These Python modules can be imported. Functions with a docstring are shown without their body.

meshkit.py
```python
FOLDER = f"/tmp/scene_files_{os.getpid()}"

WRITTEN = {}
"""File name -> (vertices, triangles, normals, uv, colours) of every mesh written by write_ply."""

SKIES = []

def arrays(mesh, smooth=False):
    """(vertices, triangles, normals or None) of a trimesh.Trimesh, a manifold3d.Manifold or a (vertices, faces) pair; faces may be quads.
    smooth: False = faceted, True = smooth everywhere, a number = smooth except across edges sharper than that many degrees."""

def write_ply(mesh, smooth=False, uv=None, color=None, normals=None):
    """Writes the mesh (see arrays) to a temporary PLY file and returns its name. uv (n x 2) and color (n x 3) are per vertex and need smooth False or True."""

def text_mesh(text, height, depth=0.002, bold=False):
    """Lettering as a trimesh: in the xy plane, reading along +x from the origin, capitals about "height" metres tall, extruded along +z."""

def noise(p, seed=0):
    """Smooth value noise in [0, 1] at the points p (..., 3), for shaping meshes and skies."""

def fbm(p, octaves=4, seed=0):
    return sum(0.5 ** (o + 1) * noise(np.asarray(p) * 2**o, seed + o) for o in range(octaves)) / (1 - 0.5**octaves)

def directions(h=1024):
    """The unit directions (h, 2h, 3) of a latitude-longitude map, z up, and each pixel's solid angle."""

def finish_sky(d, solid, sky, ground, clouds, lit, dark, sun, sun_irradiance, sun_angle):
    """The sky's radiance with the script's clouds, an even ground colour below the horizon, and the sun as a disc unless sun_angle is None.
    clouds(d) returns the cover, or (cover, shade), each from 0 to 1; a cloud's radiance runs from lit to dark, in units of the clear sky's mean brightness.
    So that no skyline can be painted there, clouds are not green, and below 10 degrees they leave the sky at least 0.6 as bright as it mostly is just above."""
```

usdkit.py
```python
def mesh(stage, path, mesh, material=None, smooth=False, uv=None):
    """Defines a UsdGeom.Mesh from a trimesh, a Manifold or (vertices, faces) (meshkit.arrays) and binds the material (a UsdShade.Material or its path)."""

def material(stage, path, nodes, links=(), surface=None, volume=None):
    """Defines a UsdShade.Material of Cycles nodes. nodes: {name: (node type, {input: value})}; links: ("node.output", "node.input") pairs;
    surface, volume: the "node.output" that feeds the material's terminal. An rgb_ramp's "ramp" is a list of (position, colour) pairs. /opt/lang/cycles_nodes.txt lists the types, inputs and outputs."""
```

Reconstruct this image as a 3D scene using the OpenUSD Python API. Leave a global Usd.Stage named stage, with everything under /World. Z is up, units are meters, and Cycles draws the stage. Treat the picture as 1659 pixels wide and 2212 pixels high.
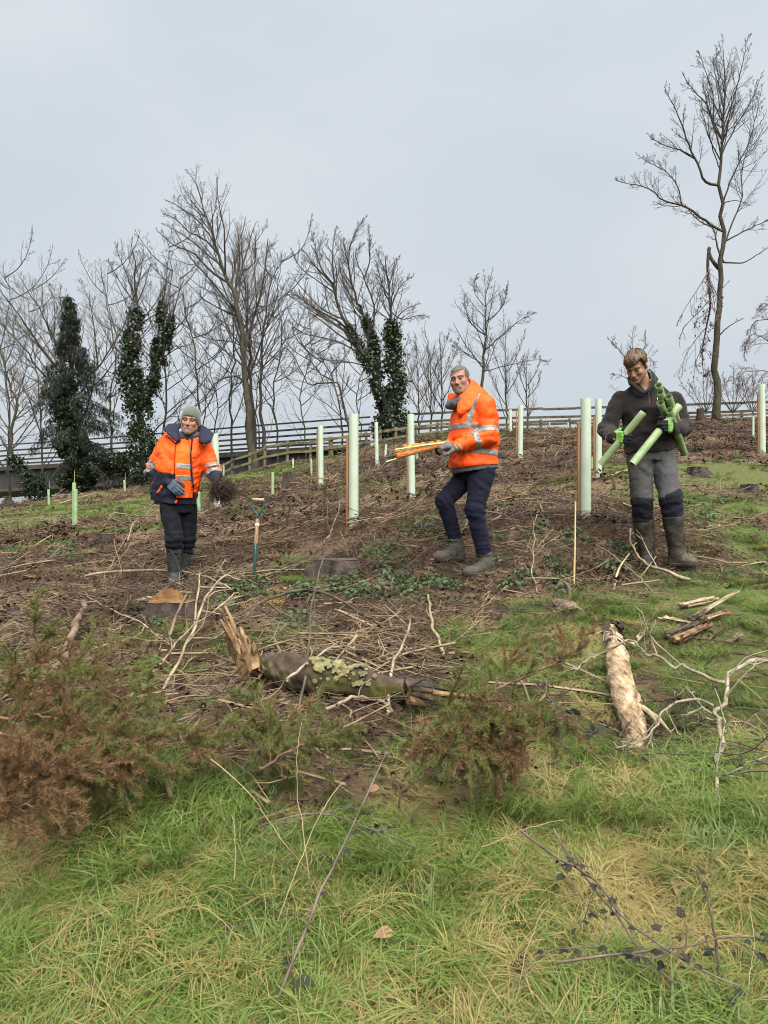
import math, random
import numpy as np, trimesh
from scipy.interpolate import RBFInterpolator, RegularGridInterpolator
from scipy.spatial import cKDTree
import usdkit, meshkit
from pxr import Usd, UsdGeom, UsdLux, UsdShade, Gf, Sdf, Vt

random.seed(7); np.random.seed(7)
stage = Usd.Stage.CreateInMemory()
UsdGeom.SetStageUpAxis(stage, "Z"); UsdGeom.SetStageMetersPerUnit(stage, 1.0)
UsdGeom.Xform.Define(stage, "/World")
UsdGeom.Scope.Define(stage, "/World/Looks")

# ---------------------------------------------------------------- camera, sky, sun, exposure
EYE = 1.6
FPX = 1659.0                      # focal length in units of the picture's width (1659 wide survey grid)
cam = UsdGeom.Camera.Define(stage, "/World/camera")
cam.AddTranslateOp().Set((0, 0, EYE)); cam.AddRotateXOp().Set(90.0)
cam.CreateHorizontalApertureAttr(26.0); cam.CreateVerticalApertureAttr(26.0 * 4 / 3); cam.CreateFocalLengthAttr(26.0)
cam.CreateClippingRangeAttr((0.05, 20000.0))
cam.CreateExposureAttr(3.17)

SUN_EL, SUN_AZ = math.radians(58), math.radians(160)   # behind the photographer's right shoulder, under full cloud
dome = UsdLux.DomeLight.Define(stage, "/World/sky")
dome.CreateIntensityAttr(1.0)
sky_mat = usdkit.material(stage, "/World/Looks/overcast_sky", {
    "tc": ("texture_coordinate", {}),
    "sky": ("sky_texture", {"sky_type": "single_scattering", "sun_disc": False, "sun_elevation": SUN_EL, "sun_rotation": SUN_AZ, "aerosol_density": 3.0}),
    "mp": ("mapping", {"scale": (1.0, 1.0, 2.2)}),
    "n1": ("noise_texture", {"scale": 1.7, "detail": 4.0, "roughness": 0.5, "distortion": 0.3}),
    "cl": ("rgb_ramp", {"ramp": [(0.28, (1.07, 1.21, 1.34)), (0.5, (1.25, 1.375, 1.485)), (0.72, (1.40, 1.495, 1.58))]}),
    "xyz": ("separate_xyz", {}),
    "el": ("map_range", {"from_min": 0.0, "from_max": 1.0, "to_min": 1.0, "to_max": 1.3, "clamp": True}),
    "lift": ("vector_math", {"math_type": "scale"}),
    "mx": ("mix_color", {"fac": 0.975, "use_clamp": False}),
    "bg": ("background_shader", {"strength": 0.05}),
}, [("tc.generated", "mp.vector"), ("mp.vector", "n1.vector"), ("n1.fac", "cl.fac"), ("tc.generated", "xyz.vector"), ("xyz.z", "el.value"),
    ("cl.color", "lift.vector1"), ("el.result", "lift.scale"), ("sky.color", "mx.a"), ("lift.vector", "mx.b"), ("mx.result", "bg.color")], surface="bg.background")
UsdShade.MaterialBindingAPI.Apply(dome.GetPrim()).Bind(sky_mat)
sun = UsdLux.DistantLight.Define(stage, "/World/sun")
sun.CreateIntensityAttr(0.4); sun.CreateAngleAttr(75.0); sun.CreateColorAttr((1.0, 0.965, 0.92))
sun.GetPrim().CreateAttribute("inputs:normalize", Sdf.ValueTypeNames.Bool).Set(True)
sun.AddRotateXYZOp().Set((90 - math.degrees(SUN_EL), 0, 180 - math.degrees(SUN_AZ)))

# ---------------------------------------------------------------- helpers
def P(u, v, d):
    """A point of the photograph at distance d in front of the camera (y forward, z up)."""
    return np.array([(u - 829.5) / FPX * d, d, EYE + (1106.0 - v) / FPX * d])

_used = {}
def free(parent, name):
    k = (parent, name); n = _used.get(k, 0); _used[k] = n + 1
    return f"{parent}/{name}" + (f"_{n:03d}" if n else "")

def mat(name, nodes, links, surface, **kw):
    return usdkit.material(stage, "/World/Looks/" + name, nodes, links, surface=surface, **kw)

def noisy(name, c1, c2, scale=8.0, detail=5.0, rough=0.8, bump=0.3, stretch=(1, 1, 1), dist=0.01, c3=None, island=0.0, spec=0.3, sheen=0.0, pos=(0.35, 0.65), trans=0.0):
    """Two or three colours mixed by noise in object space, with relief of the same noise."""
    ramp = [(pos[0], c1), (pos[1], c2)] if c3 is None else [(pos[0], c1), ((pos[0] + pos[1]) / 2, c2), (pos[1], c3)]
    N = {"tc": ("texture_coordinate", {}), "mp": ("mapping", {"scale": stretch}), "n": ("noise_texture", {"scale": scale, "detail": detail, "roughness": 0.62}),
         "r": ("rgb_ramp", {"ramp": ramp}), "b": ("bump", {"strength": bump, "distance": dist}),
         "p": ("principled_bsdf", {"roughness": rough, "specular_ior_level": spec, "sheen_weight": sheen})}
    L = [("tc.object", "mp.vector"), ("mp.vector", "n.vector"), ("n.fac", "r.fac")]
    out = "r.color"
    if island:
        N["g"] = ("geometry", {}); N["h"] = ("hsv", {}); N["mr"] = ("map_range", {"to_min": 1 - island, "to_max": 1 + island})
        L += [("g.random_per_island", "mr.value"), ("mr.result", "h.value"), (out, "h.color")]; out = "h.color"
    L += [(out, "p.base_color")]
    if bump: L += [("n.fac", "b.height"), ("b.normal", "p.normal")]
    s = "p.BSDF"
    if trans:
        N["t"] = ("translucent_bsdf", {}); N["m"] = ("mix_closure", {"fac": trans})
        L += [(out, "t.color"), ("p.BSDF", "m.closure1"), ("t.BSDF", "m.closure2")]; s = "m.closure"
    return mat(name, N, L, s)

def leafy(name, stops, rough=0.5, trans=0.3, spec=0.4, noise_scale=None):
    """Leaves, needles, blades: each island takes its own colour from the ramp."""
    N = {"g": ("geometry", {}), "r": ("rgb_ramp", {"ramp": stops}), "p": ("principled_bsdf", {"roughness": rough, "specular_ior_level": spec})}
    L = [("g.random_per_island", "r.fac"), ("r.color", "p.base_color")]
    if not trans: return mat(name, N, L, "p.BSDF")
    N["t"] = ("translucent_bsdf", {}); N["m"] = ("mix_closure", {"fac": trans})
    L += [("r.color", "t.color"), ("p.BSDF", "m.closure1"), ("t.BSDF", "m.closure2")]
    return mat(name, N, L, "m.closure")

def define(path, v, f, material, smooth=False):
    v = np.asarray(v, np.float32); f = np.asarray(f)
    m = UsdGeom.Mesh.Define(stage, path)
    m.CreatePointsAttr(Vt.Vec3fArray.FromNumpy(np.ascontiguousarray(v)))
    m.CreateFaceVertexCountsAttr(Vt.IntArray.FromNumpy(np.full(len(f), f.shape[1], np.int32)))
    m.CreateFaceVertexIndicesAttr(Vt.IntArray.FromNumpy(np.ascontiguousarray(f.astype(np.int32).ravel())))
    m.CreateSubdivisionSchemeAttr("none")
    if smooth:
        n = np.zeros_like(v, dtype=np.float64)
        a = v.astype(np.float64)
        fn = np.cross(a[f[:, 1]] - a[f[:, 0]], a[f[:, -1]] - a[f[:, 0]])
        for k in range(f.shape[1]):
            for c in range(3): n[:, c] += np.bincount(f[:, k], fn[:, c], len(v))
        n /= np.linalg.norm(n, axis=1, keepdims=True) + 1e-20
        m.CreateNormalsAttr(Vt.Vec3fArray.FromNumpy(n.astype(np.float32))); m.SetNormalsInterpolation("vertex")
    lo, hi = v.min(0), v.max(0)
    m.CreateExtentAttr([Gf.Vec3f(*map(float, lo)), Gf.Vec3f(*map(float, hi))])
    UsdShade.MaterialBindingAPI.Apply(m.GetPrim()).Bind(material)
    return m

class MB:
    """Collects triangles of one mesh."""
    def __init__(self): self.v, self.f, self.n = [], [], 0
    def add(self, v, f):
        f = np.asarray(f)
        if f.shape[1] == 4: f = np.vstack([f[:, [0, 1, 2]], f[:, [0, 2, 3]]])
        self.v.append(np.asarray(v, float)); self.f.append(f + self.n); self.n += len(v); return self
    def tri(self, m): return self.add(m.vertices, m.faces)
    def tubes(self, Pn, Rn, sides=5, cap=True):
        """Pn (N, n, 3) polylines with radii Rn (N, n)."""
        Pn, Rn = np.asarray(Pn, float), np.asarray(Rn, float)
        N, n = Pn.shape[:2]
        if N == 0: return self
        t = np.gradient(Pn, axis=1); t /= np.linalg.norm(t, axis=2, keepdims=True) + 1e-12
        ref = np.where(np.abs(t[:, :1, 2:]) < 0.8, [0, 0, 1.0], [1.0, 0.1, 0]); ref = np.broadcast_to(ref, t.shape)
        a = np.cross(t, ref); a /= np.linalg.norm(a, axis=2, keepdims=True) + 1e-12
        b = np.cross(t, a)
        ang = np.arange(sides) * 2 * np.pi / sides
        v = Pn[:, :, None] + Rn[:, :, None, None] * (np.cos(ang)[:, None] * a[:, :, None] + np.sin(ang)[:, None] * b[:, :, None])
        k = np.arange(N)[:, None, None] * n * sides; i = np.arange(n - 1)[None, :, None] * sides; j = np.arange(sides)[None, None, :]
        j2 = (j + 1) % sides
        q = np.stack([k + i + j, k + i + sides + j, k + i + sides + j2, k + i + j2], -1).reshape(-1, 4)
        f = np.vstack([q[:, [0, 1, 2]], q[:, [0, 2, 3]]])
        if cap:
            for e, flip in ((0, False), (n - 1, True)):
                base = np.arange(N) * n * sides + e * sides
                for s in range(1, sides - 1):
                    tr = np.stack([base, base + s, base + s + 1], 1)
                    f = np.vstack([f, tr[:, ::-1] if flip else tr])
        return self.add(v.reshape(-1, 3), f)
    def tube(self, pts, r, sides=6):
        pts = np.asarray(pts, float); r = np.broadcast_to(np.asarray(r, float), (len(pts),))
        return self.tubes(pts[None], r[None], sides)
    def box(self, size, at=(0, 0, 0), rot=None, chamfer=0.0):
        m = trimesh.creation.box(size) if not chamfer else rounded_box(size, chamfer)
        v = m.vertices
        if rot is not None: v = v @ np.asarray(rot).T
        return self.add(v + np.asarray(at), m.faces)
    def arrays(self): return np.vstack(self.v), np.vstack(self.f)
    def build(self, parent, name, material, smooth=False):
        v, f = self.arrays()
        return define(free(str(parent), name), v, f, material, smooth)

def rounded_box(size, c):
    s = np.asarray(size) / 2.0
    pts = []
    for sx in (-1, 1):
        for sy in (-1, 1):
            for sz in (-1, 1):
                for k in range(3):
                    q = s - c; q[k] = s[k]
                    pts.append(q * [sx, sy, sz])
    return trimesh.convex.convex_hull(np.array(pts))

def thing(name, label, cat, loc=(0, 0, 0), rotz=0.0, group=None, kind=None):
    x = UsdGeom.Xform.Define(stage, free("/World", name))
    if np.any(np.asarray(loc) != 0): x.AddTranslateOp().Set(tuple(float(c) for c in loc))
    if rotz: x.AddRotateZOp().Set(float(rotz))
    return tag(x, label, cat, group, kind)

def tag(x, label=None, cat=None, group=None, kind=None):
    p = x.GetPrim()
    for k, val in (("label", label), ("category", cat), ("group", group), ("kind", kind)):
        if val: p.SetCustomDataByKey(k, val)
    return x

def path(x): return str(x.GetPath())

def rot_to(d):
    """3x3 whose z column is d."""
    d = np.asarray(d, float); d = d / np.linalg.norm(d)
    a = np.cross([0, 0, 1.0] if abs(d[2]) < 0.95 else [1.0, 0, 0], d); a /= np.linalg.norm(a)
    return np.stack([a, np.cross(d, a), d], 1)

def spline(pts, n):
    """Catmull-Rom through the points, n samples evenly in chord length."""
    p = np.asarray(pts, float)
    if len(p) == 2: return p[0] + (p[1] - p[0]) * np.linspace(0, 1, n)[:, None]
    c = np.concatenate([[0], np.cumsum(np.linalg.norm(np.diff(p, axis=0), axis=1))])
    from scipy.interpolate import PchipInterpolator
    return PchipInterpolator(c, p)(np.linspace(0, c[-1], n))
# ---------------------------------------------------------------- terrain: a slope that climbs away and to the right, then a crest and a valley
_ctl = []
def ctl(u, v, d): _ctl.append(P(u, v, d))
for x in (-4, -1.5, 0, 1.5, 4):
    for y in (-4, -1, 1.2): _ctl.append(np.array([x, y, -0.10 + 0.17 * y + 0.045 * x]))
for q in [(381, 1262, 7.3), (410, 1258, 7.3), (372, 1262, 7.2), (1031, 1247, 6.4), (967, 1207, 6.6), (1394, 1222, 6.45), (1474, 1224, 6.3), (764, 1135, 8.3), (693, 1058, 14.4), (1265, 1130, 7.4),
          (1293, 1030, 11.85), (890, 1072, 11.2), (1125, 995, 16.7), (1648, 980, 13.3), (814, 1010, 20.3), (162, 1145, 13.1), (106, 1100, 23), (270, 1078, 24),
          (588, 1085, 15.3), (672, 1037, 21), (633, 1025, 26), (375, 1335, 5.7), (548, 1251, 7.2), (640, 1530, 3.9), (1000, 1560, 3.8), (1340, 1600, 3.6), (1330, 1390, 4.6),
          (1225, 1330, 5.2), (150, 1450, 4.5), (100, 1700, 3.0), (300, 1560, 3.7), (1102, 950, 25), (1500, 926, 27), (1500, 913, 33), (1300, 930, 33), (1150, 936, 33), (1000, 942, 32.5),
          (900, 948, 32), (800, 968, 31.5), (700, 992, 31), (600, 1010, 31), (500, 1030, 31), (400, 1047, 31), (250, 1062, 31), (150, 1080, 30), (70, 1094, 30), (0, 1103, 30), (-120, 1112, 30),
          (1659, 914, 33), (1800, 908, 33), (1900, 1000, 14), (1600, 1130, 8.8), (-60, 1230, 8.5), (60, 1330, 5.6), (1650, 1330, 5.0), (1640, 1700, 3.0), (830, 1900, 2.35)]:
    ctl(*q)
# beyond the crest: level road at the right, falling to a valley on the left
for u, z in ((-300, -1.8), (0, -0.6), (300, 0.9), (600, 2.6), (900, 4.2), (1200, 5.0), (1659, 5.5), (2000, 5.6)):
    for d in (38, 46, 60): _ctl.append(np.array([(u - 829.5) / FPX * d, d, z - (d - 38) * (0.09 if u < 700 else 0.02)]))
_ctl = np.array(_ctl)
_rbf = RBFInterpolator(_ctl[:, :2] * [1.0, 1.0], _ctl[:, 2], kernel="thin_plate_spline", smoothing=0.12, neighbors=None)
_gx, _gy = np.linspace(-46, 46, 231), np.linspace(-6, 66, 241)
_XX, _YY = np.meshgrid(_gx, _gy, indexing="ij")
_base = _rbf(np.stack([_XX.ravel(), _YY.ravel()], 1)).reshape(_XX.shape)
_edge = np.clip(np.minimum.reduce([(_XX + 46) / 14, (46 - _XX) / 14, (66 - _YY) / 12, np.ones_like(_XX)]), 0, 1)
_edge = _edge * _edge * (3 - 2 * _edge)
_plain = np.where(_XX < 0, -3.0, -3.0)
_base = _base * _edge + _plain * (1 - _edge)
_terr = RegularGridInterpolator((_gx, _gy), _base, bounds_error=False, fill_value=None)

def ground(x, y, rough=True):
    x, y = np.asarray(x, float), np.asarray(y, float)
    z = _terr(np.stack([np.clip(x, -46, 46), np.clip(y, -6, 66)], -1))
    if rough:
        q = np.stack([x, y, np.zeros_like(x)], -1)
        near = np.exp(-np.maximum(np.hypot(x, y) - 14, 0) / 16)
        z = z + ((meshkit.fbm(q * 1.1, 3, 3) - 0.5) * 0.16 + (meshkit.fbm(q * 4.5, 3, 11) - 0.5) * 0.07) * (0.35 + 0.65 * near) * np.clip((60 - y) / 20, 0, 1)
    return z
def G(u, v, d):
    """The point of the ground under the photograph's column u at distance d (v is only a reminder)."""
    x = (u - 829.5) / FPX * d
    return np.array([x, d, float(ground(x, d))])
def hit(u, v, lo=1.2, hi=60.0):
    """Where the line of sight through (u, v) meets the ground."""
    d = np.geomspace(lo, hi, 900)
    gap = EYE + (1106.0 - v) / FPX * d - ground((u - 829.5) / FPX * d, d)
    k = np.nonzero(gap <= 0)[0]
    d = d[k[0]] if len(k) else hi
    return G(u, v, d)

def _axis(parts): return np.unique(np.concatenate([np.arange(a, b, s) for a, b, s in parts]).round(4))
_sx = np.concatenate([-np.geomspace(3000, 50, 24), np.arange(-46, -12, 0.8), np.arange(-12, -4, 0.2), np.arange(-4, 4, 0.055), np.arange(4, 12, 0.2), np.arange(12, 46.1, 0.8), np.geomspace(50, 3000, 24)])
_sy = np.concatenate([-np.geomspace(3000, 8, 20), np.arange(-6, 1, 0.35), np.arange(1, 9.5, 0.055), np.arange(9.5, 20, 0.14), np.arange(20, 45, 0.4), np.arange(45, 66.1, 1.0), np.geomspace(70, 4000, 26)])
_X, _Y = np.meshgrid(_sx, _sy, indexing="ij")
_Z = ground(_X, _Y)
_far = np.clip((np.maximum(np.abs(_X) - 46, np.maximum(_Y - 66, -6 - _Y))) / 100, 0, 1)
_Z = np.where(_far > 0, np.where(_Y < -6, _Z * (1 - _far) - 3 * _far, _Z), _Z)
_nx, _ny = _X.shape
_i = (np.arange(_nx - 1)[:, None] * _ny + np.arange(_ny - 1)[None]).ravel()
_gf = np.stack([_i, _i + _ny, _i + _ny + 1, _i + 1], 1)

# where grass grows and where the felled brush lies bare, shared by the ground's colour and the plants on it
def grassiness(x, y):
    x, y = np.asarray(x, float), np.asarray(y, float)
    q = np.stack([x, y, np.zeros_like(x)], -1)
    n = meshkit.fbm(q * 0.9, 4, 21)
    n2 = meshkit.fbm(q * 0.35, 3, 5)
    u, bound = x / np.maximum(y, 0.5) * FPX + 829.5, 0
    near = np.clip((3.35 + 0.55 * np.clip((x - 0.1) / 0.8, 0, 3) - y) / 0.7, -1.2, 1)     # lush at the photographer's feet and further up on the right
    near = np.where(x < -0.2, np.clip((3.05 - y) / 0.5, -1.2, 1), near)
    right = np.exp(-((x - 2.9) / 1.3) ** 2 - ((y - 5.0) / 1.1) ** 2) * 1.5 + np.exp(-((x - .85) / .55) ** 2 - ((y - 4.7) / .8) ** 2) * 1.15 + np.exp(-((x + .85) / .35) ** 2 - ((y - 7.0) / .5) ** 2) * .8 + np.exp(-((x - 3.9) / .9) ** 2 - ((y - 7.2) / .7) ** 2) * .9
    hillr = np.exp(-((x - 4.6) / 2.0) ** 2 - ((y - 10.2) / 2.2) ** 2) * 1.3
    left = np.exp(-((x + 8.5) / 5.0) ** 2 - ((y - 17) / 7.0) ** 2) * 1.9
    crest = np.clip((y - 15) / 12, 0, 1) * 0.55 * (x < 8) + 0.12 * np.clip((y - 5.0) / 2, 0, 1) + np.clip((3.0 + .12 * x - y) / .4, 0, 1) * .9 * (np.abs(x - .05) + .9 > .2)
    return np.clip(0.5 * near + (n - 0.5) * 2.8 + (n2 - 0.5) * 0.9 + 0.06 + right + hillr + left + crest + np.clip(x - 1.2, 0, 1.0) * np.clip(5.4 - y, 0, 1) * 0.6, 0, 1)
_gr = grassiness(_X, _Y)
_gr = np.where((np.abs(_X) > 40) | (_Y > 60) | (_Y < -5), 0.7, _gr)

M_ground = mat("hillside_earth", {
    "tc": ("texture_coordinate", {}), "at": ("attribute", {"attribute": "grassy"}),
    "n1": ("noise_texture", {"scale": 2.2, "detail": 8.0, "roughness": 0.7}), "n2": ("noise_texture", {"scale": 26.0, "detail": 6.0, "roughness": 0.75}),
    "n3": ("noise_texture", {"scale": 90.0, "detail": 3.0, "roughness": 0.7}),
    "e1": ("rgb_ramp", {"ramp": [(0.30, (0.034, 0.021, 0.013)), (0.5, (0.078, 0.050, 0.029)), (0.68, (0.150, 0.102, 0.062))]}),
    "e2": ("rgb_ramp", {"ramp": [(0.30, (0.035, 0.022, 0.014)), (0.52, (0.10, 0.068, 0.042)), (0.72, (0.20, 0.15, 0.095))]}),
    "em": ("mix_color", {"fac": 0.5}),
    "g1": ("rgb_ramp", {"ramp": [(0.3, (0.036, 0.040, 0.014)), (0.55, (0.066, 0.075, 0.022)), (0.75, (0.13, 0.115, 0.045))]}),
    "ad": ("math", {"math_type": "add"}), "sm": ("map_range", {"range_type": "smoothstep", "from_min": 0.72, "from_max": 1.15, "clamp": True}),
    "gm": ("mix_color", {}), "b": ("bump", {"strength": 0.9, "distance": 0.03}), "p": ("principled_bsdf", {"roughness": 0.95, "specular_ior_level": 0.15})},
    [("tc.object", "n1.vector"), ("tc.object", "n2.vector"), ("tc.object", "n3.vector"), ("n1.fac", "e1.fac"), ("n2.fac", "e2.fac"), ("e1.color", "em.a"), ("e2.color", "em.b"),
     ("n2.fac", "g1.fac"), ("at.fac", "ad.value1"), ("n1.fac", "ad.value2"), ("ad.value", "sm.value"), ("sm.result", "gm.fac"), ("em.result", "gm.a"), ("g1.color", "gm.b"),
     ("gm.result", "p.base_color"), ("n2.fac", "b.height"), ("b.normal", "p.normal")], "p.BSDF")
_g = define("/World/ground", np.stack([_X.ravel(), _Y.ravel(), _Z.ravel()], 1), _gf, M_ground, True)
UsdGeom.PrimvarsAPI(_g).CreatePrimvar("grassy", Sdf.ValueTypeNames.FloatArray, "vertex").Set(Vt.FloatArray.FromNumpy(_gr.ravel().astype(np.float32)))
tag(_g, "brown brush-strewn hillside with patches of green grass", "hillside", kind="structure")
# ---------------------------------------------------------------- trees
M_bark = noisy("grey_brown_bark", (0.010, 0.0085, 0.007), (0.032, 0.026, 0.019), 9, 6, 0.95, 0.6, (1, 1, 0.25), 0.02)
M_bark_moss = noisy("mossy_bark", (0.013, 0.012, 0.008), (0.046, 0.041, 0.022), 7, 6, 0.95, 0.6, (1, 1, 0.3), 0.02)
M_twig_dark = noisy("winter_twigs", (0.020, 0.017, 0.015), (0.050, 0.041, 0.035), 3, 3, 0.9, 0.0)
M_twig_pale = noisy("pale_twigs", (0.034, 0.028, 0.022), (0.080, 0.066, 0.050), 3, 3, 0.9, 0.0)
M_birch_twig = noisy("purple_birch_twigs", (0.05, 0.036, 0.034), (0.10, 0.075, 0.072), 3, 3, 0.9, 0.0)
M_splinter = noisy("fresh_split_wood", (0.22, 0.13, 0.06), (0.45, 0.30, 0.15), 14, 5, 0.8, 0.5, (1, 1, 0.15))
M_ivy = leafy("ivy_leaves", [(0, (0.012, 0.022, 0.007)), (0.4, (0.028, 0.046, 0.013)), (0.75, (0.062, 0.085, 0.022)), (1, (0.13, 0.145, 0.045))], 0.35, 0.15, 0.5)
M_conifer = leafy("conifer_needles", [(0, (0.008, 0.013, 0.006)), (0.6, (0.020, 0.029, 0.012)), (1, (0.048, 0.052, 0.020))], 0.6, 0.15, 0.3)

def grow(Pp, Rp, rng, k, t0, t1, lf, ang, trop, wander, n=6, rmin=0.006, rf=0.6, droop=0.0, Lmin=0.0, flat=0.75, vflat=1.0):
    """k side shoots on every parent polyline (N, m, 3): returns their polylines and radii."""
    N, m = Pp.shape[:2]
    if N == 0: return np.zeros((0, n, 3)), np.zeros((0, n))
    Lp = np.linalg.norm(np.diff(Pp, axis=1), axis=2).sum(1)
    t = (np.arange(k)[None] + rng.random((N, k))) / k * (t1 - t0) + t0
    x = t * (m - 1); i = np.minimum(x.astype(int), m - 2); fr = (x - i)[..., None]
    rows = np.arange(N)[:, None]
    A, B = Pp[rows, i], Pp[rows, i + 1]
    p0 = A * (1 - fr) + B * fr
    tan = (B - A); tan /= np.linalg.norm(tan, axis=2, keepdims=True) + 1e-9
    r0 = (Rp[rows, i] * (1 - fr[..., 0]) + Rp[rows, i + 1] * fr[..., 0])
    rand = rng.normal(size=tan.shape) * [1, flat, vflat]
    perp = rand - (rand * tan).sum(2, keepdims=True) * tan
    perp /= np.linalg.norm(perp, axis=2, keepdims=True) + 1e-9
    a = np.radians(ang) * (0.7 + 0.6 * rng.random((N, k, 1)))
    d = np.cos(a) * tan + np.sin(a) * perp
    L = Lp[:, None] * lf * (1.03 - t) ** 0.72 * 1.06 * (0.55 + 0.9 * rng.random((N, k)))
    keep = (L > Lmin).ravel()
    d, p0, L, r0 = d.reshape(-1, 3)[keep], p0.reshape(-1, 3)[keep], L.ravel()[keep], r0.ravel()[keep]
    pts = [p0]
    for s in range(n - 1):
        d = d + rng.normal(size=d.shape) * wander + [0, 0, trop - droop * s / (n - 1)]
        d /= np.linalg.norm(d, axis=1, keepdims=True)
        pts.append(pts[-1] + d * (L / (n - 1))[:, None])
    R = np.minimum(r0 * rf, 0.012 * L + 0.004)[:, None] * np.linspace(1, 0.25, n)[None]
    return np.stack(pts, 1), np.maximum(R, rmin)

def leaf_cloud(mb, rng, centers, size, spread, fold=True, up=0.3):
    """Small folded leaves (two triangles each) around the given points."""
    n = len(centers)
    c = centers + rng.normal(size=(n, 3)) * spread
    a = rng.normal(size=(n, 3)); a[:, 2] -= up; a /= np.linalg.norm(a, axis=1, keepdims=True)
    b = rng.normal(size=(n, 3)); b = np.cross(a, b); b /= np.linalg.norm(b, axis=1, keepdims=True) + 1e-9
    s = size * (0.6 + 0.8 * rng.random((n, 1)))
    nrm = np.cross(a, b)
    v = np.stack([c - a * s * 0.5, c + b * s * 0.45 + nrm * s * 0.12, c + a * s * 0.6, c - b * s * 0.45 + nrm * s * 0.12], 1).reshape(-1, 3)
    k = np.arange(n)[:, None] * 4
    return mb.add(v, np.vstack([k + [0, 1, 2], k + [0, 2, 3]]))

def along(pts, r, rng, n, t0=0.0, t1=1.0):
    """n points scattered on the skin of a tube."""
    m = len(pts); x = (t0 + (t1 - t0) * rng.random(n)) * (m - 1); i = np.minimum(x.astype(int), m - 2); f = (x - i)[:, None]
    c = pts[i] * (1 - f) + pts[i + 1] * f
    rr = (np.asarray(r)[i] * (1 - f[:, 0]) + np.asarray(r)[i + 1] * f[:, 0])
    dirs = rng.normal(size=(n, 3)); dirs[:, 2] *= 0.4; dirs /= np.linalg.norm(dirs, axis=1, keepdims=True)
    return c + dirs * rr[:, None]

def unit(*q):
    """Maps a zoomed crop (x0, y0, x1, y1 of the 1920-wide photograph, width shown) to the survey grid."""
    x0, y0, x1, y1, w = q
    s = (x1 - x0) / w
    return lambda zx, zy: ((x0 + zx * s) * 0.86406, (y0 + zy * s) * 0.86406)

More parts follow.
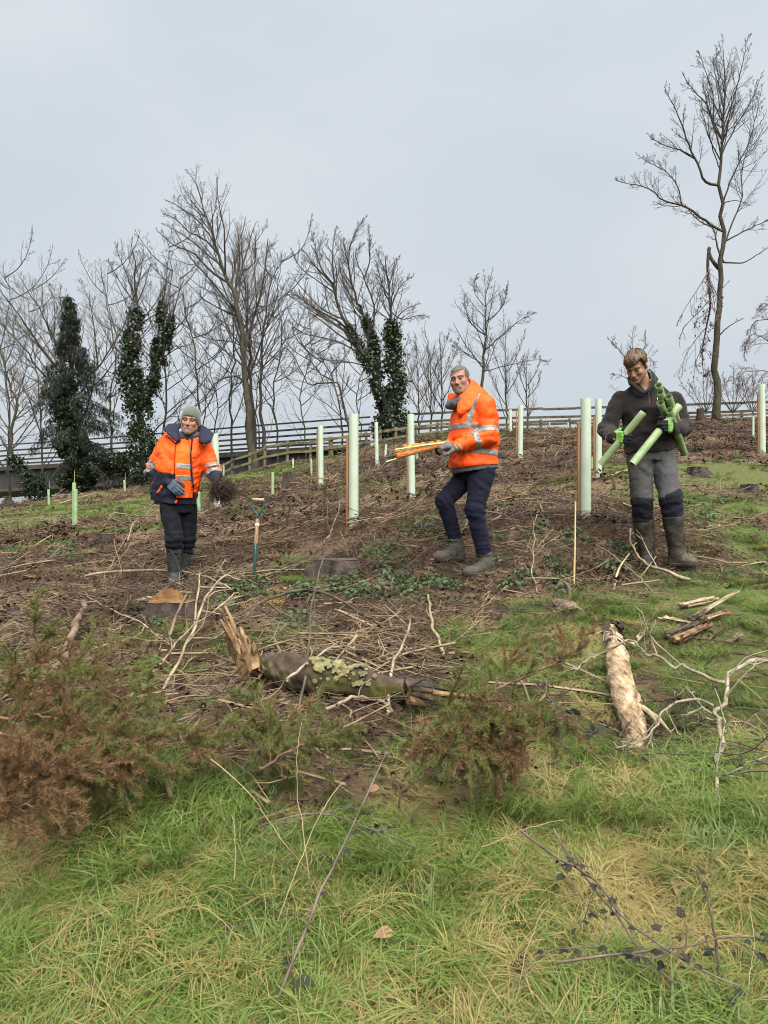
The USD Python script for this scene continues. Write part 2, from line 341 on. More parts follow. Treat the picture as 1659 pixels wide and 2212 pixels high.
def tree(name, label, d, limbs, seed, bark=None, twig=None, k=(12, 6, 3), ang=(38, 42, 45), trop=0.10, lf=(0.42, 0.45, 0.5), veer=0.3, group=None, rmin=0.0062,
         ivy=(), t0=0.25, trunk_t0=0.45, unmap=None, base_r=None, wander=0.11, twig_of=None, flare=1.35, droop=0.0, foot=True):
    """limbs[0] is the trunk: (points in the photograph, base radius, tip radius); the others spring from the nearest limb already built."""
    rng = np.random.default_rng(seed)
    bark, twig = bark or M_bark, twig or M_twig_dark
    um = unmap or (lambda a, b: (a, b))
    first = um(*limbs[0][0][0])
    base = P(first[0], first[1], d)
    gz = float(ground(base[0], base[1]))
    t = thing(name, label, "tree", (base[0], base[1], gz), group=group)
    off = np.array([base[0], base[1], gz])
    done, polys = [], []
    for li, limb in enumerate(limbs):
        pts, r0, r1 = limb[:3]
        w = np.array([P(*um(*q), d) for q in pts])
        if li == 0:
            if foot and w[0][2] > gz - 0.2: w = np.vstack([[w[0][0], w[0][1], gz - 0.25], w])
            w[:, 1] += rng.normal() * 0.3 * np.linspace(0, 1, len(w))
        else:
            j = min(done, key=lambda q: np.linalg.norm((q - w[0])[[0, 2]]))
            w[0] = j
            L = np.linalg.norm(np.diff(w, axis=0), axis=1).sum()
            s = np.linspace(0, 1, len(w))
            w[:, 1] = j[1] + (rng.random() * 2 - 1) * veer * L * s
        sp = spline(w, 26 if li == 0 else 18)
        sp[1:-1] += rng.normal(size=(len(sp) - 2, 3)) * 0.012 * np.linalg.norm(w[-1] - w[0]) * 0.25
        rad = np.interp(np.linspace(0, 1, len(sp)), [0, 0.08, 1], [r0 * (flare if li == 0 else 1.0), r0, r1])
        polys.append((sp, rad)); done += list(sp)
        MB().tube(sp - off, rad, 9 if li == 0 else 6).build(path(t), "trunk" if li == 0 else "branch", bark, True)
    tw = MB()
    rs = [(0, trunk_t0)] + [(i, t0) for i in range(1, len(polys))]
    l1p, l1r = [], []
    for i, s in rs:
        if twig_of is not None and i not in twig_of: continue
        sp, rad = polys[i]
        L = np.linalg.norm(np.diff(sp, axis=0), axis=1).sum()
        kk = max(3, int(k[0] * (0.6 + L / 8.0)))
        m = np.linspace(0, len(sp) - 1, 18).astype(int)
        a, b = grow(sp[m][None], rad[m][None], rng, kk, s, 1.0, lf[0], ang[0], trop, wander, 7, rmin, 0.62, droop)
        Lc = np.linalg.norm(np.diff(a, axis=1), axis=2).sum(1)
        l1p.append(a); l1r.append(b)
    p1, r1_ = np.concatenate(l1p), np.concatenate(l1r)
    tips = np.stack([sp[np.linspace(len(sp) * 0.72, len(sp) - 1, 7).astype(int)] for sp, _ in polys])   # the limbs' ends branch too
    p2, r2 = grow(p1, r1_, rng, k[1], 0.15, 1.0, lf[1], ang[1], trop, wander, 5, rmin * 0.85, 0.7, droop)
    pt, rt = grow(tips, np.full((len(tips), 7), rmin * 1.4), rng, k[1] + 2, 0.0, 0.95, 0.30, ang[1], trop * .5, wander, 5, rmin * 0.85, 0.7, droop)
    p2, r2 = np.concatenate([p2, pt]), np.concatenate([r2, rt])
    p3, r3 = grow(p2, r2, rng, k[2], 0.1, 1.0, lf[2], ang[2], trop, wander, 4, rmin * 0.72, 0.8, droop)
    tw.tubes(p1 - off, r1_, 4, False).tubes(p2 - off, r2, 3, False).tubes(p3 - off, r3, 3, False)
    m = tw.build(path(t), "twigs", twig, False); tag(m, kind="stuff")
    if ivy:
        iv = MB()
        for (li, a0, a1, n, rad, size) in ivy:
            sp, rr = polys[li]
            prof = rad * (0.45 + 0.75 * rng.random(len(sp))) * np.interp(np.linspace(0, 1, len(sp)), [0, a0 + 0.05, (a0 + a1) / 2, a1], [1.1, 1.1, 1.0, 0.35])
            c = along(sp - off, rr + prof, rng, int(n * 1.5), a0, a1)
            c = c[meshkit.fbm(c * [2.6, 2.6, 1.6] + seed, 3, seed) > 0.455]
            leaf_cloud(iv, rng, c, size * 0.72, rad * 0.30)
        tag(iv.build(path(t), "ivy", M_ivy), "dark glossy ivy climbing the trunk", kind="stuff")
    return t, polys, off

z6 = unit(1440, 100, 1920, 1100, 1062)
z5 = unit(360, 380, 1080, 1240, 1659)
z4 = unit(0, 600, 640, 1300, 1659)

# the tall broken tree on the crest at the right
T1, T1p, T1o = tree("bare_tree", "tall slender bare tree with a snapped limb hanging down its trunk", 33, [
    ([(788, 2080), (776, 1900), (766, 1780), (784, 1600), (788, 1400), (790, 1270), (816, 1130), (800, 950), (785, 820), (793, 620), (802, 450), (812, 250), (800, 70)], 0.155, 0.012),
    ([(797, 1055), (700, 985), (610, 912), (500, 875), (400, 790), (300, 765), (235, 737)], 0.055, 0.010),
    ([(600, 905), (560, 800), (480, 720), (400, 690), (320, 640)], 0.028, 0.008),
    ([(778, 862), (700, 800), (640, 690), (590, 600), (540, 480), (480, 380), (442, 320)], 0.055, 0.010),
    ([(640, 690), (560, 640), (460, 610), (370, 545)], 0.026, 0.008),
    ([(793, 600), (750, 500), (700, 380), (620, 300), (560, 220)], 0.045, 0.008),
    ([(745, 485), (735, 350), (690, 230), (640, 110)], 0.030, 0.008),
    ([(800, 460), (850, 330), (868, 200), (885, 60)], 0.030, 0.008),
    ([(795, 880), (850, 760), (900, 660), (950, 500), (985, 300)], 0.034, 0.008),
    ([(796, 620), (860, 500), (920, 400), (975, 240)], 0.030, 0.008),
    ([(818, 1120), (880, 980), (925, 850), (922, 740), (960, 600), (985, 430)], 0.036, 0.008),
    ([(825, 1100), (950, 1050), (1040, 1008), (1090, 960)], 0.036, 0.008),
    ([(800, 1275), (900, 1240), (1000, 1190), (1080, 1130)], 0.038, 0.012),
    ([(790, 1262), (772, 1130), (758, 1050), (690, 1005), (610, 918)], 0.042, 0.014),
    ([(790, 1625), (850, 1580), (912, 1548)], 0.030, 0.010),
    ([(790, 1385), (820, 1360), (843, 1333)], 0.020, 0.008),
    ([(803, 935), (850, 905), (932, 942)], 0.022, 0.008),
    ([(780, 700), (720, 560), (690, 430), (650, 300)], 0.026, 0.008),
    ([(805, 420), (780, 280), (760, 150), (750, 80)], 0.022, 0.008),
], 101, bark=M_bark_moss, unmap=z6, k=(13, 6, 4), lf=(0.32, 0.46, 0.5), trop=0.10, trunk_t0=0.72, rmin=0.0062, twig_of=[0, 1, 2, 3, 4, 5, 6, 7, 8, 9, 10, 11, 13, 17, 18], veer=0.28)
# its snapped limb: a splintered stub and the part that hangs from it with drooping twigs
def w6(pts, d=33): return np.array([P(*z6(*q), d) for q in pts])
MB().tube(spline(w6([(792, 1265), (765, 1235), (742, 1195), (733, 1150)]), 8) - T1o, np.linspace(0.09, 0.06, 8), 8).build(path(T1), "broken_stub", M_bark_moss, True)
_sp = MB()
for q in [((733, 1155), (731, 1128)), ((738, 1160), (737, 1140)), ((727, 1165), (724, 1146))]:
    w = w6(q) - T1o; _sp.tube(w, [0.035, 0.004], 5)
_sp.build(path(T1), "splinter", M_splinter)
_hl = spline(w6([(730, 1155), (720, 1260), (730, 1400), (735, 1460), (712, 1600), (690, 1740), (700, 1860)]) + [0, -0.15, 0], 20)
_hr = np.linspace(0.07, 0.012, 20)
tag(MB().tube(_hl - T1o, _hr, 7).build(path(T1), "hanging_limb", M_bark, True), "snapped limb hanging head down")
_rng = np.random.default_rng(5)
_a1, _b1 = grow(_hl[None], _hr[None], _rng, 16, 0.1, 1.0, 0.26, 55, -0.12, 0.14, 7, 0.009, 0.6)
_ex = [spline(w6(q) + [0, -0.2, 0], 7) for q in ([(720, 1290), (660, 1390), (600, 1480), (550, 1580)], [(735, 1440), (660, 1520), (580, 1610), (560, 1700)], [(715, 1590), (640, 1680), (585, 1780), (575, 1870)], [(725, 1320), (745, 1400), (760, 1560)], [(700, 1690), (650, 1800), (640, 1900)])]
_a1 = np.concatenate([_a1, np.stack(_ex)]); _b1 = np.concatenate([_b1, np.tile(np.linspace(0.022, 0.009, 7), (5, 1))])
_a2, _b2 = grow(_a1, _b1, _rng, 7, 0.15, 1.0, 0.42, 45, -0.22, 0.15, 5, 0.0085, 0.7)
_a3, _b3 = grow(_a2, _b2, _rng, 3, 0.2, 1.0, 0.5, 40, -0.25, 0.15, 4, 0.007, 0.8)
tag(MB().tubes(_a1 - T1o, _b1, 4, False).tubes(_a2 - T1o, _b2, 3, False).tubes(_a3 - T1o, _b3, 3, False).build(path(T1), "hanging_twigs", M_birch_twig), kind="stuff")
_dl = MB(); leaf_cloud(_dl, _rng, _a2[_rng.integers(0, len(_a2), 260), -1] - T1o, 0.07, 0.04)
M_deadleaf = leafy("withered_leaves", [(0, (0.05, 0.025, 0.02)), (0.6, (0.13, 0.07, 0.05)), (1, (0.25, 0.15, 0.10))], 0.8, 0.2, 0.2)
tag(_dl.build(path(T1), "withered_leaves", M_deadleaf), kind="stuff")

# the leaning tree left of centre, its neighbours and the ivy-clad group
tree("bare_tree", "tallest bare tree left of centre, dark trunk leaning to the left", 35, [
    ([(632, 1855), (600, 1600), (590, 1350), (560, 1100), (530, 900), (490, 780), (440, 640), (395, 500), (340, 340), (290, 190), (235, 80)], 0.185, 0.010),
    ([(485, 770), (380, 680), (290, 590), (200, 560), (90, 470)], 0.06, 0.010), ([(415, 560), (320, 470), (230, 420), (150, 340), (60, 290)], 0.05, 0.010),
    ([(388, 480), (320, 400), (230, 320), (100, 250)], 0.04, 0.009), ([(440, 640), (330, 560), (250, 500), (120, 440)], 0.035, 0.009), ([(360, 390), (290, 300), (220, 190)], 0.03, 0.009),
    ([(395, 500), (410, 420), (400, 320)], 0.025, 0.008), ([(555, 1090), (480, 1010), (420, 860), (370, 720)], 0.035, 0.009), ([(590, 1340), (520, 1290), (430, 1330), (370, 1420)], 0.045, 0.009),
    ([(560, 1110), (470, 1080), (370, 1070), (260, 1010)], 0.03, 0.008)],
    201, unmap=z5, bark=M_bark_moss, k=(12, 6, 3), trop=0.13, lf=(0.38, 0.52, 0.55), trunk_t0=0.35, group=None)
tree("bare_tree", "slim bare tree rising straight behind the left-leaning one", 37, [
    ([(640, 1700), (612, 1400), (600, 1100), (580, 870), (562, 640), (545, 420)], 0.12, 0.010),
    ([(575, 800), (500, 640), (470, 560)], 0.03, 0.008), ([(565, 700), (640, 600), (640, 480)], 0.03, 0.008), ([(590, 960), (640, 900), (710, 870)], 0.03, 0.008), ([(580, 880), (530, 700), (510, 560)], 0.03, 0.008)],
    202, unmap=z5, k=(12, 6, 3), trop=0.12, lf=(0.36, 0.52, 0.55), trunk_t0=0.5, twig=M_twig_pale)
tree("bare_tree", "crooked bare tree forking widely just left of the ivy-clad group", 35.5, [
    ([(692, 1760), (672, 1400), (680, 1100), (710, 900), (740, 740), (780, 660), (840, 600)], 0.10, 0.010),
    ([(690, 1060), (655, 900), (650, 650), (670, 490)], 0.035, 0.008), ([(735, 740), (700, 640), (720, 560), (770, 520)], 0.028, 0.008), ([(710, 890), (640, 905), (590, 985)], 0.025, 0.008),
    ([(672, 1200), (620, 1100), (630, 1000)], 0.022, 0.008), ([(690, 1000), (760, 900), (810, 800)], 0.028, 0.008)],
    203, unmap=z5, k=(10, 6, 3), trop=0.10, lf=(0.38, 0.52, 0.55))
tree("ivy_clad_tree", "broad bare tree leaning left with ivy up its lower trunk", 34, [
    ([(1442, 1595), (1370, 1400), (1290, 1200), (1190, 1035), (1115, 880), (1080, 760), (980, 640), (900, 540)], 0.16, 0.012),
    ([(1240, 1100), (1150, 990), (1000, 890), (860, 790), (760, 730)], 0.06, 0.009), ([(1112, 880), (1092, 700), (1090, 560), (1112, 430)], 0.05, 0.009), ([(1190, 1035), (1040, 960), (900, 870), (820, 820)], 0.04, 0.009),
    ([(1080, 770), (1010, 640), (980, 520), (960, 450)], 0.035, 0.009), ([(1095, 820), (1000, 740), (900, 660), (850, 560)], 0.035, 0.009), ([(1270, 1160), (1100, 1080), (930, 1040), (820, 960)], 0.04, 0.009),
    ([(1300, 1220), (1150, 1200), (1000, 1180), (900, 1130)], 0.03, 0.009)],
    204, unmap=z5, bark=M_bark_moss, k=(12, 6, 3), trop=0.10, lf=(0.38, 0.52, 0.55), trunk_t0=0.4, ivy=[(0, 0.25, 0.62, 2400, 0.18, 0.13)])
tree("ivy_clad_tree", "upright tree with a broad ivy column between two other ivy-clad trunks", 34.6, [
    ([(1365, 1560), (1335, 1250), (1305, 1050), (1232, 870), (1185, 700), (1150, 520)], 0.14, 0.012),
    ([(1322, 1050), (1325, 900), (1270, 720), (1215, 560), (1270, 480)], 0.05, 0.009), ([(1270, 720), (1300, 600), (1290, 420)], 0.035, 0.009), ([(1200, 760), (1180, 600), (1230, 470), (1290, 400)], 0.035, 0.009),
    ([(1240, 880), (1150, 760), (1130, 640)], 0.03, 0.008)],
    205, unmap=z5, k=(12, 6, 3), trop=0.12, lf=(0.36, 0.52, 0.55), trunk_t0=0.6, ivy=[(0, 0.1, 0.70, 4200, 0.22, 0.14)])
tree("ivy_clad_tree", "rightmost of the three ivy-clad trunks by the fence, thickest ivy column", 34.2, [
    ([(1455, 1570), (1440, 1250), (1422, 900), (1402, 750), (1390, 590)], 0.15, 0.012),
    ([(1425, 890), (1480, 760), (1560, 690)], 0.04, 0.009), ([(1420, 880), (1370, 760), (1340, 640)], 0.04, 0.009), ([(1425, 930), (1500, 960), (1580, 940), (1650, 950)], 0.03, 0.008),
    ([(1405, 760), (1450, 640), (1480, 570)], 0.03, 0.008), ([(1402, 750), (1370, 640), (1330, 560)], 0.03, 0.008), ([(1440, 1000), (1520, 900), (1590, 880)], 0.025, 0.008)],
    206, unmap=z5, k=(12, 6, 3), trop=0.10, lf=(0.38, 0.52, 0.55), trunk_t0=0.6, ivy=[(0, 0.02, 0.66, 6500, 0.34, 0.15)])
tree("bare_tree", "thin sapling with its top bent flat to the left above the fence", 32.5, [
    ([(1185, 1620), (1150, 1480), (1112, 1330), (1040, 1325), (960, 1340), (900, 1250), (870, 1180), (800, 1120)], 0.065, 0.010),
    ([(1112, 1330), (1100, 1230), (1060, 1150)], 0.025, 0.008), ([(1040, 1325), (1000, 1250), (930, 1180)], 0.02, 0.008)],
    207, unmap=z5, k=(10, 6, 3), trop=0.05, lf=(0.4, 0.45, 0.5), trunk_t0=0.25, twig=M_twig_pale)
tree("bare_tree", "small round-crowned bare tree right of the middle worker's head", 36, [
    ([(1040, 900), (1043, 800), (1050, 720), (1047, 650), (1062, 590)], 0.10, 0.010),
    ([(1046, 760), (1090, 720), (1130, 690), (1158, 680)], 0.035, 0.009), ([(1048, 730), (1010, 690), (1000, 640)], 0.035, 0.009), ([(1050, 700), (1090, 650), (1095, 610)], 0.03, 0.009),
    ([(1044, 790), (1000, 760), (970, 735)], 0.025, 0.008), ([(1044, 800), (1100, 790), (1160, 780), (1185, 785)], 0.025, 0.008), ([(1047, 660), (1025, 620), (1035, 585)], 0.02, 0.008)],
    208, bark=M_bark_moss, k=(11, 7, 4), trop=0.08, lf=(0.4, 0.45, 0.5), trunk_t0=0.4)
for i, (uu, top, b, d, lab) in enumerate([(905, 720, 930, 40, "thin pale bare tree behind the fence, left of the wispy pair"), (930, 700, 925, 41, "wispy upright bare tree, taller of a pair behind the fence"), (955, 715, 925, 41.5, "wispy upright bare tree, shorter of a pair behind the fence"),
                                           (1095, 700, 915, 42, "faint thin bare tree just right of the round-crowned tree"), (1140, 760, 912, 43, "low wispy bare sapling behind the fence right of the middle worker")]):
    rr = np.random.default_rng(300 + i)
    h = b - top
    tree("bare_tree", lab, d, [([(uu, b), (uu + rr.normal() * 4, b - h * 0.4), (uu + rr.normal() * 8, top)], 0.06, 0.008)] +
         [([(uu, b - h * q), (uu + s * h * 0.12, b - h * (q + 0.2)), (uu + s * h * 0.2, b - h * (q + 0.45))], 0.025, 0.007) for q, s in ((0.2, -1), (0.3, 1), (0.42, -0.8), (0.5, 0.9))],
         310 + i, k=(9, 6, 3), trop=0.2, lf=(0.35, 0.45, 0.5), trunk_t0=0.3, twig=M_twig_pale, ang=(30, 38, 40))
tree("bare_tree", "small bare tree showing behind the fair-haired worker's head", 42, [
    ([(1375, 900), (1372, 820), (1368, 760), (1375, 705)], 0.07, 0.008), ([(1370, 800), (1340, 750), (1318, 725)], 0.03, 0.008), ([(1371, 790), (1410, 770), (1425, 800)], 0.025, 0.008), ([(1370, 780), (1395, 740), (1392, 715)], 0.025, 0.008), ([(1372, 830), (1330, 810), (1315, 820)], 0.02, 0.008)],
    320, k=(9, 5, 3), trop=0.08, lf=(0.42, 0.45, 0.5), trunk_t0=0.3, twig=M_twig_pale, rmin=0.008)
tree("weeping_birch", "purple-twigged weeping birch at the right edge behind the fence", 40, [
    ([(1690, 900), (1685, 800), (1680, 720), (1672, 640)], 0.11, 0.010), ([(1684, 790), (1650, 730), (1630, 720), (1612, 780)], 0.03, 0.008), ([(1682, 740), (1655, 690), (1640, 690), (1625, 740)], 0.03, 0.008), ([(1680, 700), (1650, 655), (1640, 670)], 0.025, 0.008),
    ([(1686, 830), (1650, 800), (1620, 800), (1600, 850)], 0.025, 0.008)],
    321, k=(10, 8, 5), trop=-0.10, lf=(0.4, 0.5, 0.5), trunk_t0=0.35, twig=M_birch_twig, rmin=0.007, droop=0.25)
for i, (uu, top, b, d, lab) in enumerate([(1585, 780, 895, 37, "low twiggy bush right of the tall broken tree's trunk"), (1630, 795, 893, 38, "low twiggy bush at the right edge below the birch"), (1525, 795, 893, 37, "low twiggy bush under the hanging limb")]):
    rr = np.random.default_rng(330 + i); h = b - top
    tree("twiggy_bush", lab, d, [([(uu, b), (uu + 3, b - h * 0.5), (uu + 5, top)], 0.025, 0.008)] + [([(uu, b - 4), (uu + s * h * 0.3, b - h * 0.45), (uu + s * h * 0.45, b - h * 0.8)], 0.02, 0.007) for s in (-1.2, -0.7, -0.3, 0.4, 0.8, 1.2)],
         340 + i, k=(7, 5, 3), trop=0.05, lf=(0.45, 0.5, 0.5), trunk_t0=0.2, twig=M_birch_twig, rmin=0.007, flare=1.0)

# the left-hand stand
tree("ivy_clad_tree", "forked tree with two dark ivy columns behind the man in the beanie", 34, [
    ([(930, 1480), (915, 1200), (880, 1000), (850, 800), (870, 600), (890, 400), (880, 180), (860, 20)], 0.16, 0.012),
    ([(930, 1120), (1020, 950), (1075, 800), (1130, 640), (1190, 480), (1260, 330)], 0.09, 0.012), ([(1030, 920), (1040, 720), (1060, 500), (1100, 250), (1110, 100)], 0.06, 0.010),
    ([(885, 420), (800, 300), (740, 200), (690, 130)], 0.03, 0.008), ([(890, 420), (960, 300), (1000, 180)], 0.03, 0.008), ([(880, 400), (840, 250), (780, 100), (760, 30)], 0.03, 0.008), ([(885, 380), (930, 200), (950, 60)], 0.028, 0.008),
    ([(1075, 800), (1180, 720), (1290, 690)], 0.03, 0.008), ([(1130, 640), (1240, 560), (1330, 440)], 0.03, 0.008), ([(915, 1300), (1060, 1200), (1200, 1080), (1320, 950)], 0.04, 0.009), ([(870, 620), (760, 560), (700, 500)], 0.028, 0.008)],
    401, unmap=z4, k=(12, 6, 3), trop=0.08, lf=(0.38, 0.45, 0.5), trunk_t0=0.55, ivy=[(0, 0.05, 0.74, 9500, 0.40, 0.16), (1, 0.15, 0.72, 2600, 0.22, 0.15), (2, 0.1, 0.6, 1800, 0.16, 0.15)])
tree("bare_tree", "wide-spreading bare tree behind the dark conifer", 39, [
    ([(480, 1460), (470, 1200), (440, 1000), (400, 800), (330, 600), (230, 420), (130, 240)], 0.16, 0.010),
    ([(440, 1000), (300, 880), (180, 700), (60, 560), (-20, 380)], 0.06, 0.009), ([(420, 900), (280, 700), (180, 520), (60, 330), (20, 180)], 0.06, 0.009), ([(440, 980), (600, 830), (720, 620), (800, 420), (820, 300)], 0.06, 0.009),
    ([(450, 1040), (610, 950), (740, 800), (850, 640)], 0.05, 0.009), ([(400, 800), (420, 560), (400, 380), (420, 290)], 0.05, 0.009), ([(600, 830), (590, 600), (560, 400), (470, 230)], 0.04, 0.009), ([(330, 600), (330, 440), (270, 260)], 0.03, 0.008),
    ([(440, 1080), (240, 1060), (100, 950), (-30, 800)], 0.05, 0.009), ([(720, 620), (680, 440), (640, 260), (620, 160)], 0.03, 0.008)],
    402, unmap=z4, k=(12, 6, 3), trop=0.12, lf=(0.38, 0.52, 0.55), trunk_t0=0.4, twig=M_twig_pale)
tree("ivy_clad_tree", "leaning ivy-wrapped tree before the bridge at the left edge", 36, [
    ([(260, 1670), (180, 1560), (110, 1450), (65, 1340), (70, 1200), (110, 1080), (60, 960), (20, 800), (-20, 640)], 0.13, 0.012),
    ([(75, 1400), (20, 1330), (-30, 1250)], 0.06, 0.02), ([(75, 1180), (150, 1090), (220, 1010)], 0.03, 0.009), ([(90, 1100), (30, 1000), (-40, 930)], 0.03, 0.009), ([(40, 880), (100, 760), (130, 640)], 0.03, 0.009), ([(20, 800), (60, 640), (40, 500), (60, 400)], 0.03, 0.009)],
    403, unmap=z4, bark=M_bark_moss, k=(11, 7, 4), trop=0.06, lf=(0.42, 0.45, 0.5), trunk_t0=0.5, twig=M_twig_pale, ivy=[(0, 0.0, 0.42, 5200, 0.36, 0.16)])
for i, (pts, r, d, lab) in enumerate([
    ([(430, 930), (425, 820), (418, 740), (395, 650), (380, 560)], 0.07, 37, "slender bare tree just right of the beanie, dark straight stem"),
    ([(500, 960), (498, 860), (505, 760), (500, 640), (520, 480)], 0.07, 40, "pale bare tree behind the dark leaning trunk"),
    ([(460, 960), (470, 870), (450, 780), (440, 690)], 0.05, 41, "thin bare sapling left of the dark leaning trunk"),
    ([(600, 960), (590, 850), (610, 740), (600, 620), (610, 540)], 0.06, 40, "thin bare tree between the crooked tree and the ivy group"),
    ([(740, 940), (725, 840), (690, 770), (640, 740)], 0.05, 36, "low arching bare tree left of the ivy-clad group"),
    ([(560, 960), (555, 870), (565, 780), (548, 700)], 0.05, 42, "thin upright sapling in the middle of the stand"),
    ([(660, 950), (650, 860), (672, 760), (665, 660)], 0.05, 43, "thin far sapling under the spreading branches"),
    ([(780, 935), (770, 860), (785, 790), (775, 700)], 0.045, 42, "thin far sapling behind the left-leaning ivy tree"),
    ([(840, 930), (838, 850), (850, 780), (845, 690)], 0.045, 43, "thin far sapling behind the ivy columns"),
    ([(240, 1000), (235, 880), (245, 760), (225, 640), (230, 560)], 0.08, 42, "bare tree filling the gap between conifer and ivy columns"),
    ([(350, 980), (360, 860), (350, 740), (370, 600), (360, 510)], 0.08, 41, "bare tree right of the forked ivy columns"),
    ([(20, 1000), (25, 880), (10, 760), (30, 640), (15, 580)], 0.08, 43, "bare tree at the left edge behind the bridge rail"),
    ([(90, 980), (85, 860), (70, 760), (60, 660), (75, 600)], 0.07, 44, "thin bare tree left of the dark conifer")]):
    rr = np.random.default_rng(500 + i)
    side = []
    q = np.array(pts, float)
    for j in range(7):
        f = 0.3 + 0.6 * j / 6; s = -1 if j % 2 else 1
        x = np.interp(f, np.linspace(0, 1, len(q)), q[:, 0]); y = np.interp(f, np.linspace(0, 1, len(q)), q[:, 1])
        L = (q[0, 1] - q[-1, 1]) * (0.38 - 0.2 * f) * (0.7 + 0.6 * rr.random())
        side.append(([(x, y), (x + s * L * 0.45, y - L * 0.35), (x + s * L * (0.6 + 0.3 * rr.random()), y - L)], 0.028, 0.008))
    tree("bare_tree", lab, d, [(pts, r, 0.009)] + side, 520 + i, k=(7, 5, 3), trop=0.10, lf=(0.40, 0.45, 0.5), trunk_t0=0.3, twig=M_twig_pale if i % 4 == 1 else M_twig_dark, bark=M_bark_moss if i % 3 == 0 else M_bark)

# the dark conifer with an ivy skirt
def conifer():
    rng = np.random.default_rng(77)
    d = 36.0
    base = P(*z4(500, 1600), d); top = P(*z4(440, 350), d); gz = float(ground(base[0], base[1])); off = np.array([base[0], base[1], gz])
    t = thing("conifer", "dark drooping conifer with a thick skirt of ivy in front of the bridge", "tree", off)
    tr = spline([[base[0], base[1], gz - 0.2], P(*z4(470, 1000), d), top], 20) - off
    MB().tube(tr, np.linspace(0.20, 0.02, 20), 8).build(path(t), "trunk", M_bark, True)
    H = tr[-1][2]
    bp, br = [], []
    for z in np.linspace(0.26, 0.985, 44):
        c = np.array([np.interp(z, np.linspace(0, 1, 20), tr[:, k]) for k in range(3)])
        for _ in range(3):
            if rng.random() < 0.18: continue
            a = rng.random() * 2 * np.pi
            L = 0.10 + (1 - z) ** 1.1 * 4.6 * (0.35 + 0.8 * rng.random())
            n = 8; s = np.linspace(0, 1, n)
            dirs = np.array([np.cos(a), np.sin(a), 0])
            p = c + dirs * L * s[:, None] + np.array([0, 0, 1.0]) * (0.12 * L * np.sin(s * 2.2) - 0.30 * L * s ** 1.6)[:, None]
            bp.append(p); br.append(np.linspace(0.03, 0.008, n))
    bp, br = np.array(bp), np.array(br)
    for b, r in zip(bp[::4], br[::4]): MB().tube(b, r, 5).build(path(t), "branch", M_bark, True)
    rest = np.array([i for i in range(len(bp)) if i % 4])
    tag(MB().tubes(bp[rest], br[rest], 4, False).build(path(t), "branches", M_bark), kind="stuff")
    nd = MB()
    n = 24000
    k = rng.integers(0, len(bp), n); x = (.12 + .88 * np.sqrt(rng.random(n))) * 0.98 * 7; i = np.minimum(x.astype(int), 6); f = (x - i)[:, None]
    c = bp[k, i] * (1 - f) + bp[k, i + 1] * f
    hang = rng.random(n) ** 1.5 * 0.42
    c = c + np.stack([rng.normal(size=n) * 0.10, rng.normal(size=n) * 0.10, -hang], 1)
    dn = np.stack([rng.normal(size=n) * 0.5, rng.normal(size=n) * 0.5, -np.ones(n)], 1); dn /= np.linalg.norm(dn, axis=1, keepdims=True)
    sd = np.cross(dn, rng.normal(size=(n, 3))); sd /= np.linalg.norm(sd, axis=1, keepdims=True)
    L = (0.10 + 0.14 * rng.random(n))[:, None]
    v = np.stack([c - sd * 0.02, c + sd * 0.02, c + dn * L], 1).reshape(-1, 3)
    nd.add(v, np.arange(3 * n).reshape(-1, 3))
    tag(nd.build(path(t), "needles", M_conifer), kind="stuff")
    iv = MB()
    for (zx, zy, sx, sz, m) in [(500, 1530, 0.95, 0.8, 6000), (470, 1330, 0.75, 0.9, 6000), (450, 1120, 0.6, 0.8, 3300), (430, 960, 0.4, 0.6, 1100), (600, 1480, 0.8, 0.5, 3000), (840, 1450, 1.0, 0.55, 3500)]:
        p = rng.normal(size=(m, 3)); p /= np.linalg.norm(p, axis=1, keepdims=True); p *= (0.35 + 0.95 * meshkit.fbm(p * 2.2 + zx, 3))[:, None]
        leaf_cloud(iv, rng, P(*z4(zx, zy), d) - off + p * [sx, 0.7, sz], 0.13, 0.05)
    tag(iv.build(path(t), "ivy", M_ivy), "glossy ivy thicket around the foot of the conifer", kind="stuff")
conifer()

# trees far down the valley under the bridge, haze painted into their leaf colour
def distant(u, v, top, w_px, label, seed, cone_=True):
    d = 130.0; b = P(u, v, d); rng = np.random.default_rng(seed); h = (v - top) / FPX * d + 3.0; w = w_px / FPX * d
    gz = b[2] - 3.0; t = thing("distant_tree", label, "tree", (b[0], d, gz), group=None)
    MB().tube([[0, 0, -1], [0, 0, h * .5], [0, 0, h]], [.35, .2, .03], 6).build(path(t), "trunk", M_bark_moss)
    n = 2600; z = rng.random(n) ** (1.3 if cone_ else .8); r = (w * .5 * (1 - z) ** .8 if cone_ else w * .5 * np.sin(np.pi * np.clip(z * .9 + .1, 0, 1)) ** .6) * np.sqrt(rng.random(n)); a = rng.random(n) * 6.283
    m = MB(); leaf_cloud(m, rng, np.stack([r * np.cos(a), r * np.sin(a), (.12 + .88 * z) * h], 1), .42, .15)
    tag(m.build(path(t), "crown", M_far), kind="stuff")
M_far = leafy("haze_tinted_foliage", [(0, (0.045, 0.052, 0.045)), (1, (0.085, 0.090, 0.080))], .9, .1, .1)
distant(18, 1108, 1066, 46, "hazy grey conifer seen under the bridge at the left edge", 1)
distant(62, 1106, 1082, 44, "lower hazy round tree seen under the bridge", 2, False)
distant(-30, 1108, 1076, 50, "hazy tree mass cut by the left edge under the bridge", 3, False)
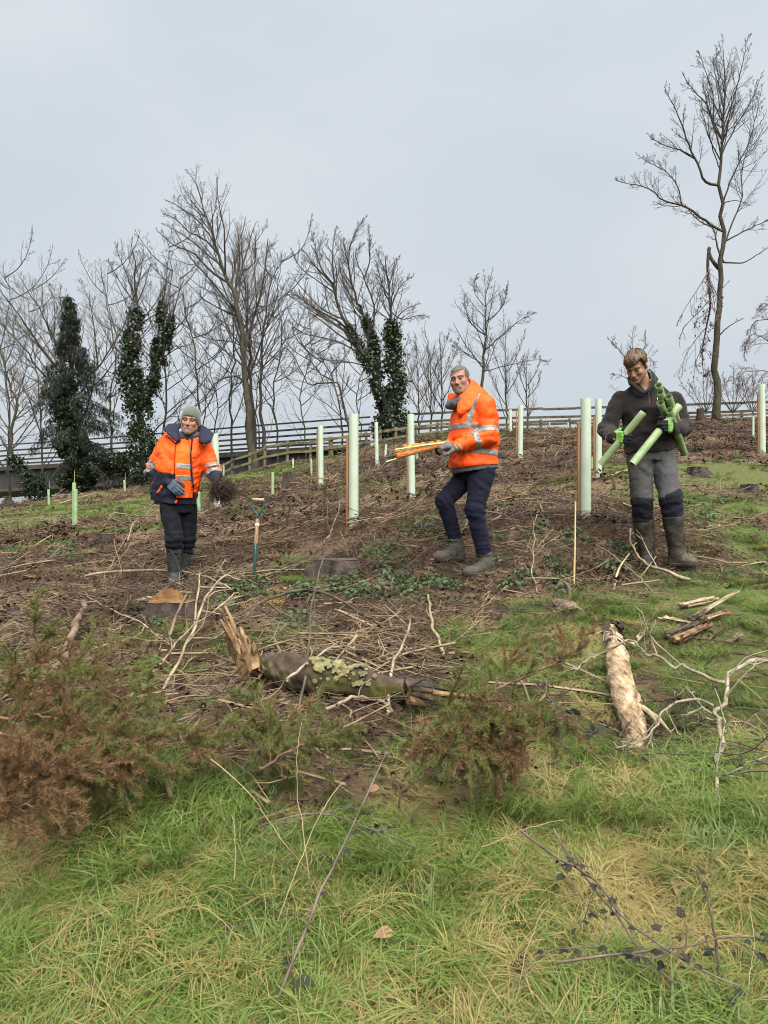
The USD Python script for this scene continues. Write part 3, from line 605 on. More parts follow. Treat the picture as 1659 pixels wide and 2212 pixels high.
# ---------------------------------------------------------------- bridge, road fence, timber fence, tree shelters
M_concrete = noisy("dark_stained_girder", (0.014, 0.015, 0.016), (0.030, 0.031, 0.032), 1.2, 6, 0.8, 0.2, (1, 1, 0.3))
M_edge = noisy("brown_deck_edge", (0.022, 0.019, 0.015), (0.048, 0.042, 0.033), 2.0, 5, 0.85, 0.2)
M_steel = noisy("weathered_grey_rail", (0.013, 0.013, 0.0125), (0.034, 0.033, 0.032), 3.0, 4, 0.6, 0.1)
M_timber_old = noisy("old_timber", (0.026, 0.021, 0.014), (0.075, 0.061, 0.041), 5, 6, 0.9, 0.4, (1, 1, 0.4))
M_timber_green = noisy("algae_green_timber", (0.026, 0.024, 0.012), (0.080, 0.070, 0.036), 4, 6, 0.9, 0.4, (1, 1, 0.4), c3=(0.11, 0.092, 0.054))

def beam(mb, a, b, w, h, rng=None, jit=0.0):
    a, b = np.asarray(a, float), np.asarray(b, float)
    d = b - a; L = np.linalg.norm(d); d /= L
    s = np.cross(d, [0, 0, 1.0]); s /= np.linalg.norm(s); u = np.cross(s, d)
    m = rounded_box((w, L, h), min(w, h) * 0.12)
    R = np.stack([s, d, u], 1)
    return mb.add(m.vertices @ R.T + (a + b) / 2, m.faces)

# bridge over the valley at the left, running on as the road's parapet
bx = [(-160, 970, 1018, 1075, 55), (0, 962, 1009, 1064, 52), (205, 948, 997, 1052, 50), (640, 913, 968, 1030, 44), (800, 901, 958, 1010, 42.2)]
bt = thing("road_bridge", "dark road bridge with grey post-and-rail parapet spanning the left-hand valley", "bridge")
def bpt(u, k):
    us = [b[0] for b in bx]; d = np.interp(u, us, [b[4] for b in bx]); v = np.interp(u, us, [b[k] for b in bx]); return P(u, v, d)
gm, em = MB(), MB()
for a, b in zip(bx[:-1], bx[1:]):
    for mb, lo, hi, out in ((gm, 3, 2, 0.0), (em, 2, 2, -0.25)):
        p, q = P(a[0], a[hi], a[4]), P(b[0], b[hi], b[4]); p2, q2 = P(a[0], a[lo], a[4]), P(b[0], b[lo], b[4])
        if mb is em: p2, q2 = p - [0, 0, 0.28], q - [0, 0, 0.28]
        o, w = np.array([0, out, 0]), np.array([0, 7.5 - out * 2, 0])
        if mb is gm: p, q = p - [0, 0, 0.285], q - [0, 0, 0.285]
        v = np.array([p + o, q + o, q2 + o, p2 + o, p + o + w, q + o + w, q2 + o + w, p2 + o + w])
        mb.add(v, np.array([[0, 3, 2, 1], [4, 5, 6, 7], [0, 1, 5, 4], [3, 7, 6, 2], [0, 4, 7, 3], [1, 2, 6, 5]]))
gm.build(path(bt), "girder", M_concrete); em.build(path(bt), "deck_edge", M_edge)
fl = MB()
for a, b in zip(bx[:-1], bx[1:]): beam(fl, P(a[0], a[3], a[4]) + [0, -0.12, 0.10], P(b[0], b[3], b[4]) + [0, -0.12, 0.10], 0.25, 0.20)
fl.build(path(bt), "bottom_flange", M_edge)
pu = [-150, -40, 45, 105, 170, 235, 300, 365, 425, 482, 535, 588, 638, 685, 730, 775]
for u in pu:
    p, q = bpt(u, 1), bpt(u, 2)
    beam(MB(), q + [0, 0.05, 0.0], p + [0, 0.05, 0.06], 0.20, 0.14).build(path(bt), "rail_post", M_steel)
    p = p + [1.0, 0, -0.75]
    if u > 60: beam(MB(), bpt(u - 13, 2) + [0, -0.1, 0], bpt(u - 13, 2) + [0, -0.1, 0.65], 0.13, 0.10).build(path(bt), "barrier_post", M_steel)
for k, f in enumerate((0.0, 0.27, 0.50, 0.72, 0.90)):
    pts = [P(b[0], b[1] + (b[2] - b[1]) * f, b[4]) + [0, -0.06 - (0.10 if k > 2 else 0), 0] for b in bx]
    mb = MB()
    for a, b in zip(pts[:-1], pts[1:]): beam(mb, a, b, 0.07, 0.11 if k else 0.09)
    mb.build(path(bt), "rail", M_steel)
# the road's fence along the crest to the right
rf = thing("road_fence", "tall four-rail road fence along the crest on the right", "fence")
rx = [(806, 901, 42.0), (1000, 888.5, 40), (1300, 881, 39), (1659, 868.5, 38), (1860, 862, 37.5)]
def rpt(u): return P(u, np.interp(u, [r[0] for r in rx], [r[1] for r in rx]), np.interp(u, [r[0] for r in rx], [r[2] for r in rx]))
rng = np.random.default_rng(61)
for u in np.arange(815, 1860, 73.0):
    p = rpt(u); b = np.array([p[0], p[1], float(ground(p[0], p[1])) - 0.2])
    beam(MB(), b, p + [0, 0, 0.10], 0.17, 0.13).build(path(rf), "post", M_timber_old if u > 960 else M_steel)
ru = np.arange(806, 1861, 73.0)
for k, dz in enumerate((0.0, 0.42, 0.78, 1.08)):
    for a, b in zip(ru[:-1], ru[1:]):
        beam(MB(), rpt(a) - [0.0, 0.10, dz - rng.normal() * 0.012], rpt(b + 1) - [0, 0.10, dz - rng.normal() * 0.012], 0.045, 0.12).build(path(rf), "rail", M_timber_old)

# the lower timber fence, stepping down to the left
def fence(name, label, us, tops, hts, ds, mats, fr=(0.10, 0.42, 0.76), width=0.13):
    f = thing(name, label, "fence")
    pts = [P(u, v, d) for u, v, d in zip(us, tops, ds)]
    for i, (p, h) in enumerate(zip(pts, hts)):
        b = np.array([p[0] + rng.normal() * 0.02, p[1], p[2] - h - 0.35])
        beam(MB(), b, p, width, 0.11).build(path(f), "post", mats)
    for k in fr:
        for i in range(len(pts) - 1):
            a, b = pts[i] - [0, 0.085, k * hts[i]], pts[i + 1] - [0, 0.085, k * hts[i + 1]]
            e = (b - a) / np.linalg.norm(b - a) * 0.06
            beam(MB(), a - e + [0, 0, rng.normal() * 0.015], b + e + [0, 0.002 * (i % 2), rng.normal() * 0.015], 0.04, 0.105).build(path(f), "rail", mats)
    return f
z8 = unit(480, 1020, 1120, 1220, 1659)
q = [z8(a, b) for a, b in ((150, 385), (262, 326), (375, 290), (474, 240), (620, 212), (770, 225 - 18), (893, 186))]
fence("timber_fence", "algae-stained three-rail timber fence stepping down to the left below the stand", [a for a, b in q], [b for a, b in q],
      [1.05, 1.05, 1.1, 1.25, 1.2, 1.15, 1.1], [34.2, 33.8, 33.4, 33, 32.8, 32.6, 32.4], M_timber_green)
q = [z8(a, b) for a, b in ((905, 186), (1015, 172), (1128, 152), (1222, 160 - 22), (1322, 124), (1450, 108), (1590, 92), (1710, 84))]
fence("timber_fence", "algae-stained three-rail timber fence climbing right behind the middle worker", [a for a, b in q], [b for a, b in q],
      [1.15, 1.12, 1.1, 1.1, 1.1, 1.05, 1.0, 1.0], [32.3, 32.2, 32.2, 32.4, 32.8, 33.4, 34, 34.6], M_timber_green)
us = list(np.arange(1106, 1880, 62.0))
fence("timber_fence", "low weathered timber fence under the road fence on the right-hand crest", us, list(np.interp(us, [1100, 1400, 1659, 1880], [908, 899, 888, 882])), [1.0] * len(us), [36.5] * len(us), M_timber_old, fr=(0.12, 0.5), width=0.14)

# ---- tree shelters
M_tube = mat("pale_green_tube", {"tc": ("texture_coordinate", {}), "n": ("noise_texture", {"scale": 3.0, "detail": 4.0}), "oi": ("object_info", {}),
    "r": ("rgb_ramp", {"ramp": [(0.3, (0.40, 0.465, 0.365)), (0.7, (0.48, 0.545, 0.44))]}), "w": ("wave_texture", {"scale": 9.0, "bands_direction": "x"}),
    "b": ("bump", {"strength": 0.25, "distance": 0.003}), "p": ("principled_bsdf", {"roughness": 0.42, "specular_ior_level": 0.35}), "t": ("translucent_bsdf", {}), "m": ("mix_closure", {"fac": 0.38})},
    [("tc.object", "n.vector"), ("n.fac", "r.fac"), ("tc.object", "w.vector"), ("w.fac", "b.height"), ("b.normal", "p.normal"), ("r.color", "p.base_color"), ("r.color", "t.color"), ("p.BSDF", "m.closure1"), ("t.BSDF", "m.closure2")], "m.closure")
M_tube_small = noisy("mid_green_tube", (0.22, 0.32, 0.16), (0.31, 0.41, 0.235), 5, 4, 0.4, 0.1, trans=0.35)
M_stake = noisy("orange_brown_stake", (0.13, 0.058, 0.021), (0.25, 0.125, 0.048), 6, 5, 0.85, 0.3, (1, 1, 0.2))
M_cane = noisy("bamboo_cane", (0.30, 0.22, 0.10), (0.46, 0.36, 0.19), 8, 4, 0.6, 0.1, (1, 1, 0.2))
M_tie = noisy("green_tie", (0.16, 0.19, 0.13), (0.26, 0.30, 0.22), 5, 2, 0.5, 0.0)

def shell(r, h, wall=0.003, sides=18, taper=0.0, flare=0.0, wob=None):
    """An open tube with a wall, its rim rolled out a little."""
    a = np.arange(sides) * 2 * np.pi / sides
    prof = [(r, 0), (r + taper * 0.5, h * 0.5), (r + taper, h - 0.025), (r + taper + flare, h), (r + taper + flare - wall, h + 0.001), (r + taper - wall, h - 0.03), (r - wall, 0.0)]
    v = np.array([[R * np.cos(t), R * np.sin(t), z] for R, z in prof for t in a])
    n = len(prof); i = np.arange(n - 1)[:, None] * sides; j = np.arange(sides)[None]; j2 = (j + 1) % sides
    f = np.stack([i + j, i + j2, i + sides + j2, i + sides + j], -1).reshape(-1, 4)
    return v, f

def shelter(u, vt, vb, h, label, r=0.052, lean=0.0, stake=None, cane=0.0, group="green plastic tree shelters on the slope", small=False, d=None):
    d = d or FPX * h / (vb - vt)
    p = G(u, vb, d)
    top = P(u + lean, vt, d)
    hh = top[2] - p[2]                              # follow the photograph's top, foot in the ground
    t = thing("tree_shelter", label, "tree shelter", p, group=group)
    R = np.eye(3); ax = np.array([(top[0] - p[0]), 0, hh]); R = rot_to(ax) if abs(lean) > 0.5 else np.eye(3)
    v, f = shell(r, hh + 0.03, flare=0.004 if not small else 0.0, sides=20 if d < 15 else 12)
    v = v + [0, 0, -0.03]
    MB().add(v @ R.T, f).build(path(t), "tube", M_tube_small if small else M_tube, True)
    if stake:
        sh, sx = stake
        m = MB(); m.box((0.026, 0.026, hh * sh + 0.12), (sx * (r + 0.017), 0.012, (hh * sh + 0.12) / 2 - 0.12), chamfer=0.003); m.build(path(t), "stake", M_stake)
    if cane:
        MB().tube([[0.0, 0, hh * 0.5], [0.003, 0, hh], [0.006, 0, hh + cane]], [0.006, 0.006, 0.004], 5).build(path(t), "cane", M_cane)
    return t
L = "standing on the brushy slope"
shelter(764, 895, 1135, 1.2, "tallest-looking pale shelter with stake, just right of the spade", r=0.052, stake=(0.80, -1))
shelter(1265.5, 862, 1130, 1.2, "nearest pale shelter with stake, left of the fair-haired worker", r=0.050, stake=(0.80, -1))
shelter(1293, 862, 1030, 1.2, "pale shelter close behind the nearest one, beside the fair-haired worker's arm", r=0.050, stake=(0.78, -1))
shelter(693, 920, 1058, 1.2, "pale shelter with thin stake, second large one right of the spade man", r=0.052, stake=(0.95, -1), lean=-0.8)
shelter(890, 895, 1072, 1.2, "pale shelter with rust-brown stake behind the orange bundle", r=0.050, stake=(0.86, -1), lean=-3)
shelter(1123.5, 876, 995, 1.2, "pale shelter standing right of the middle worker's back", r=0.058, stake=(0.9, -1), lean=1.5)
shelter(1647.5, 830, 980, 1.2, "pale shelter with stake at the right edge of the slope", r=0.053, stake=(0.86, -1), lean=-2)
shelter(814.5, 912, 1010, 1.2, "slim pale shelter between the two staked ones in mid slope", r=0.050, lean=-2)
shelter(1103, 885, 950, 1.15, "pale shelter near the crest fence right of the middle worker", r=0.062, lean=-1)
shelter(470, 937, 1058, 1.2, "leaning pale shelter behind the left worker's shoulder", r=0.060, lean=-6, d=13.4)
shelter(429, 1062, 1140, 0.9, "pale shelter showing below the left worker's jacket", r=0.040, small=True, lean=-2, d=12.5)
shelter(1462, 938, 967, 0.75, "pale shelter stub showing under the fair-haired worker's elbow", r=0.055, d=17, lean=0)
shelter(163, 1057, 1145, 0.65, "front one of a pair of short green guards at the left", r=0.032, small=True)
shelter(160, 1043, 1128, 0.65, "rear one of a pair of short green guards at the left", r=0.032, small=True, cane=0.2)
shelter(106, 1057, 1101, 0.65, "leftmost short green guard with a bare cane above it", r=0.038, small=True, cane=0.25, lean=-1.5)
shelter(270, 1037, 1078, 0.65, "short green guard with a cane below the ivy-clad forked tree", r=0.040, small=True, cane=0.25, lean=-1.5)
shelter(589, 1020, 1085, 0.65, "short green guard right of the spade, alone in the grass", r=0.033, small=True)
shelter(483, 1006, 1040, 0.65, "short green guard right of the leaning shelter", r=0.040, small=True, cane=0.1)
shelter(633, 991, 1026, 0.6, "far short pale guard below the timber fence", r=0.034, cane=0.0)
shelter(673, 991, 1038, 0.65, "far short green guard just left of the second large shelter", r=0.034, small=True, lean=-1.5)
shelter(832, 960, 988, 0.6, "short pale guard left of the orange bundle's tip", r=0.036, lean=2, d=24)
shelter(967, 988, 1031, 0.65, "short green guard below the middle worker's gloves", r=0.038, small=True, d=22)
shelter(901, 975, 1026, 0.65, "short green guard half hidden by the shelter behind the orange bundle", r=0.040, small=True, lean=-2)
shelter(1278, 988, 1075, 0.65, "green guard half hidden by the nearest shelter", r=0.034, small=True, lean=1)
for i, (u, vt, vb, le, lab) in enumerate([(1147, 925, 950, -4, "small leaning pale guard right of the middle worker"), (1175, 935, 970, 0, "small pale guard on the upper slope, left of two"), (1213, 942, 983, 0, "small pale guard on the upper slope, right of two"),
                                     (1187, 912, 934, 0, "tiny far guard by the crest, left of two"), (1227, 912, 936, 0, "tiny far guard by the crest, right of two"), (1627, 900, 948, 0, "small thin pale guard left of the right-edge shelter"),
                                     (1011, 917, 935, 1, "tiny far guard behind the middle worker's collar"), (933, 940, 962, 0, "tiny far guard above the orange bundle")]):
    shelter(u, vt, vb, 0.6, lab, r=0.030, lean=le, d=min(FPX * 0.6 / (vb - vt), 31.5))
# ---------------------------------------------------------------- people: smooth bodies and clothes from blended round limbs, meshed by surface nets
def nets(fn, lo, hi, h, ax=None):
    """The zero surface of fn(points) on a grid: vertices and quads turned to triangles."""
    A = ax or [np.arange(lo[k], hi[k] + h, h) for k in range(3)]
    S = [len(a) for a in A]
    X = np.stack(np.meshgrid(*A, indexing="ij"), -1).reshape(-1, 3)
    X = X.reshape(*S, 3)
    B = 5                                              # far blocks are settled by one look at their middle
    E = [np.arange(0, n, B) for n in S]; C, Rr = [], []
    for a, e, n in zip(A, E, S):
        hi_ = np.minimum(e + B - 1, n - 1); C.append((a[e] + a[hi_]) / 2); Rr.append((a[hi_] - a[e]) / 2)
    Cc = np.stack(np.meshgrid(*C, indexing="ij"), -1).reshape(-1, 3); Rd = np.sqrt(sum(g ** 2 for g in np.meshgrid(*Rr, indexing="ij"))).ravel()
    Fc = np.asarray(fn(Cc), np.float32)
    need = np.abs(Fc) < 2.4 * Rd + 0.012
    shp = [len(e) for e in E]
    up = lambda z: np.repeat(np.repeat(np.repeat(z.reshape(shp), B, 0), B, 1), B, 2)[:S[0], :S[1], :S[2]]
    F = up(Fc).copy(); M = up(need)
    pts = X[M]; val = np.empty(len(pts), np.float32)
    for i in range(0, len(pts), 300000): val[i:i + 300000] = fn(pts[i:i + 300000])
    F[M] = val
    ins = F < 0
    c = np.zeros([s - 1 for s in S], np.int8)
    for a, b, e in np.ndindex(2, 2, 2): c += ins[a:S[0] - 1 + a, b:S[1] - 1 + b, e:S[2] - 1 + e]
    cells = np.argwhere((c > 0) & (c < 8))
    idx = np.full(c.shape, -1, np.int64); idx[tuple(cells.T)] = np.arange(len(cells))
    acc, cnt = np.zeros((len(cells), 3)), np.zeros(len(cells))
    for axis in range(3):
        o1, o2 = [k for k in range(3) if k != axis]
        for p in (0, 1):
            for q in (0, 1):
                a = cells.copy(); a[:, o1] += p; a[:, o2] += q
                b = a.copy(); b[:, axis] += 1
                fa, fb = F[tuple(a.T)], F[tuple(b.T)]
                m = (fa < 0) != (fb < 0)
                t = (fa / (fa - fb + 1e-20))[:, None]
                pt = X[tuple(a.T)] * (1 - t) + X[tuple(b.T)] * t
                acc[m] += pt[m]; cnt[m] += 1
    v = acc / np.maximum(cnt, 1)[:, None]
    quads = []
    for axis in range(3):
        o1, o2 = [(1, 2), (2, 0), (0, 1)][axis]
        sl = [slice(None)] * 3; sl2 = [slice(None)] * 3
        sl[axis] = slice(0, -1); sl2[axis] = slice(1, None)
        ch = ins[tuple(sl)] != ins[tuple(sl2)]
        e = np.argwhere(ch)
        e = e[(e[:, o1] > 0) & (e[:, o2] > 0) & (e[:, o1] < S[o1] - 1) & (e[:, o2] < S[o2] - 1)]
        def cell(p, q):
            k = e.copy(); k[:, o1] -= p; k[:, o2] -= q; return idx[tuple(k.T)]
        Q = np.stack([cell(1, 1), cell(0, 1), cell(0, 0), cell(1, 0)], 1)
        flip = ~ins[tuple(e.T)]
        Q[flip] = Q[flip][:, ::-1]
        quads.append(Q)
    Q = np.vstack(quads)
    return v, np.vstack([Q[:, [0, 1, 2]], Q[:, [0, 2, 3]]])

def smin(a, b, k):
    if k <= 0: return np.minimum(a, b)
    h = np.maximum(k - np.abs(a - b), 0) / k
    return np.minimum(a, b) - h * h * k * 0.25
def smax(a, b, k): return -smin(-a, -b, k)
def cone(a, b, ra, rb):
    a, b = np.asarray(a, float), np.asarray(b, float); ab = b - a; L2 = ab @ ab + 1e-12
    def f(q):
        t = np.clip((q - a) @ ab / L2, 0, 1)
        return np.linalg.norm(q - a - t[:, None] * ab, axis=1) - (ra + (rb - ra) * t)
    return f
def ell(c, r, R=np.eye(3)):
    c, r = np.asarray(c, float), np.asarray(r, float)
    def f(q):
        p = (q - c) @ R
        k0 = np.linalg.norm(p / r, axis=1); k1 = np.linalg.norm(p / (r * r), axis=1) + 1e-9
        return k0 * (k0 - 1) / k1
    return f
def loft(stations, R, pw=2.3):
    """Stacked superellipses: (centre point, half width along R's x, half depth along R's y), ordered along R's z."""
    C = np.array([s[0] for s in stations], float); W = np.array([[s[1], s[2]] for s in stations], float)
    Z = C @ R[:, 2]
    def f(q):
        z = q @ R[:, 2]; zc = np.clip(z, Z[0], Z[-1])
        c = np.stack([np.interp(zc, Z, C[:, k]) for k in range(3)], 1); w = np.stack([np.interp(zc, Z, W[:, k]) for k in range(2)], 1)
        p = (q - c) @ R
        rad = (np.abs(p[:, 0] / w[:, 0]) ** pw + np.abs(p[:, 1] / w[:, 1]) ** pw) ** (1 / pw)
        side = (rad - 1) * w.min(1)
        out = np.abs(z - zc)
        return np.where(out > 0, np.hypot(np.maximum(side, 0), out) + np.minimum(side, 0) * 0, side) if True else side
    return f
def union(prims, k=0.03):
    def f(q):
        d = None
        for p in prims:
            kk = k
            if isinstance(p, tuple): p, kk = p
            e = p(q); d = e if d is None else smin(d, e, kk)
        return d
    return f
def wrinkled(f, amp=0.006, scale=14.0, seed=1, folds=()):
    """Cloth: noise folds, and sharper creases round the given joints (centre, axis, reach, waves per metre, height)."""
    def g(q):
        d = f(q).copy()
        m = np.abs(d) < 0.045
        p = q[m]
        if len(p):
            w = (meshkit.fbm(p * [scale, scale, scale * 0.7] + seed * 3.1, 3, seed) - 0.5) * 2 * amp
            r = 1 - np.abs(meshkit.noise(p * [scale * 0.7, scale * 0.7, scale * 0.45] + seed, seed + 9) - 0.5) * 2
            w = w + (r ** 3 - 0.3) * amp * 0.8
            wr = p + .05 * meshkit.noise(p * 7 + seed, seed + 2)[:, None]
            r2 = 1 - np.abs(meshkit.noise(wr * [scale * .8, scale * .8, scale * 1.25] + seed * 1.7, seed + 12) - 0.5) * 2
            r3 = 1 - np.abs(meshkit.noise(wr @ np.array([[.7, 0, .7], [0, 1, 0], [-.7, 0, .7]]) * [scale * 3.0, scale, scale * 1.1] + seed, seed + 15) - 0.5) * 2
            w = w + ((r2 ** 4 - .2) * .30 + (r3 ** 5 - .15) * .42) * amp
            for c, a, reach, freq, h in folds:
                a = np.asarray(a, float) / np.linalg.norm(a)
                rel = p - c; s = rel @ a + 0.060 * (meshkit.noise(p * 9 + seed, seed + 4) - .5) + .03 * (meshkit.noise(p * 21 + seed, seed + 5) - .5)
                w = w + .8 * h * np.sin(s * freq * 2 * np.pi) * np.exp(-(np.linalg.norm(rel, axis=1) / reach) ** 2)
            d[m] = d[m] + w
        return d
    return g
def cut(f, *planes):
    """Keeps what lies where every plane function is negative."""
    def g(q):
        d = f(q)
        for p in planes: d = np.maximum(d, p(q))
        return d
    return g
def plane(point, normal):
    n = np.asarray(normal, float) / np.linalg.norm(normal); c = float(np.dot(point, n))
    return lambda q: q @ n - c
def inflate(f, r): return lambda q: f(q) - r
def slab(point, normal, half):
    n = np.asarray(normal, float) / np.linalg.norm(normal); c = float(np.dot(point, n))
    return lambda q: np.abs(q @ n - c) - half

def cols(m, c): UsdGeom.PrimvarsAPI(m).CreatePrimvar("tint", Sdf.ValueTypeNames.Color3fArray, "vertex").Set(Vt.Vec3fArray.FromNumpy(np.ascontiguousarray(c, np.float32)))

M_skin = mat("skin", {"a": ("attribute", {"attribute": "tint"}), "tc": ("texture_coordinate", {}), "n": ("noise_texture", {"scale": 60.0, "detail": 4.0}), "h": ("hsv", {}), "mr": ("map_range", {"to_min": 0.8, "to_max": 1.2}),
    "b": ("bump", {"strength": 0.2, "distance": 0.002}), "p": ("principled_bsdf", {"roughness": 0.55, "specular_ior_level": 0.22, "subsurface_weight": 0.10, "subsurface_scale": 0.006, "subsurface_radius": (1.0, 0.35, 0.2)})},
    [("tc.object", "n.vector"), ("n.fac", "mr.value"), ("mr.result", "h.value"), ("a.color", "h.color"), ("h.color", "p.base_color"), ("n.fac", "b.height"), ("b.normal", "p.normal")], "p.BSDF")
def cloth(name, c, var=0.18, rough=0.85, scale=90.0, dirt=None, dirt_amt=0.0, sheen=0.1, dirt_scale=5.0, bump=0.15):
    c = np.array(c)
    N = {"tc": ("texture_coordinate", {}), "n": ("noise_texture", {"scale": scale, "detail": 4.0}), "n2": ("noise_texture", {"scale": dirt_scale, "detail": 7.0, "roughness": 0.65}),
         "r": ("rgb_ramp", {"ramp": [(0.3, tuple(c * (1 - var))), (0.7, tuple(np.minimum(c * (1 + var), 1)))]}), "dm": ("map_range", {"from_min": 0.45, "from_max": 0.75, "to_max": dirt_amt, "clamp": True}),
         "d": ("mix_color", {"b": dirt or tuple(c * 0.6)}), "b": ("bump", {"strength": bump, "distance": 0.002}), "p": ("principled_bsdf", {"roughness": rough, "specular_ior_level": 0.12, "sheen_weight": sheen})}
    return mat(name, N, [("tc.object", "n.vector"), ("tc.object", "n2.vector"), ("n.fac", "r.fac"), ("n2.fac", "dm.value"), ("dm.result", "d.fac"), ("r.color", "d.a"), ("d.result", "p.base_color"), ("n.fac", "b.height"), ("b.normal", "p.normal")], "p.BSDF")
C_orange = cloth("orange_jacket_cloth", (0.64, 0.066, 0.006), 0.06, 0.55, 60, (0.34, 0.052, 0.014), 0.4, 0.0)
C_orange2 = cloth("orange_vest_cloth", (0.68, 0.082, 0.006), 0.05, 0.6, 60, (0.5, 0.075, 0.012), 0.25, 0.0)
C_navy = cloth("navy_cloth", (0.0075, 0.0095, 0.020), 0.2, 0.7, 70, (0.018, 0.017, 0.021), 0.3, 0.03)
C_trouser = cloth("dark_work_trousers", (0.0040, 0.0046, 0.0075), 0.2, 0.85, 80, (0.013, 0.011, 0.009), 0.4, 0.02)
C_jeans = cloth("dark_navy_jeans", (0.0048, 0.0056, 0.0145), 0.2, 0.85, 110, (0.016, 0.013, 0.012), 0.35, 0.02)
C_fleece = cloth("charcoal_fleece", (0.0115, 0.0098, 0.0092), 0.25, 0.95, 140, (0.021, 0.015, 0.012), 0.5, 0.06)
C_grey = cloth("grey_trousers", (0.050, 0.050, 0.052), 0.15, 0.9, 100, (0.032, 0.027, 0.022), 0.6, 0.03)
C_patch = cloth("black_knee_patch", (0.006, 0.007, 0.011), 0.2, 0.85, 100, (0.02, 0.017, 0.015), 0.4, 0.02)
C_snood = cloth("grey_snood", (0.045, 0.046, 0.053), 0.3, 0.95, 60)
C_beanie = cloth("grey_green_beanie", (0.060, 0.070, 0.056), 0.15, 0.95, 160, None, 0.0, 0.3)
C_underlayer = cloth("dark_grey_underlayer", (0.050, 0.052, 0.058), 0.15, 0.9, 120)
C_reflect = mat("reflective_tape", {"tc": ("texture_coordinate", {}), "n": ("noise_texture", {"scale": 25.0, "detail": 3.0}), "r": ("rgb_ramp", {"ramp": [(0.3, (0.10, 0.096, 0.085)), (0.7, (0.165, 0.16, 0.145))]}), "p": ("principled_bsdf", {"roughness": 0.42, "specular_ior_level": 0.5})},
    [("tc.object", "n.vector"), ("n.fac", "r.fac"), ("r.color", "p.base_color")], "p.BSDF")
C_boot = cloth("muddy_rubber_boot", (0.022, 0.022, 0.018), 0.15, 0.55, 30, (0.10, 0.078, 0.050), 0.75, 0.0, 7.0, 0.1)
C_boot_dark = cloth("grey_rubber_boot", (0.022, 0.023, 0.022), 0.15, 0.5, 30, (0.07, 0.060, 0.046), 0.5, 0.0, 7.0, 0.1)
C_leather = cloth("muddy_hiking_boot", (0.042, 0.038, 0.032), 0.3, 0.85, 50, (0.075, 0.060, 0.041), 0.7, 0.0, 14.0, 0.4)
C_sole = cloth("dark_sole", (0.025, 0.023, 0.021), 0.3, 0.8, 50, (0.10, 0.08, 0.055), 0.6, 0.0)
C_glove_grey = cloth("grey_glove", (0.075, 0.070, 0.066), 0.2, 0.85, 80)
C_glove_black = cloth("black_glove", (0.009, 0.009, 0.010), 0.3, 0.8, 80, sheen=0.02)
C_glove_blue = cloth("blue_grey_glove", (0.030, 0.048, 0.068), 0.3, 0.8, 50, (0.04, 0.045, 0.05), 0.8, 0.1, 20)
C_glove_green = cloth("lime_green_glove", (0.105, 0.235, 0.045), 0.15, 0.8, 80, (0.08, 0.12, 0.04), 0.4)
C_hair_grey = noisy("cropped_grey_hair", (0.026, 0.022, 0.019), (0.095, 0.085, 0.075), 90, 5, 0.8, 0.6, (1, 1, 0.4), 0.004)
C_hair_fair = noisy("fair_brown_hair", (0.022, 0.013, 0.007), (0.092, 0.056, 0.030), 55, 6, 0.6, 0.8, (1.0, 1.0, 0.22), 0.006)
C_print = mat("white_print", {"p": ("principled_bsdf", {"base_color": (0.62, 0.62, 0.60), "roughness": 0.8})}, (), "p.BSDF")
C_print_dark = mat("dark_print", {"p": ("principled_bsdf", {"base_color": (0.22, 0.06, 0.02), "roughness": 0.8})}, (), "p.BSDF")
C_zip = mat("zip", {"p": ("principled_bsdf", {"base_color": (0.05, 0.035, 0.03), "roughness": 0.5})}, (), "p.BSDF")

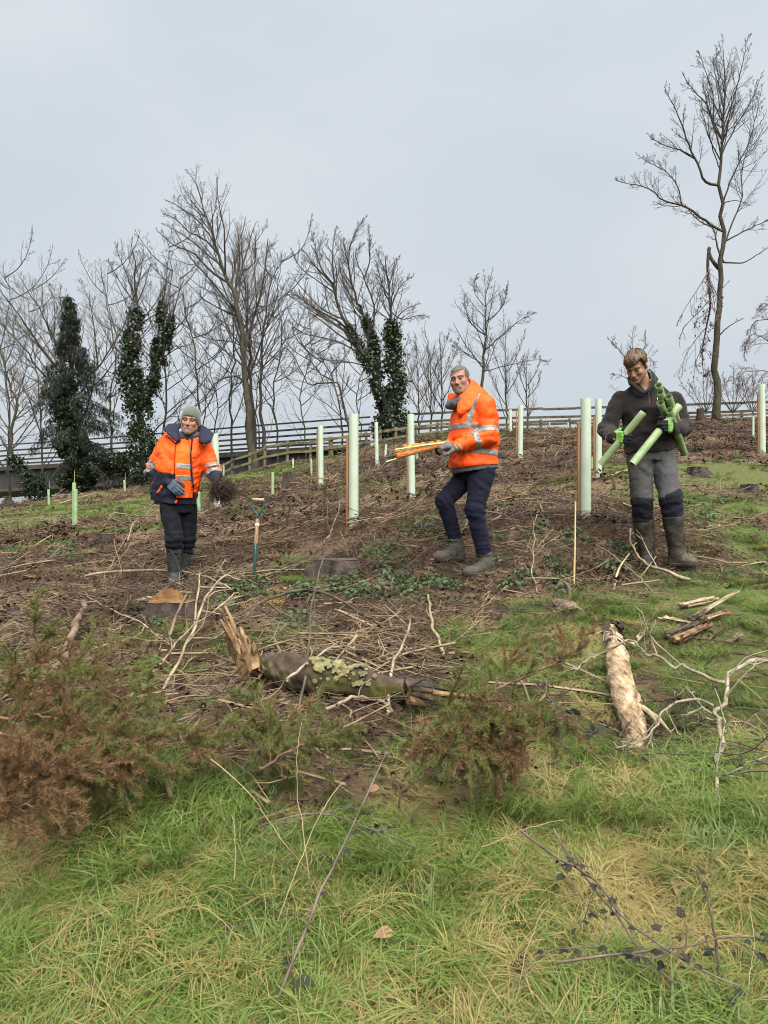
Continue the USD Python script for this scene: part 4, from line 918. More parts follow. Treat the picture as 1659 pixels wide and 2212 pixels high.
class Head:
    """A head at centre c looking along fwd: points are (side, forward, up) in metres from the point between the ears at eye level."""
    def __init__(s, c, fwd, roll=0.0, k=1.0):
        f = np.asarray(fwd, float); f /= np.linalg.norm(f)
        side = np.cross(f, [0, 0, 1.0]); side /= np.linalg.norm(side); up = np.cross(side, f)
        r = math.radians(roll); side, up = side * math.cos(r) + up * math.sin(r), up * math.cos(r) - side * math.sin(r)
        s.c, s.R, s.k = np.asarray(c, float), np.stack([side, f, up], 1), k
    def at(s, *p): return s.c + s.R @ (np.array(p) * s.k)
    def local(s, q): return (q - s.c) @ s.R / s.k
    def skin(s, jaw=1.0, mouth=0.0):
        s.mouth = mouth * .8
        A, k, R = s.at, s.k, s.R
        P_ = [ell(A(0, -0.012, 0.038), np.array([0.075, 0.096, 0.088]) * k, R), (ell(A(0, 0.030, -0.040), np.array([0.057, 0.064, 0.084]) * k, R), 0.03)]
        for g in (-1, 1):
            P_ += [(cone(A(g * 0.050, 0.012, -0.055), A(g * 0.014, 0.072, -0.106), 0.026 * k * jaw, 0.020 * k), 0.03), (ell(A(g * 0.043, 0.066, -0.026), np.array([0.021, 0.020, 0.020]) * k, R), 0.025),
                   (cone(A(g * 0.012, 0.090, 0.021), A(g * 0.048, 0.072, 0.024), 0.011 * k, 0.009 * k), 0.014)]
        P_ += [(ell(A(0, 0.080, -0.108), np.array([0.024, 0.019, 0.018]) * k, R), 0.02), (cone(A(0, 0.089, 0.008), A(0, 0.109, -0.038), 0.0085 * k, 0.0115 * k), 0.013),
               (cone(A(-0.011, 0.100, -0.044), A(0.011, 0.100, -0.044), 0.0085 * k, 0.0085 * k), 0.010), (cone(A(-0.020, 0.090, -0.070), A(0.020, 0.090, -0.070), 0.011 * k, 0.011 * k), 0.012),
               (cone(A(-0.017, 0.088, -0.084), A(0.017, 0.088, -0.084), 0.010 * k, 0.010 * k), 0.010)]
        base = union(P_)
        eyes = [(A(g * 0.031, 0.098, 0.000), 0.017 * k) for g in (-1, 1)]
        balls = [(A(g * 0.031, 0.0775, 0.000), 0.0135 * k) for g in (-1, 1)]
        ears = [union([ell(A(g * 0.078, -0.008, -0.008), np.array([0.011, 0.021, 0.033]) * k, R @ trimesh.transformations.rotation_matrix(g * -0.45, [0, 0, 1])[:3, :3])]) for g in (-1, 1)]
        mo = union([cone(A(g * 0.017, 0.101, -0.0800), A(0, 0.1045, -0.0770), 0.0025 * k, (0.0032 + mouth) * k) for g in (-1, 1)], 0)
        def f(q):
            d = base(q)
            for c, r in eyes: d = smax(d, r - np.linalg.norm(q - c, axis=1), 0.012)
            for c, r in balls: d = smin(d, np.linalg.norm(q - c, axis=1) - r, 0.004)
            d = smax(d, -mo(q), 0.006)
            for e in ears: d = smin(d, e(q), 0.008)
            return d
        return f
    def tint(s, v, skin, beard=None, beard_amt=0.0, goatee=0.0, stubble_hi=-0.052, redness=0.25, brow=(0.05, 0.035, 0.025)):
        p = s.local(v); x, y, z = np.abs(p[:, 0]), p[:, 1], p[:, 2]
        c = np.tile(np.array(skin), (len(v), 1))
        red = np.array(skin) * [1.0, 0.72, 0.68]
        w = np.clip(np.exp(-(((x - 0.043) / 0.022) ** 2 + ((z + 0.028) / 0.022) ** 2)) + np.exp(-((x / 0.016) ** 2 + ((z + 0.038) / 0.016) ** 2)) * (y > 0.09) + (x > 0.074) * 0.8, 0, 1)[:, None] * redness * 1.3
        c = c * (1 - w) + red * w
        if beard is not None:
            b = np.clip((stubble_hi - z) / 0.016, 0, 1) * (y > -0.01)
            b = np.maximum(b, (np.exp(-((x / 0.026) ** 2 + ((z + 0.060) / 0.009) ** 2)) * (y > 0.08)))
            b = np.maximum(b, np.clip((x - 0.055) / 0.012, 0, 1) * np.clip((0.0 - z) / 0.02, 0, 1) * (y > -0.005) * (y < 0.06) * 0.7) * beard_amt
            if goatee: b = b * (.22 + .78 * np.clip((goatee - x) / .010, 0, 1))
            c = c * (1 - b[:, None]) + np.array(beard) * b[:, None]
        def put(col, m): nonlocal c; m = np.clip(m, 0, 1)[:, None]; c = c * (1 - m) + np.array(col) * m
        put((0.30, 0.105, 0.085), np.exp(-((x / 0.018) ** 4 + ((z + 0.0775) / 0.009) ** 2)) * (y > 0.085) * 0.55)
        put((0.05, 0.015, 0.012), np.exp(-((x / 0.015) ** 4 + ((z + 0.0770 + 0.16 * x) / (0.0030 + s.mouth)) ** 2)) * (y > 0.08) * .8)
        put(brow, np.exp(-(((x - 0.032) / 0.019) ** 4 + ((z - 0.021 + (x - 0.032) * 0.1) / 0.0075) ** 2)) * (y > 0.05) * 0.95)
        put(np.array(skin) * 0.60, np.exp(-(((x - 0.031) / 0.021) ** 2 + ((z - 0.003) / 0.013) ** 2)) * (y > 0.05) * 0.8)  # shade of the eye sockets, painted into the skin colour
        put((0.02, 0.014, 0.012), np.exp(-(((x - 0.031) / 0.0145) ** 4 + ((z - 0.001) / 0.0068) ** 2)) * (y > 0.06))
        return c

def hand(W, D, N, curl, side, k=1.0, spread=0.0):
    """Round cones of a hand: wrist W, pointing D, palm facing N; thumb on the given side (of D x N)."""
    D, N = np.asarray(D, float), np.asarray(N, float)
    D = D / np.linalg.norm(D); N = N - (N @ D) * D; N /= np.linalg.norm(N); S = np.cross(D, N) * side
    W = np.asarray(W, float); pr = []
    for i, (off, L) in enumerate(zip((1.45, 0.5, -0.5, -1.4), (0.95, 1.06, 1.0, 0.80))):
        K = W + (D * (0.088 - 0.006 * abs(off - 0.4)) + S * off * 0.021) * k
        pr.append((cone(W + S * off * 0.014 * k, K, 0.0175 * k, 0.0135 * k), 0.012))
        a, p = 0.0, K
        for j, l in enumerate((0.046, 0.029, 0.023)):
            a += math.radians(curl[j])
            dirn = D * math.cos(a) + N * math.sin(a) + S * off * spread
            q = p + dirn / np.linalg.norm(dirn) * l * L * k
            pr.append((cone(p, q, (0.0112 - 0.0010 * j) * k, (0.0104 - 0.0012 * j) * k), 0.004)); p = q
    t0 = W + (D * 0.020 + S * 0.030) * k
    t1 = t0 + (D * 0.030 + S * 0.026 + N * 0.018) * k; t2 = t1 + (D * 0.028 + S * 0.010 + N * 0.022) * k; t3 = t2 + (D * 0.018 - S * 0.004 + N * 0.018) * k
    pr += [(cone(t0, t1, 0.017 * k, 0.0135 * k), 0.012), (cone(t1, t2, 0.0125 * k, 0.0115 * k), 0.004), (cone(t2, t3, 0.0115 * k, 0.0095 * k), 0.004)]
    return union([cone(W - D * 0.038 * k, W + D * 0.02 * k, 0.026 * k, 0.024 * k)] + pr)

class Person:
    def __init__(s, name, label, origin):
        s.t = thing("person", label, "person", origin); s.o = np.asarray(origin, float); s.path = path(s.t)
    def add(s, name, f, lo, hi, h, m, parent=None, label=None, tint=None, pad=0.03, ax=None):
        v, fa = nets(f, np.asarray(lo) - pad, np.asarray(hi) + pad, h, ax)
        msh = define(free(parent or s.path, name), v - s.o, fa, m, True)
        if tint is not None: cols(msh, tint(v))
        if label: tag(msh, label)
        return msh
def boot(pr, top, ank, toe, r1, r2, m, name="boot", w=1.0):
    """A boot from its top to a foot that points from the ankle to the toe tip; the toe's height less 3 cm is the ground."""
    dr = (toe - ank) * [1, 1, 0]; L = np.linalg.norm(dr); dr = dr / L; hb = toe[2] - .03
    def g(x, z): return np.array([*(ank + dr * x)[:2], hb + z])
    f = union([cone(top, ank, r1, r2), (cone(ank, g(-.025, .055), r2, .050), .03), (cone(g(-.02, .040), g(L - .05, .042), .045 * w, .038 * w), .03), (cone(ank + [0, 0, .01], g(L - .09, .050), r2 * .80, .034), .03),
               (ell(g(L - .065, .038), np.array([.050 * w, .070, .034]), np.stack([np.cross(dr, [0, 0, 1]), dr, [0, 0, 1]], 1)), .03)], .03)
    f = cut(wrinkled(f, .005, 18, int(abs(ank[0]) * 100) % 50, [(ank + [0, 0, .04], (0, 0, 1), .07, 20, .004)]), plane([0, 0, hb + .004], (0, 0, -1)), plane(top, top - ank))
    bm = pr.add(name, f, *bounds(top, ank, toe, g(0, 0)), .0065, m, pad=.11)
    sole = union([cone(g(-.02, .030), g(L - .055, .030), .050 * w, .054 * w)])
    pr.add("sole", lambda q: np.maximum(np.maximum(sole(q) - .006, q[:, 2] - (hb + .028)), hb - .004 - q[:, 2]), *bounds(ank, toe, g(0, 0)), .007, C_sole, parent=path(bm), pad=.12)
    return bm, dr, hb, f
def bounds(*pts):
    p = np.array(pts); return p.min(0), p.max(0)
def drape(f, m, depth, y0, y1, R=None):
    """Lays thin lettering (x, z on the picture plane) on the front of f by marching towards it."""
    v = np.array(m.vertices); n = len(v); ys = np.full(n, y0)
    for _ in range(60):
        d = f(np.stack([v[:, 0], ys, v[:, 1]], 1)); ys = np.minimum(ys + np.clip(d * 0.7, -0.01, 0.03), y1)
    return np.stack([v[:, 0], ys - 0.0025 - v[:, 2], v[:, 1]], 1), m.faces
# ---- the man in the beanie
def man_left():
    d0 = 7.3; s = 0.000928 * 1.0
    def J(x, y, dy=0.0): return P((320 + x * .24407) * .86406, (980 + y * .24407) * .86406, d0 + dy)
    foot = J(470, 1975)
    pr = Person("person", "man in grey-green beanie and open orange jacket, holding roots beside the spade", foot)
    Rb = np.eye(3)
    # joints
    nb, hipc = J(632, 470, 0.02), J(510, 1180, 0.03)
    shR, shL = J(355, 520, 0.05), J(800, 540, 0.05)          # viewer's left and right
    elR, wrR = J(262, 800, 0.02), J(420, 925, -0.14)
    elL, wrL = J(868, 800, 0.0), J(915, 925, -0.13)
    hR, kR, aR = J(430, 1190, -0.02), J(475, 1500, -0.10), J(470, 1900, -0.05)
    hL, kL, aL = J(610, 1190, 0.07), J(612, 1500, 0.08), J(560, 1880, 0.12)
    hd = Head(J(637, 304, -0.06), (0.08, -1.0, 0.02), roll=7, k=1.02)
    # body
    torso = loft([(J(505, 1230, 0.03), .125, .09), (J(515, 1050, 0.03), .14, .11), (J(560, 750, 0.02), .185, .13), (J(600, 560, 0.03), .19, .11), (J(622, 480, 0.03), .07, .06)], Rb)
    skin = hd.skin(1.05, 0.006)
    limbs = [torso, (cone(hd.at(0, -0.02, -0.07), nb + [0, 0.02, -0.04], .058, .066), 0.04)]
    for a, b, c, e in ((shR, elR, wrR, 1), (shL, elL, wrL, -1)): limbs += [(cone(a, b, .05, .042), .03), (cone(b, c, .042, .029), .02), (cone(c, c + (c - b) / np.linalg.norm(c - b) * 0.05, .024, .018), .02)]
    for a, b, c in ((hR, kR, aR), (hL, kL, aL)): limbs += [(cone(a, b, .068, .052), .04), (cone(b, c, .056, .04), .02), (cone(c, c + [0.01, -0.04, -0.05], .034, .028), .02)]
    lim = union(limbs, .02)
    fb = lambda q: smin(lim(q), skin(q), 0.015)
    lo, hi = bounds(J(330, 1960, -.2), J(960, 150, .15))
    ax = [np.unique(np.concatenate([np.arange(lo[0] - .02, hi[0] + .04, .014), np.arange(hd.c[0] - .12, hd.c[0] + .12, .0042)])),
          np.unique(np.concatenate([np.arange(lo[1] - .05, hi[1] + .05, .014), np.arange(hd.c[1] - .16, hd.c[1] + .13, .0042)])),
          np.unique(np.concatenate([np.arange(lo[2] - .05, hd.c[2] - .16, .014), np.arange(hd.c[2] - .17, hd.c[2] + .17, .0042)]))]
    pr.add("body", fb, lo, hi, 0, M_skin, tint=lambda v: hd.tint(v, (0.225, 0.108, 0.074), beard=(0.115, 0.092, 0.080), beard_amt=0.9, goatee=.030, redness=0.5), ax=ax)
    # beanie: a knitted cap pulled low, its edge lifting over the brow
    cap = union([ell(hd.at(0, -0.010, 0.048), np.array([0.089, 0.109, 0.094]) * hd.k, hd.R), (ell(hd.at(0, -0.02, 0.085), np.array([0.070, 0.085, 0.066]) * hd.k, hd.R), 0.03), (cone(hd.at(-0.068, -0.012, 0.0), hd.at(0.068, -0.012, 0.0), .022, .022), .05)], .03)
    capw = wrinkled(cap, .003, 22, 3)
    edge = lambda q: (lambda p: (0.030 + 0.30 * (p[:, 1] - 0.06) - 1.9 * np.maximum(np.abs(p[:, 0]) - 0.045, 0) - p[:, 2]))(hd.local(q))
    pr.add("beanie", cut(capw, edge, lambda q: -0.02 + 0 * q[:, 0] - hd.local(q)[:, 2] * 1.0 - 0.03), *bounds(hd.at(-.1, -.13, -.05), hd.at(.1, .12, .16), hd.at(-.1, .12, .16), hd.at(.1, -.13, -.05)), .0055, C_beanie)
    # snood
    n0 = J(632, 425, 0.0)
    ring = [n0 + np.array([math.cos(a) * .108, math.sin(a) * .085 + .012, -.012 - .030 * (1 if math.sin(a) < 0 else -0.6) * abs(math.sin(a))]) for a in np.linspace(0, 2 * np.pi, 13)]
    pr.add("snood", wrinkled(union([cone(a, b, .033, .033) for a, b in zip(ring[:-1], ring[1:])], .02), .009, 34, 5), *bounds(*ring), .007, C_snood, pad=.05)
    pr.add("collar_lining", wrinkled(union([cone(n0 + [0, -0.03, -0.06], n0 + [0.002, -0.060, -0.10], .055, .03)], .02), .004, 30, 6), n0 - [.08, .12, .16], n0 + [.08, .05, .02], .007, C_navy, label="navy zipped collar under the chin")
    # jacket
    yaw = np.eye(3)
    tj = loft([(J(470, 1155, .03), .222, .170), (J(475, 1000, .02), .226, .180), (J(500, 800, .0), .240, .188), (J(545, 620, .01), .252, .172), (J(585, 500, .03), .235, .140), (J(618, 410, .05), .135, .10)], yaw, 2.25)
    slR = [cone(shR + [.03, 0, -.01], elR, .088, .080), (cone(elR, elR * .45 + wrR * .55, .080, .068), .03), (cone(elR * .45 + wrR * .55, wrR, .068, .052), .03)]
    slL = [cone(shL + [-.03, 0, -.01], elL, .082, .074), (cone(elL, wrL, .074, .050), .03)]
    cloth_all = union([tj] + [(union(slR), .016), (union(slL), .016)], .04)
    jk = wrinkled(cloth_all, .016, 9, 7, [(elR, elR - shR, .13, 14, .008), (wrR, wrR - elR, .09, 22, .006), (elL, elL - shL, .12, 15, .008), (J(480, 1010, -.15), (0, 0, 1), .18, 11, .006), (J(350, 620, -.1), (1, 0, 1), .16, 11, .007)])
    # the front opening, as widths that change with height
    Zs = np.array([J(0, y)[2] for y in (1180, 1090, 900, 700, 560, 470, 380)])
    def X(*xs): return np.array([J(x, 0)[0] for x in xs])
    xa, xb = X(522, 528, 536, 545, 520, 490, 470), X(530, 528, 540, 552, 535, 505, 480)
    xc, xd = X(672, 690, 716, 735, 735, 735, 760), X(690, 715, 752, 795, 800, 815, 860)
    it = lambda q, xx: np.interp(q[:, 2], Zs[::-1], xx[::-1])
    wedge = lambda q: np.maximum(np.maximum(it(q, xa) - q[:, 0], q[:, 0] - it(q, xd)), q[:, 1] - (d0 - .02))
    lo, hi = bounds(J(150, 1190, -.24), J(990, 380, .24))
    zcoat = lambda q: J(0, 1150)[2] - q[:, 2] + 0.10 * np.maximum(q[:, 0] - J(640, 0)[0], 0) * -1
    body_cut = cut(jk, lambda q: -wedge(q))
    fadeR = slab(elR, wrR - elR, .5)
    armR = lambda q: np.minimum(cone(shR, elR, .11, .105)(q), cone(elR, wrR, .105, .08)(q))
    # which parts of it are navy: the skirt below the pockets and both forearms
    ax1 = (wrR - elR) / np.linalg.norm(wrR - elR); ax2 = (wrL - elL) / np.linalg.norm(wrL - elL)
    def navy(q):
        foreR = np.maximum(cone(elR, wrR, .115, .09)(q), -((q - elR) @ ax1 - 0.015))
        foreL = np.maximum(cone(elL, wrL, .10, .08)(q), -((q - elL) @ ax2 - 0.035))
        skirt = np.maximum(q[:, 2] - (J(0, 935)[2] + np.where(q[:, 0] < J(520, 0)[0], 0.0, -0.09)), -armR(q) * 0 - 1)
        return np.minimum(np.minimum(foreR, foreL), skirt)
    hem = lambda q: J(0, 1152)[2] + .22 * np.maximum(J(480, 0)[0] - q[:, 0], 0) - q[:, 2]
    jm = pr.add("jacket", cut(body_cut, lambda q: -navy(q), hem), lo, hi, .0075, C_orange)
    jp = path(jm)
    pr.add("navy_panel", cut(inflate(body_cut, -.001), navy, hem), lo, hi, .0075, C_navy, parent=jp, label="navy skirt and forearms of the jacket")
    pr.add("lining", cut(wrinkled(inflate(tj, -.022), .004, 16, 9), wedge, hem), lo, hi, .0075, C_navy, parent=jp)
    vest = cut(wrinkled(inflate(tj, -.006), .006, 12, 11), lambda q: np.maximum(np.maximum(it(q, xb) - q[:, 0], q[:, 0] - it(q, xc)), q[:, 1] - (d0 - .02)), lambda q: J(0, 1090)[2] - q[:, 2], plane(J(0, 462), (0, 0.5, 1)))
    vm = pr.add("vest", vest, lo, hi, .0075, C_orange2)
    pr.add("jumper_hem", cut(wrinkled(inflate(tj, -.030), .005, 16, 12), lambda q: J(0, 1158)[2] - q[:, 2], plane(J(0, 1060), (0, 0, 1))), lo, hi, .009, C_underlayer)
    # bands
    for y in (735, 850):
        pr.add("reflective_band", cut(inflate(vest, .003), slab(J(0, y), (0.06, 0, 1), .024)), *bounds(J(500, y + 60, -.26), J(760, y - 60, 0)), .005, C_reflect, parent=path(vm))
    for c, axx, o, f0 in ((elR, elR - shR, -0.045, 1), (elL, elL - shL, -.03, 1)):
        e = axx / np.linalg.norm(axx)
        sel = cone(c - e * .25, c + e * .08, .125, .125)
        for k in (0, 1):
            cc = c + e * (o + (0.085 if k else 0.0) - .005)
            ee = e if k == 0 else (e + (ax1 if c is elR else ax2)) / 2
            pr.add("reflective_band", cut(inflate(body_cut, .003), slab(cc, ee, .023), sel, (lambda q, c=c: (1 if c is elR else -1) * (q[:, 0] - (J(395, 0)[0] if c is elR else J(800, 0)[0])))), *bounds(c - .16, c + .16), .0055, C_reflect, parent=jp)
    # zip, pocket flash, hem flashes
    zp = [J(648, 500), J(690, 690), J(692, 880), J(650, 1085)]
    zz = spline(zp, 24); vf = inflate(tj, -.004)
    for i in range(24):
        y = d0 - .32
        for _ in range(50): y += max(min(float(vf(np.array([[zz[i][0], y, zz[i][2]]]))[0]) * .7, .03), -.01)
        zz[i][1] = y - .002
    MB().tube(zz - pr.o, .0035, 5).build(path(vm), "zip", C_zip)
    pk = [J(280, 1035, -.2), J(335, 960, -.2)]
    for q_ in (pk, [J(468, 1140, -.2), J(480, 1105, -.2)]):
        m = MB(); a, b = q_; pts = spline(q_, 6)
        for i in range(6):
            y = d0 - .3
            for _ in range(50): y += max(min(float(jk(np.array([[pts[i][0], y, pts[i][2]]]))[0]) * .7, .03), -.01)
            pts[i][1] = y
        m.tube(pts - pr.o, .011, 6).build(jp, "orange_flash", C_orange, True)
    # hood collar spread behind the neck
    inn = [J(520, 500, -.13), J(505, 430, -.10), J(500, 385, -.02), J(545, 335, .09), J(640, 330, .13), J(720, 345, .09), J(755, 395, -.01), J(745, 450, -.09), J(742, 520, -.13)]
    out = [J(490, 500, -.155), J(415, 430, -.13), J(365, 385, -.04), J(420, 335, .06), J(640, 355, .17), J(800, 375, .06), J(868, 430, -.04), J(835, 495, -.13), J(775, 530, -.15)]
    sheet = []
    for a, b, c, e in zip(inn[:-1], out[:-1], inn[1:], out[1:]):
        for w in np.linspace(0, 1, 8)[:-1]: sheet.append(cone(a + (c - a) * w, b + (e - b) * w, .013, .010))
    col = union(sheet, .022)
    pr.add("hood_collar", wrinkled(col, .005, 14, 15), *bounds(*(inn + out)), .0075, C_navy, parent=jp, pad=.08, label="navy collar folded open at the neck")
    MB().tube(spline(out, 40) + [0, 0, -.012] - pr.o, .0085, 6).build(jp, "collar_piping", C_orange, True)
    # trousers and boots
    tr = [loft([(J(505, 1240, .03), .150, .12), (J(505, 1060, .03), .175, .145)], Rb), (union([cone(hR, kR, .105, .082), (cone(kR, J(478, 1640, -.07), .084, .076), .03)]), .03), (union([cone(hL, kL, .098, .078), (cone(kL, J(588, 1680, .10), .078, .066), .03)]), .012)]
    trf = wrinkled(union(tr, .04), .010, 12, 21, [(kR + [0, 0, -.06], (0.1, 0, 1), .12, 15, .010), (kL + [0, 0, -.06], (0, 0, 1), .12, 15, .010), (hR + [.08, -.05, -.08], (1, 0, .6), .12, 12, .006)])
    pr.add("trousers", cut(trf, plane(J(0, 1700), (0, 0, -1))), *bounds(J(320, 1720, -.2), J(720, 1080, .24)), .0085, C_trouser)
    bR, bL = J(476, 1590, -.07), J(584, 1640, .10)
    boot(pr, bR, J(478, 1880, -.05), J(452, 1965, -.21), .082, .060, C_boot_dark)
    boot(pr, bL, J(556, 1860, .09), J(695, 1940, .0), .074, .056, C_boot_dark)
    # gloves
    gR = hand(wrR, J(492, 1000, -.22) - wrR, np.array([0.25, 0.9, -0.3]), (25, 28, 20), 1, 1.12)
    pr.add("glove", inflate(gR, .001), *bounds(wrR, J(560, 1110, -.28)), .0045, C_glove_blue, pad=.07)
    gL = hand(wrL, J(955, 1010, -.22) - wrL, np.array([0.2, 0.75, -0.5]), (45, 60, 40), -1, 1.1)
    pr.add("glove", inflate(gL, .001), *bounds(wrL, J(1000, 1090, -.28)), .0048, C_glove_black, pad=.07)
    cu = union([cone(wrR - ax1 * .035, wrR + ax1 * .004, .047, .043)])
    pr.add("cuff", wrinkled(cu, .003, 40, 4), wrR - .06, wrR + .06, .006, C_navy, parent=jp, pad=.03)
    return pr, J, wrL
PL, JL, WL = man_left()
# the bunch of bare roots he holds, with the whip of a stem to its right
def roots():
    rng = np.random.default_rng(12)
    c = JL(945, 985, -.20)
    t = thing("bare_root_sapling", "tangle of dark brown bare roots held in the beanie man's hand, thin stem pointing right", "sapling", c)
    mb = MB()
    N = 950
    st = rng.normal(size=(N, 3)) * [.035, .03, .028]
    dr = np.stack([rng.normal(size=N) * .75 + .35, rng.normal(size=N) * .6, rng.normal(size=N) * .55 - .55], 1)
    dr /= np.linalg.norm(dr, axis=1, keepdims=True)
    L = .07 + .11 * rng.random((N, 1))
    p = [st]
    for k in range(6):
        dr = dr + rng.normal(size=dr.shape) * .38 + [0.05, 0, -.06]; dr /= np.linalg.norm(dr, axis=1, keepdims=True); p.append(p[-1] + dr * L / 6)
    M_root = noisy("dark_roots", (0.010, 0.006, 0.004), (0.040, 0.022, 0.014), 20, 4, 0.9, 0.0)
    tag(mb.tubes(np.stack(p, 1), np.linspace(.0030, .0012, 7)[None] * (0.6 + rng.random((N, 1))), 3, False).build(path(t), "roots", M_root), kind="stuff")
    stem = spline([c, JL(1020, 960, -.16), JL(1090, 980, -.10), JL(1150, 1040, -.05), JL(1262, 1097, .0)], 14)
    MB().tube(stem - c, np.linspace(.006, .0035, 14), 6).build(path(t), "stem", M_root, True)
roots()
# ---- the man carrying the orange bundle
def man_middle():
    d0 = 6.5
    def J(x, y, dy=0.0): return P((960 + x * .27129) * .86406, (880 + y * .27129) * .86406, d0 + dy)
    foot = J(800, 2070)
    pr = Person("person", "man in orange bomber jacket and dark jeans stepping left with a bundle of orange sticks", foot)
    fw = np.array([-.93, -.37, 0.0]); fw /= np.linalg.norm(fw); sd = np.array([-fw[1], fw[0], 0]); sd = -sd if sd[1] > 0 else sd   # sd: towards his left side, which faces us
    R = np.stack([sd, fw, [0, 0, 1.0]], 1)
    nb = J(775, 410, 0.0)
    shL, elL, wrL = J(925, 485, -.17), J(968, 772, -.20), J(672, 868, -.25)
    shR, elR, wrR = J(735, 480, .16), J(730, 790, .20), J(592, 862, -.06)
    hL, kL, aL = J(905, 1110, -.09), J(838, 1450, -.12), J(925, 1860, -.08)
    hR, kR, aR = J(800, 1110, .08), J(555, 1370, .02), J(655, 1730, .10)
    hd = Head(J(703, 262, -.05), (-.42, -.95, -.02), roll=-8, k=1.0)
    torso = loft([(J(850, 1120), .15, .105), (J(845, 950), .15, .115), (J(835, 700), .165, .125), (J(825, 530), .17, .11), (J(790, 430), .07, .06)], R)
    skin = hd.skin(1.05)
    limbs = [torso, (cone(hd.at(0, -.02, -.07), nb, .056, .062), .04)]
    for a, b, c in ((shL, elL, wrL), (shR, elR, wrR)): limbs += [(cone(a, b, .048, .04), .03), (cone(b, c, .04, .028), .02), (cone(c, c + (c - b) / np.linalg.norm(c - b) * .05, .024, .018), .02)]
    for a, b, c in ((hL, kL, aL), (hR, kR, aR)): limbs += [(cone(a, b, .08, .052), .04), (cone(b, c, .052, .036), .02), (cone(c, c + [-.02, -.02, -.06], .034, .028), .02)]
    lim = union(limbs, .02); fb = lambda q: smin(lim(q), skin(q), .015)
    lo, hi = bounds(J(480, 1960, -.3), J(1080, 118, .28))
    ax = [np.unique(np.concatenate([np.arange(lo[0] - .05, hi[0] + .05, .014), np.arange(hd.c[0] - .13, hd.c[0] + .13, .0042)])), np.unique(np.concatenate([np.arange(lo[1] - .05, hi[1] + .05, .014), np.arange(hd.c[1] - .15, hd.c[1] + .15, .0042)])),
          np.unique(np.concatenate([np.arange(lo[2] - .05, hd.c[2] - .16, .014), np.arange(hd.c[2] - .17, hd.c[2] + .16, .0042)]))]
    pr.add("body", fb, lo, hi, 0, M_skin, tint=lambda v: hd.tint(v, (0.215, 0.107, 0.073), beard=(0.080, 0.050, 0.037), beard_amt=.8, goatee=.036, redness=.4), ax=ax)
    # cropped hair: a thin cap over the skull, off the forehead and ears
    cap = wrinkled(ell(hd.at(0, -.012, .038), np.array([.0790, .100, .0925]) * hd.k, hd.R), .0025, 60, 2)
    def hairline(q):
        p = hd.local(q); x, y, z = np.abs(p[:, 0]), p[:, 1], p[:, 2]
        front = (0.062 + 0.014 * np.clip((x - .02) / .03, 0, 1)) * (y > 0.02)
        side = np.where(y > 0.045, .060 + 0.35 * (y - .045) * 0, np.where(y > -.015, .012, -.055))
        return np.maximum(side, front * (y > .045)) - z
    pr.add("hair", cut(cap, hairline), *bounds(hd.at(-.1, -.13, -.08), hd.at(.1, .12, .15), hd.at(.1, -.13, -.08), hd.at(-.1, .12, .15)), .0042, C_hair_grey)
    n0 = J(705, 432, -.03)
    ring = [n0 + R @ np.array([math.cos(a) * .088, math.sin(a) * .085, -.02 + .035 * -math.sin(a)]) for a in np.linspace(0, 2 * np.pi, 13)]
    pr.add("snood", wrinkled(union([cone(a, b, .036, .036) for a, b in zip(ring[:-1], ring[1:])], .02), .008, 34, 5), *bounds(*ring), .007, C_snood, pad=.06)
    # bomber jacket
    tj = loft([(J(822, 1075), .200, .198), (J(828, 1040), .212, .208), (J(830, 960), .206, .204), (J(828, 800), .208, .204), (J(828, 620), .214, .192), (J(834, 490, -.0), .196, .155), (J(815, 400), .125, .115)], R, 2.35)
    aL_ = union([cone(shL, elL, .088, .080), (cone(elL, elL * .5 + wrL * .5, .078, .068), .03), (cone(elL * .5 + wrL * .5, wrL, .068, .052), .03)])
    aR_ = union([cone(shR, elR, .090, .080), (cone(elR, wrR, .080, .052), .03)])
    allj = union([tj, (aL_, .014), (aR_, .03)], .03)
    jk = wrinkled(allj, .014, 9, 31, [(elL, elL - shL, .13, 13, .009), (wrL, wrL - elL, .09, 22, .007), (J(830, 1010), (0, 0, 1), .26, 12, .006), (elL * .4 + wrL * .6, wrL - elL, .1, 15, .006)])
    hem = plane(J(835, 1062, 0), (0.10, 0, -1))
    body = cut(jk, hem)
    lo, hi = bounds(J(570, 1080, -.32), J(1080, 380, .32))
    jm = pr.add("jacket", body, lo, hi, .0075, C_orange); jp = path(jm)
    # stand collar, open at the throat
    inn = [J(700, 470, -.13), J(715, 400, -.12), J(765, 330, -.09), J(820, 275, -.0), J(790, 290, .10), J(715, 360, .14), J(650, 400, .10), J(640, 440, .06)]
    out = [J(700, 560, -.17), J(790, 500, -.17), J(870, 440, -.14), J(925, 385, -.0), J(860, 400, .12), J(745, 430, .17), J(620, 405, .12), J(640, 520, .08)]
    sheet = []
    for a, b, c, e in zip(inn[:-1], out[:-1], inn[1:], out[1:]):
        for w in np.linspace(0, 1, 8)[:-1]: sheet.append(cone(a + (c - a) * w, b + (e - b) * w, .017, .026))
    pr.add("collar", wrinkled(union(sheet, .02), .006, 18, 33), *bounds(*(inn + out)), .0065, C_orange, parent=jp, pad=.05)
    # reflective bands
    def band(f, sl, sel, b0, b1, h=.0055): pr.add("reflective_band", cut(inflate(f, .003), sl, *sel), b0, b1, h, C_reflect, parent=jp, pad=.05)
    tjw = cut(jk, lambda q: .006 - aL_(q))
    e1 = (elL - shL) / np.linalg.norm(elL - shL); e2 = (wrL - elL) / np.linalg.norm(wrL - elL)
    band(tjw, slab(J(830, 706), (.03, 0, 1), .026), [], *bounds(J(560, 770, -.33), J(1080, 640, .33)))
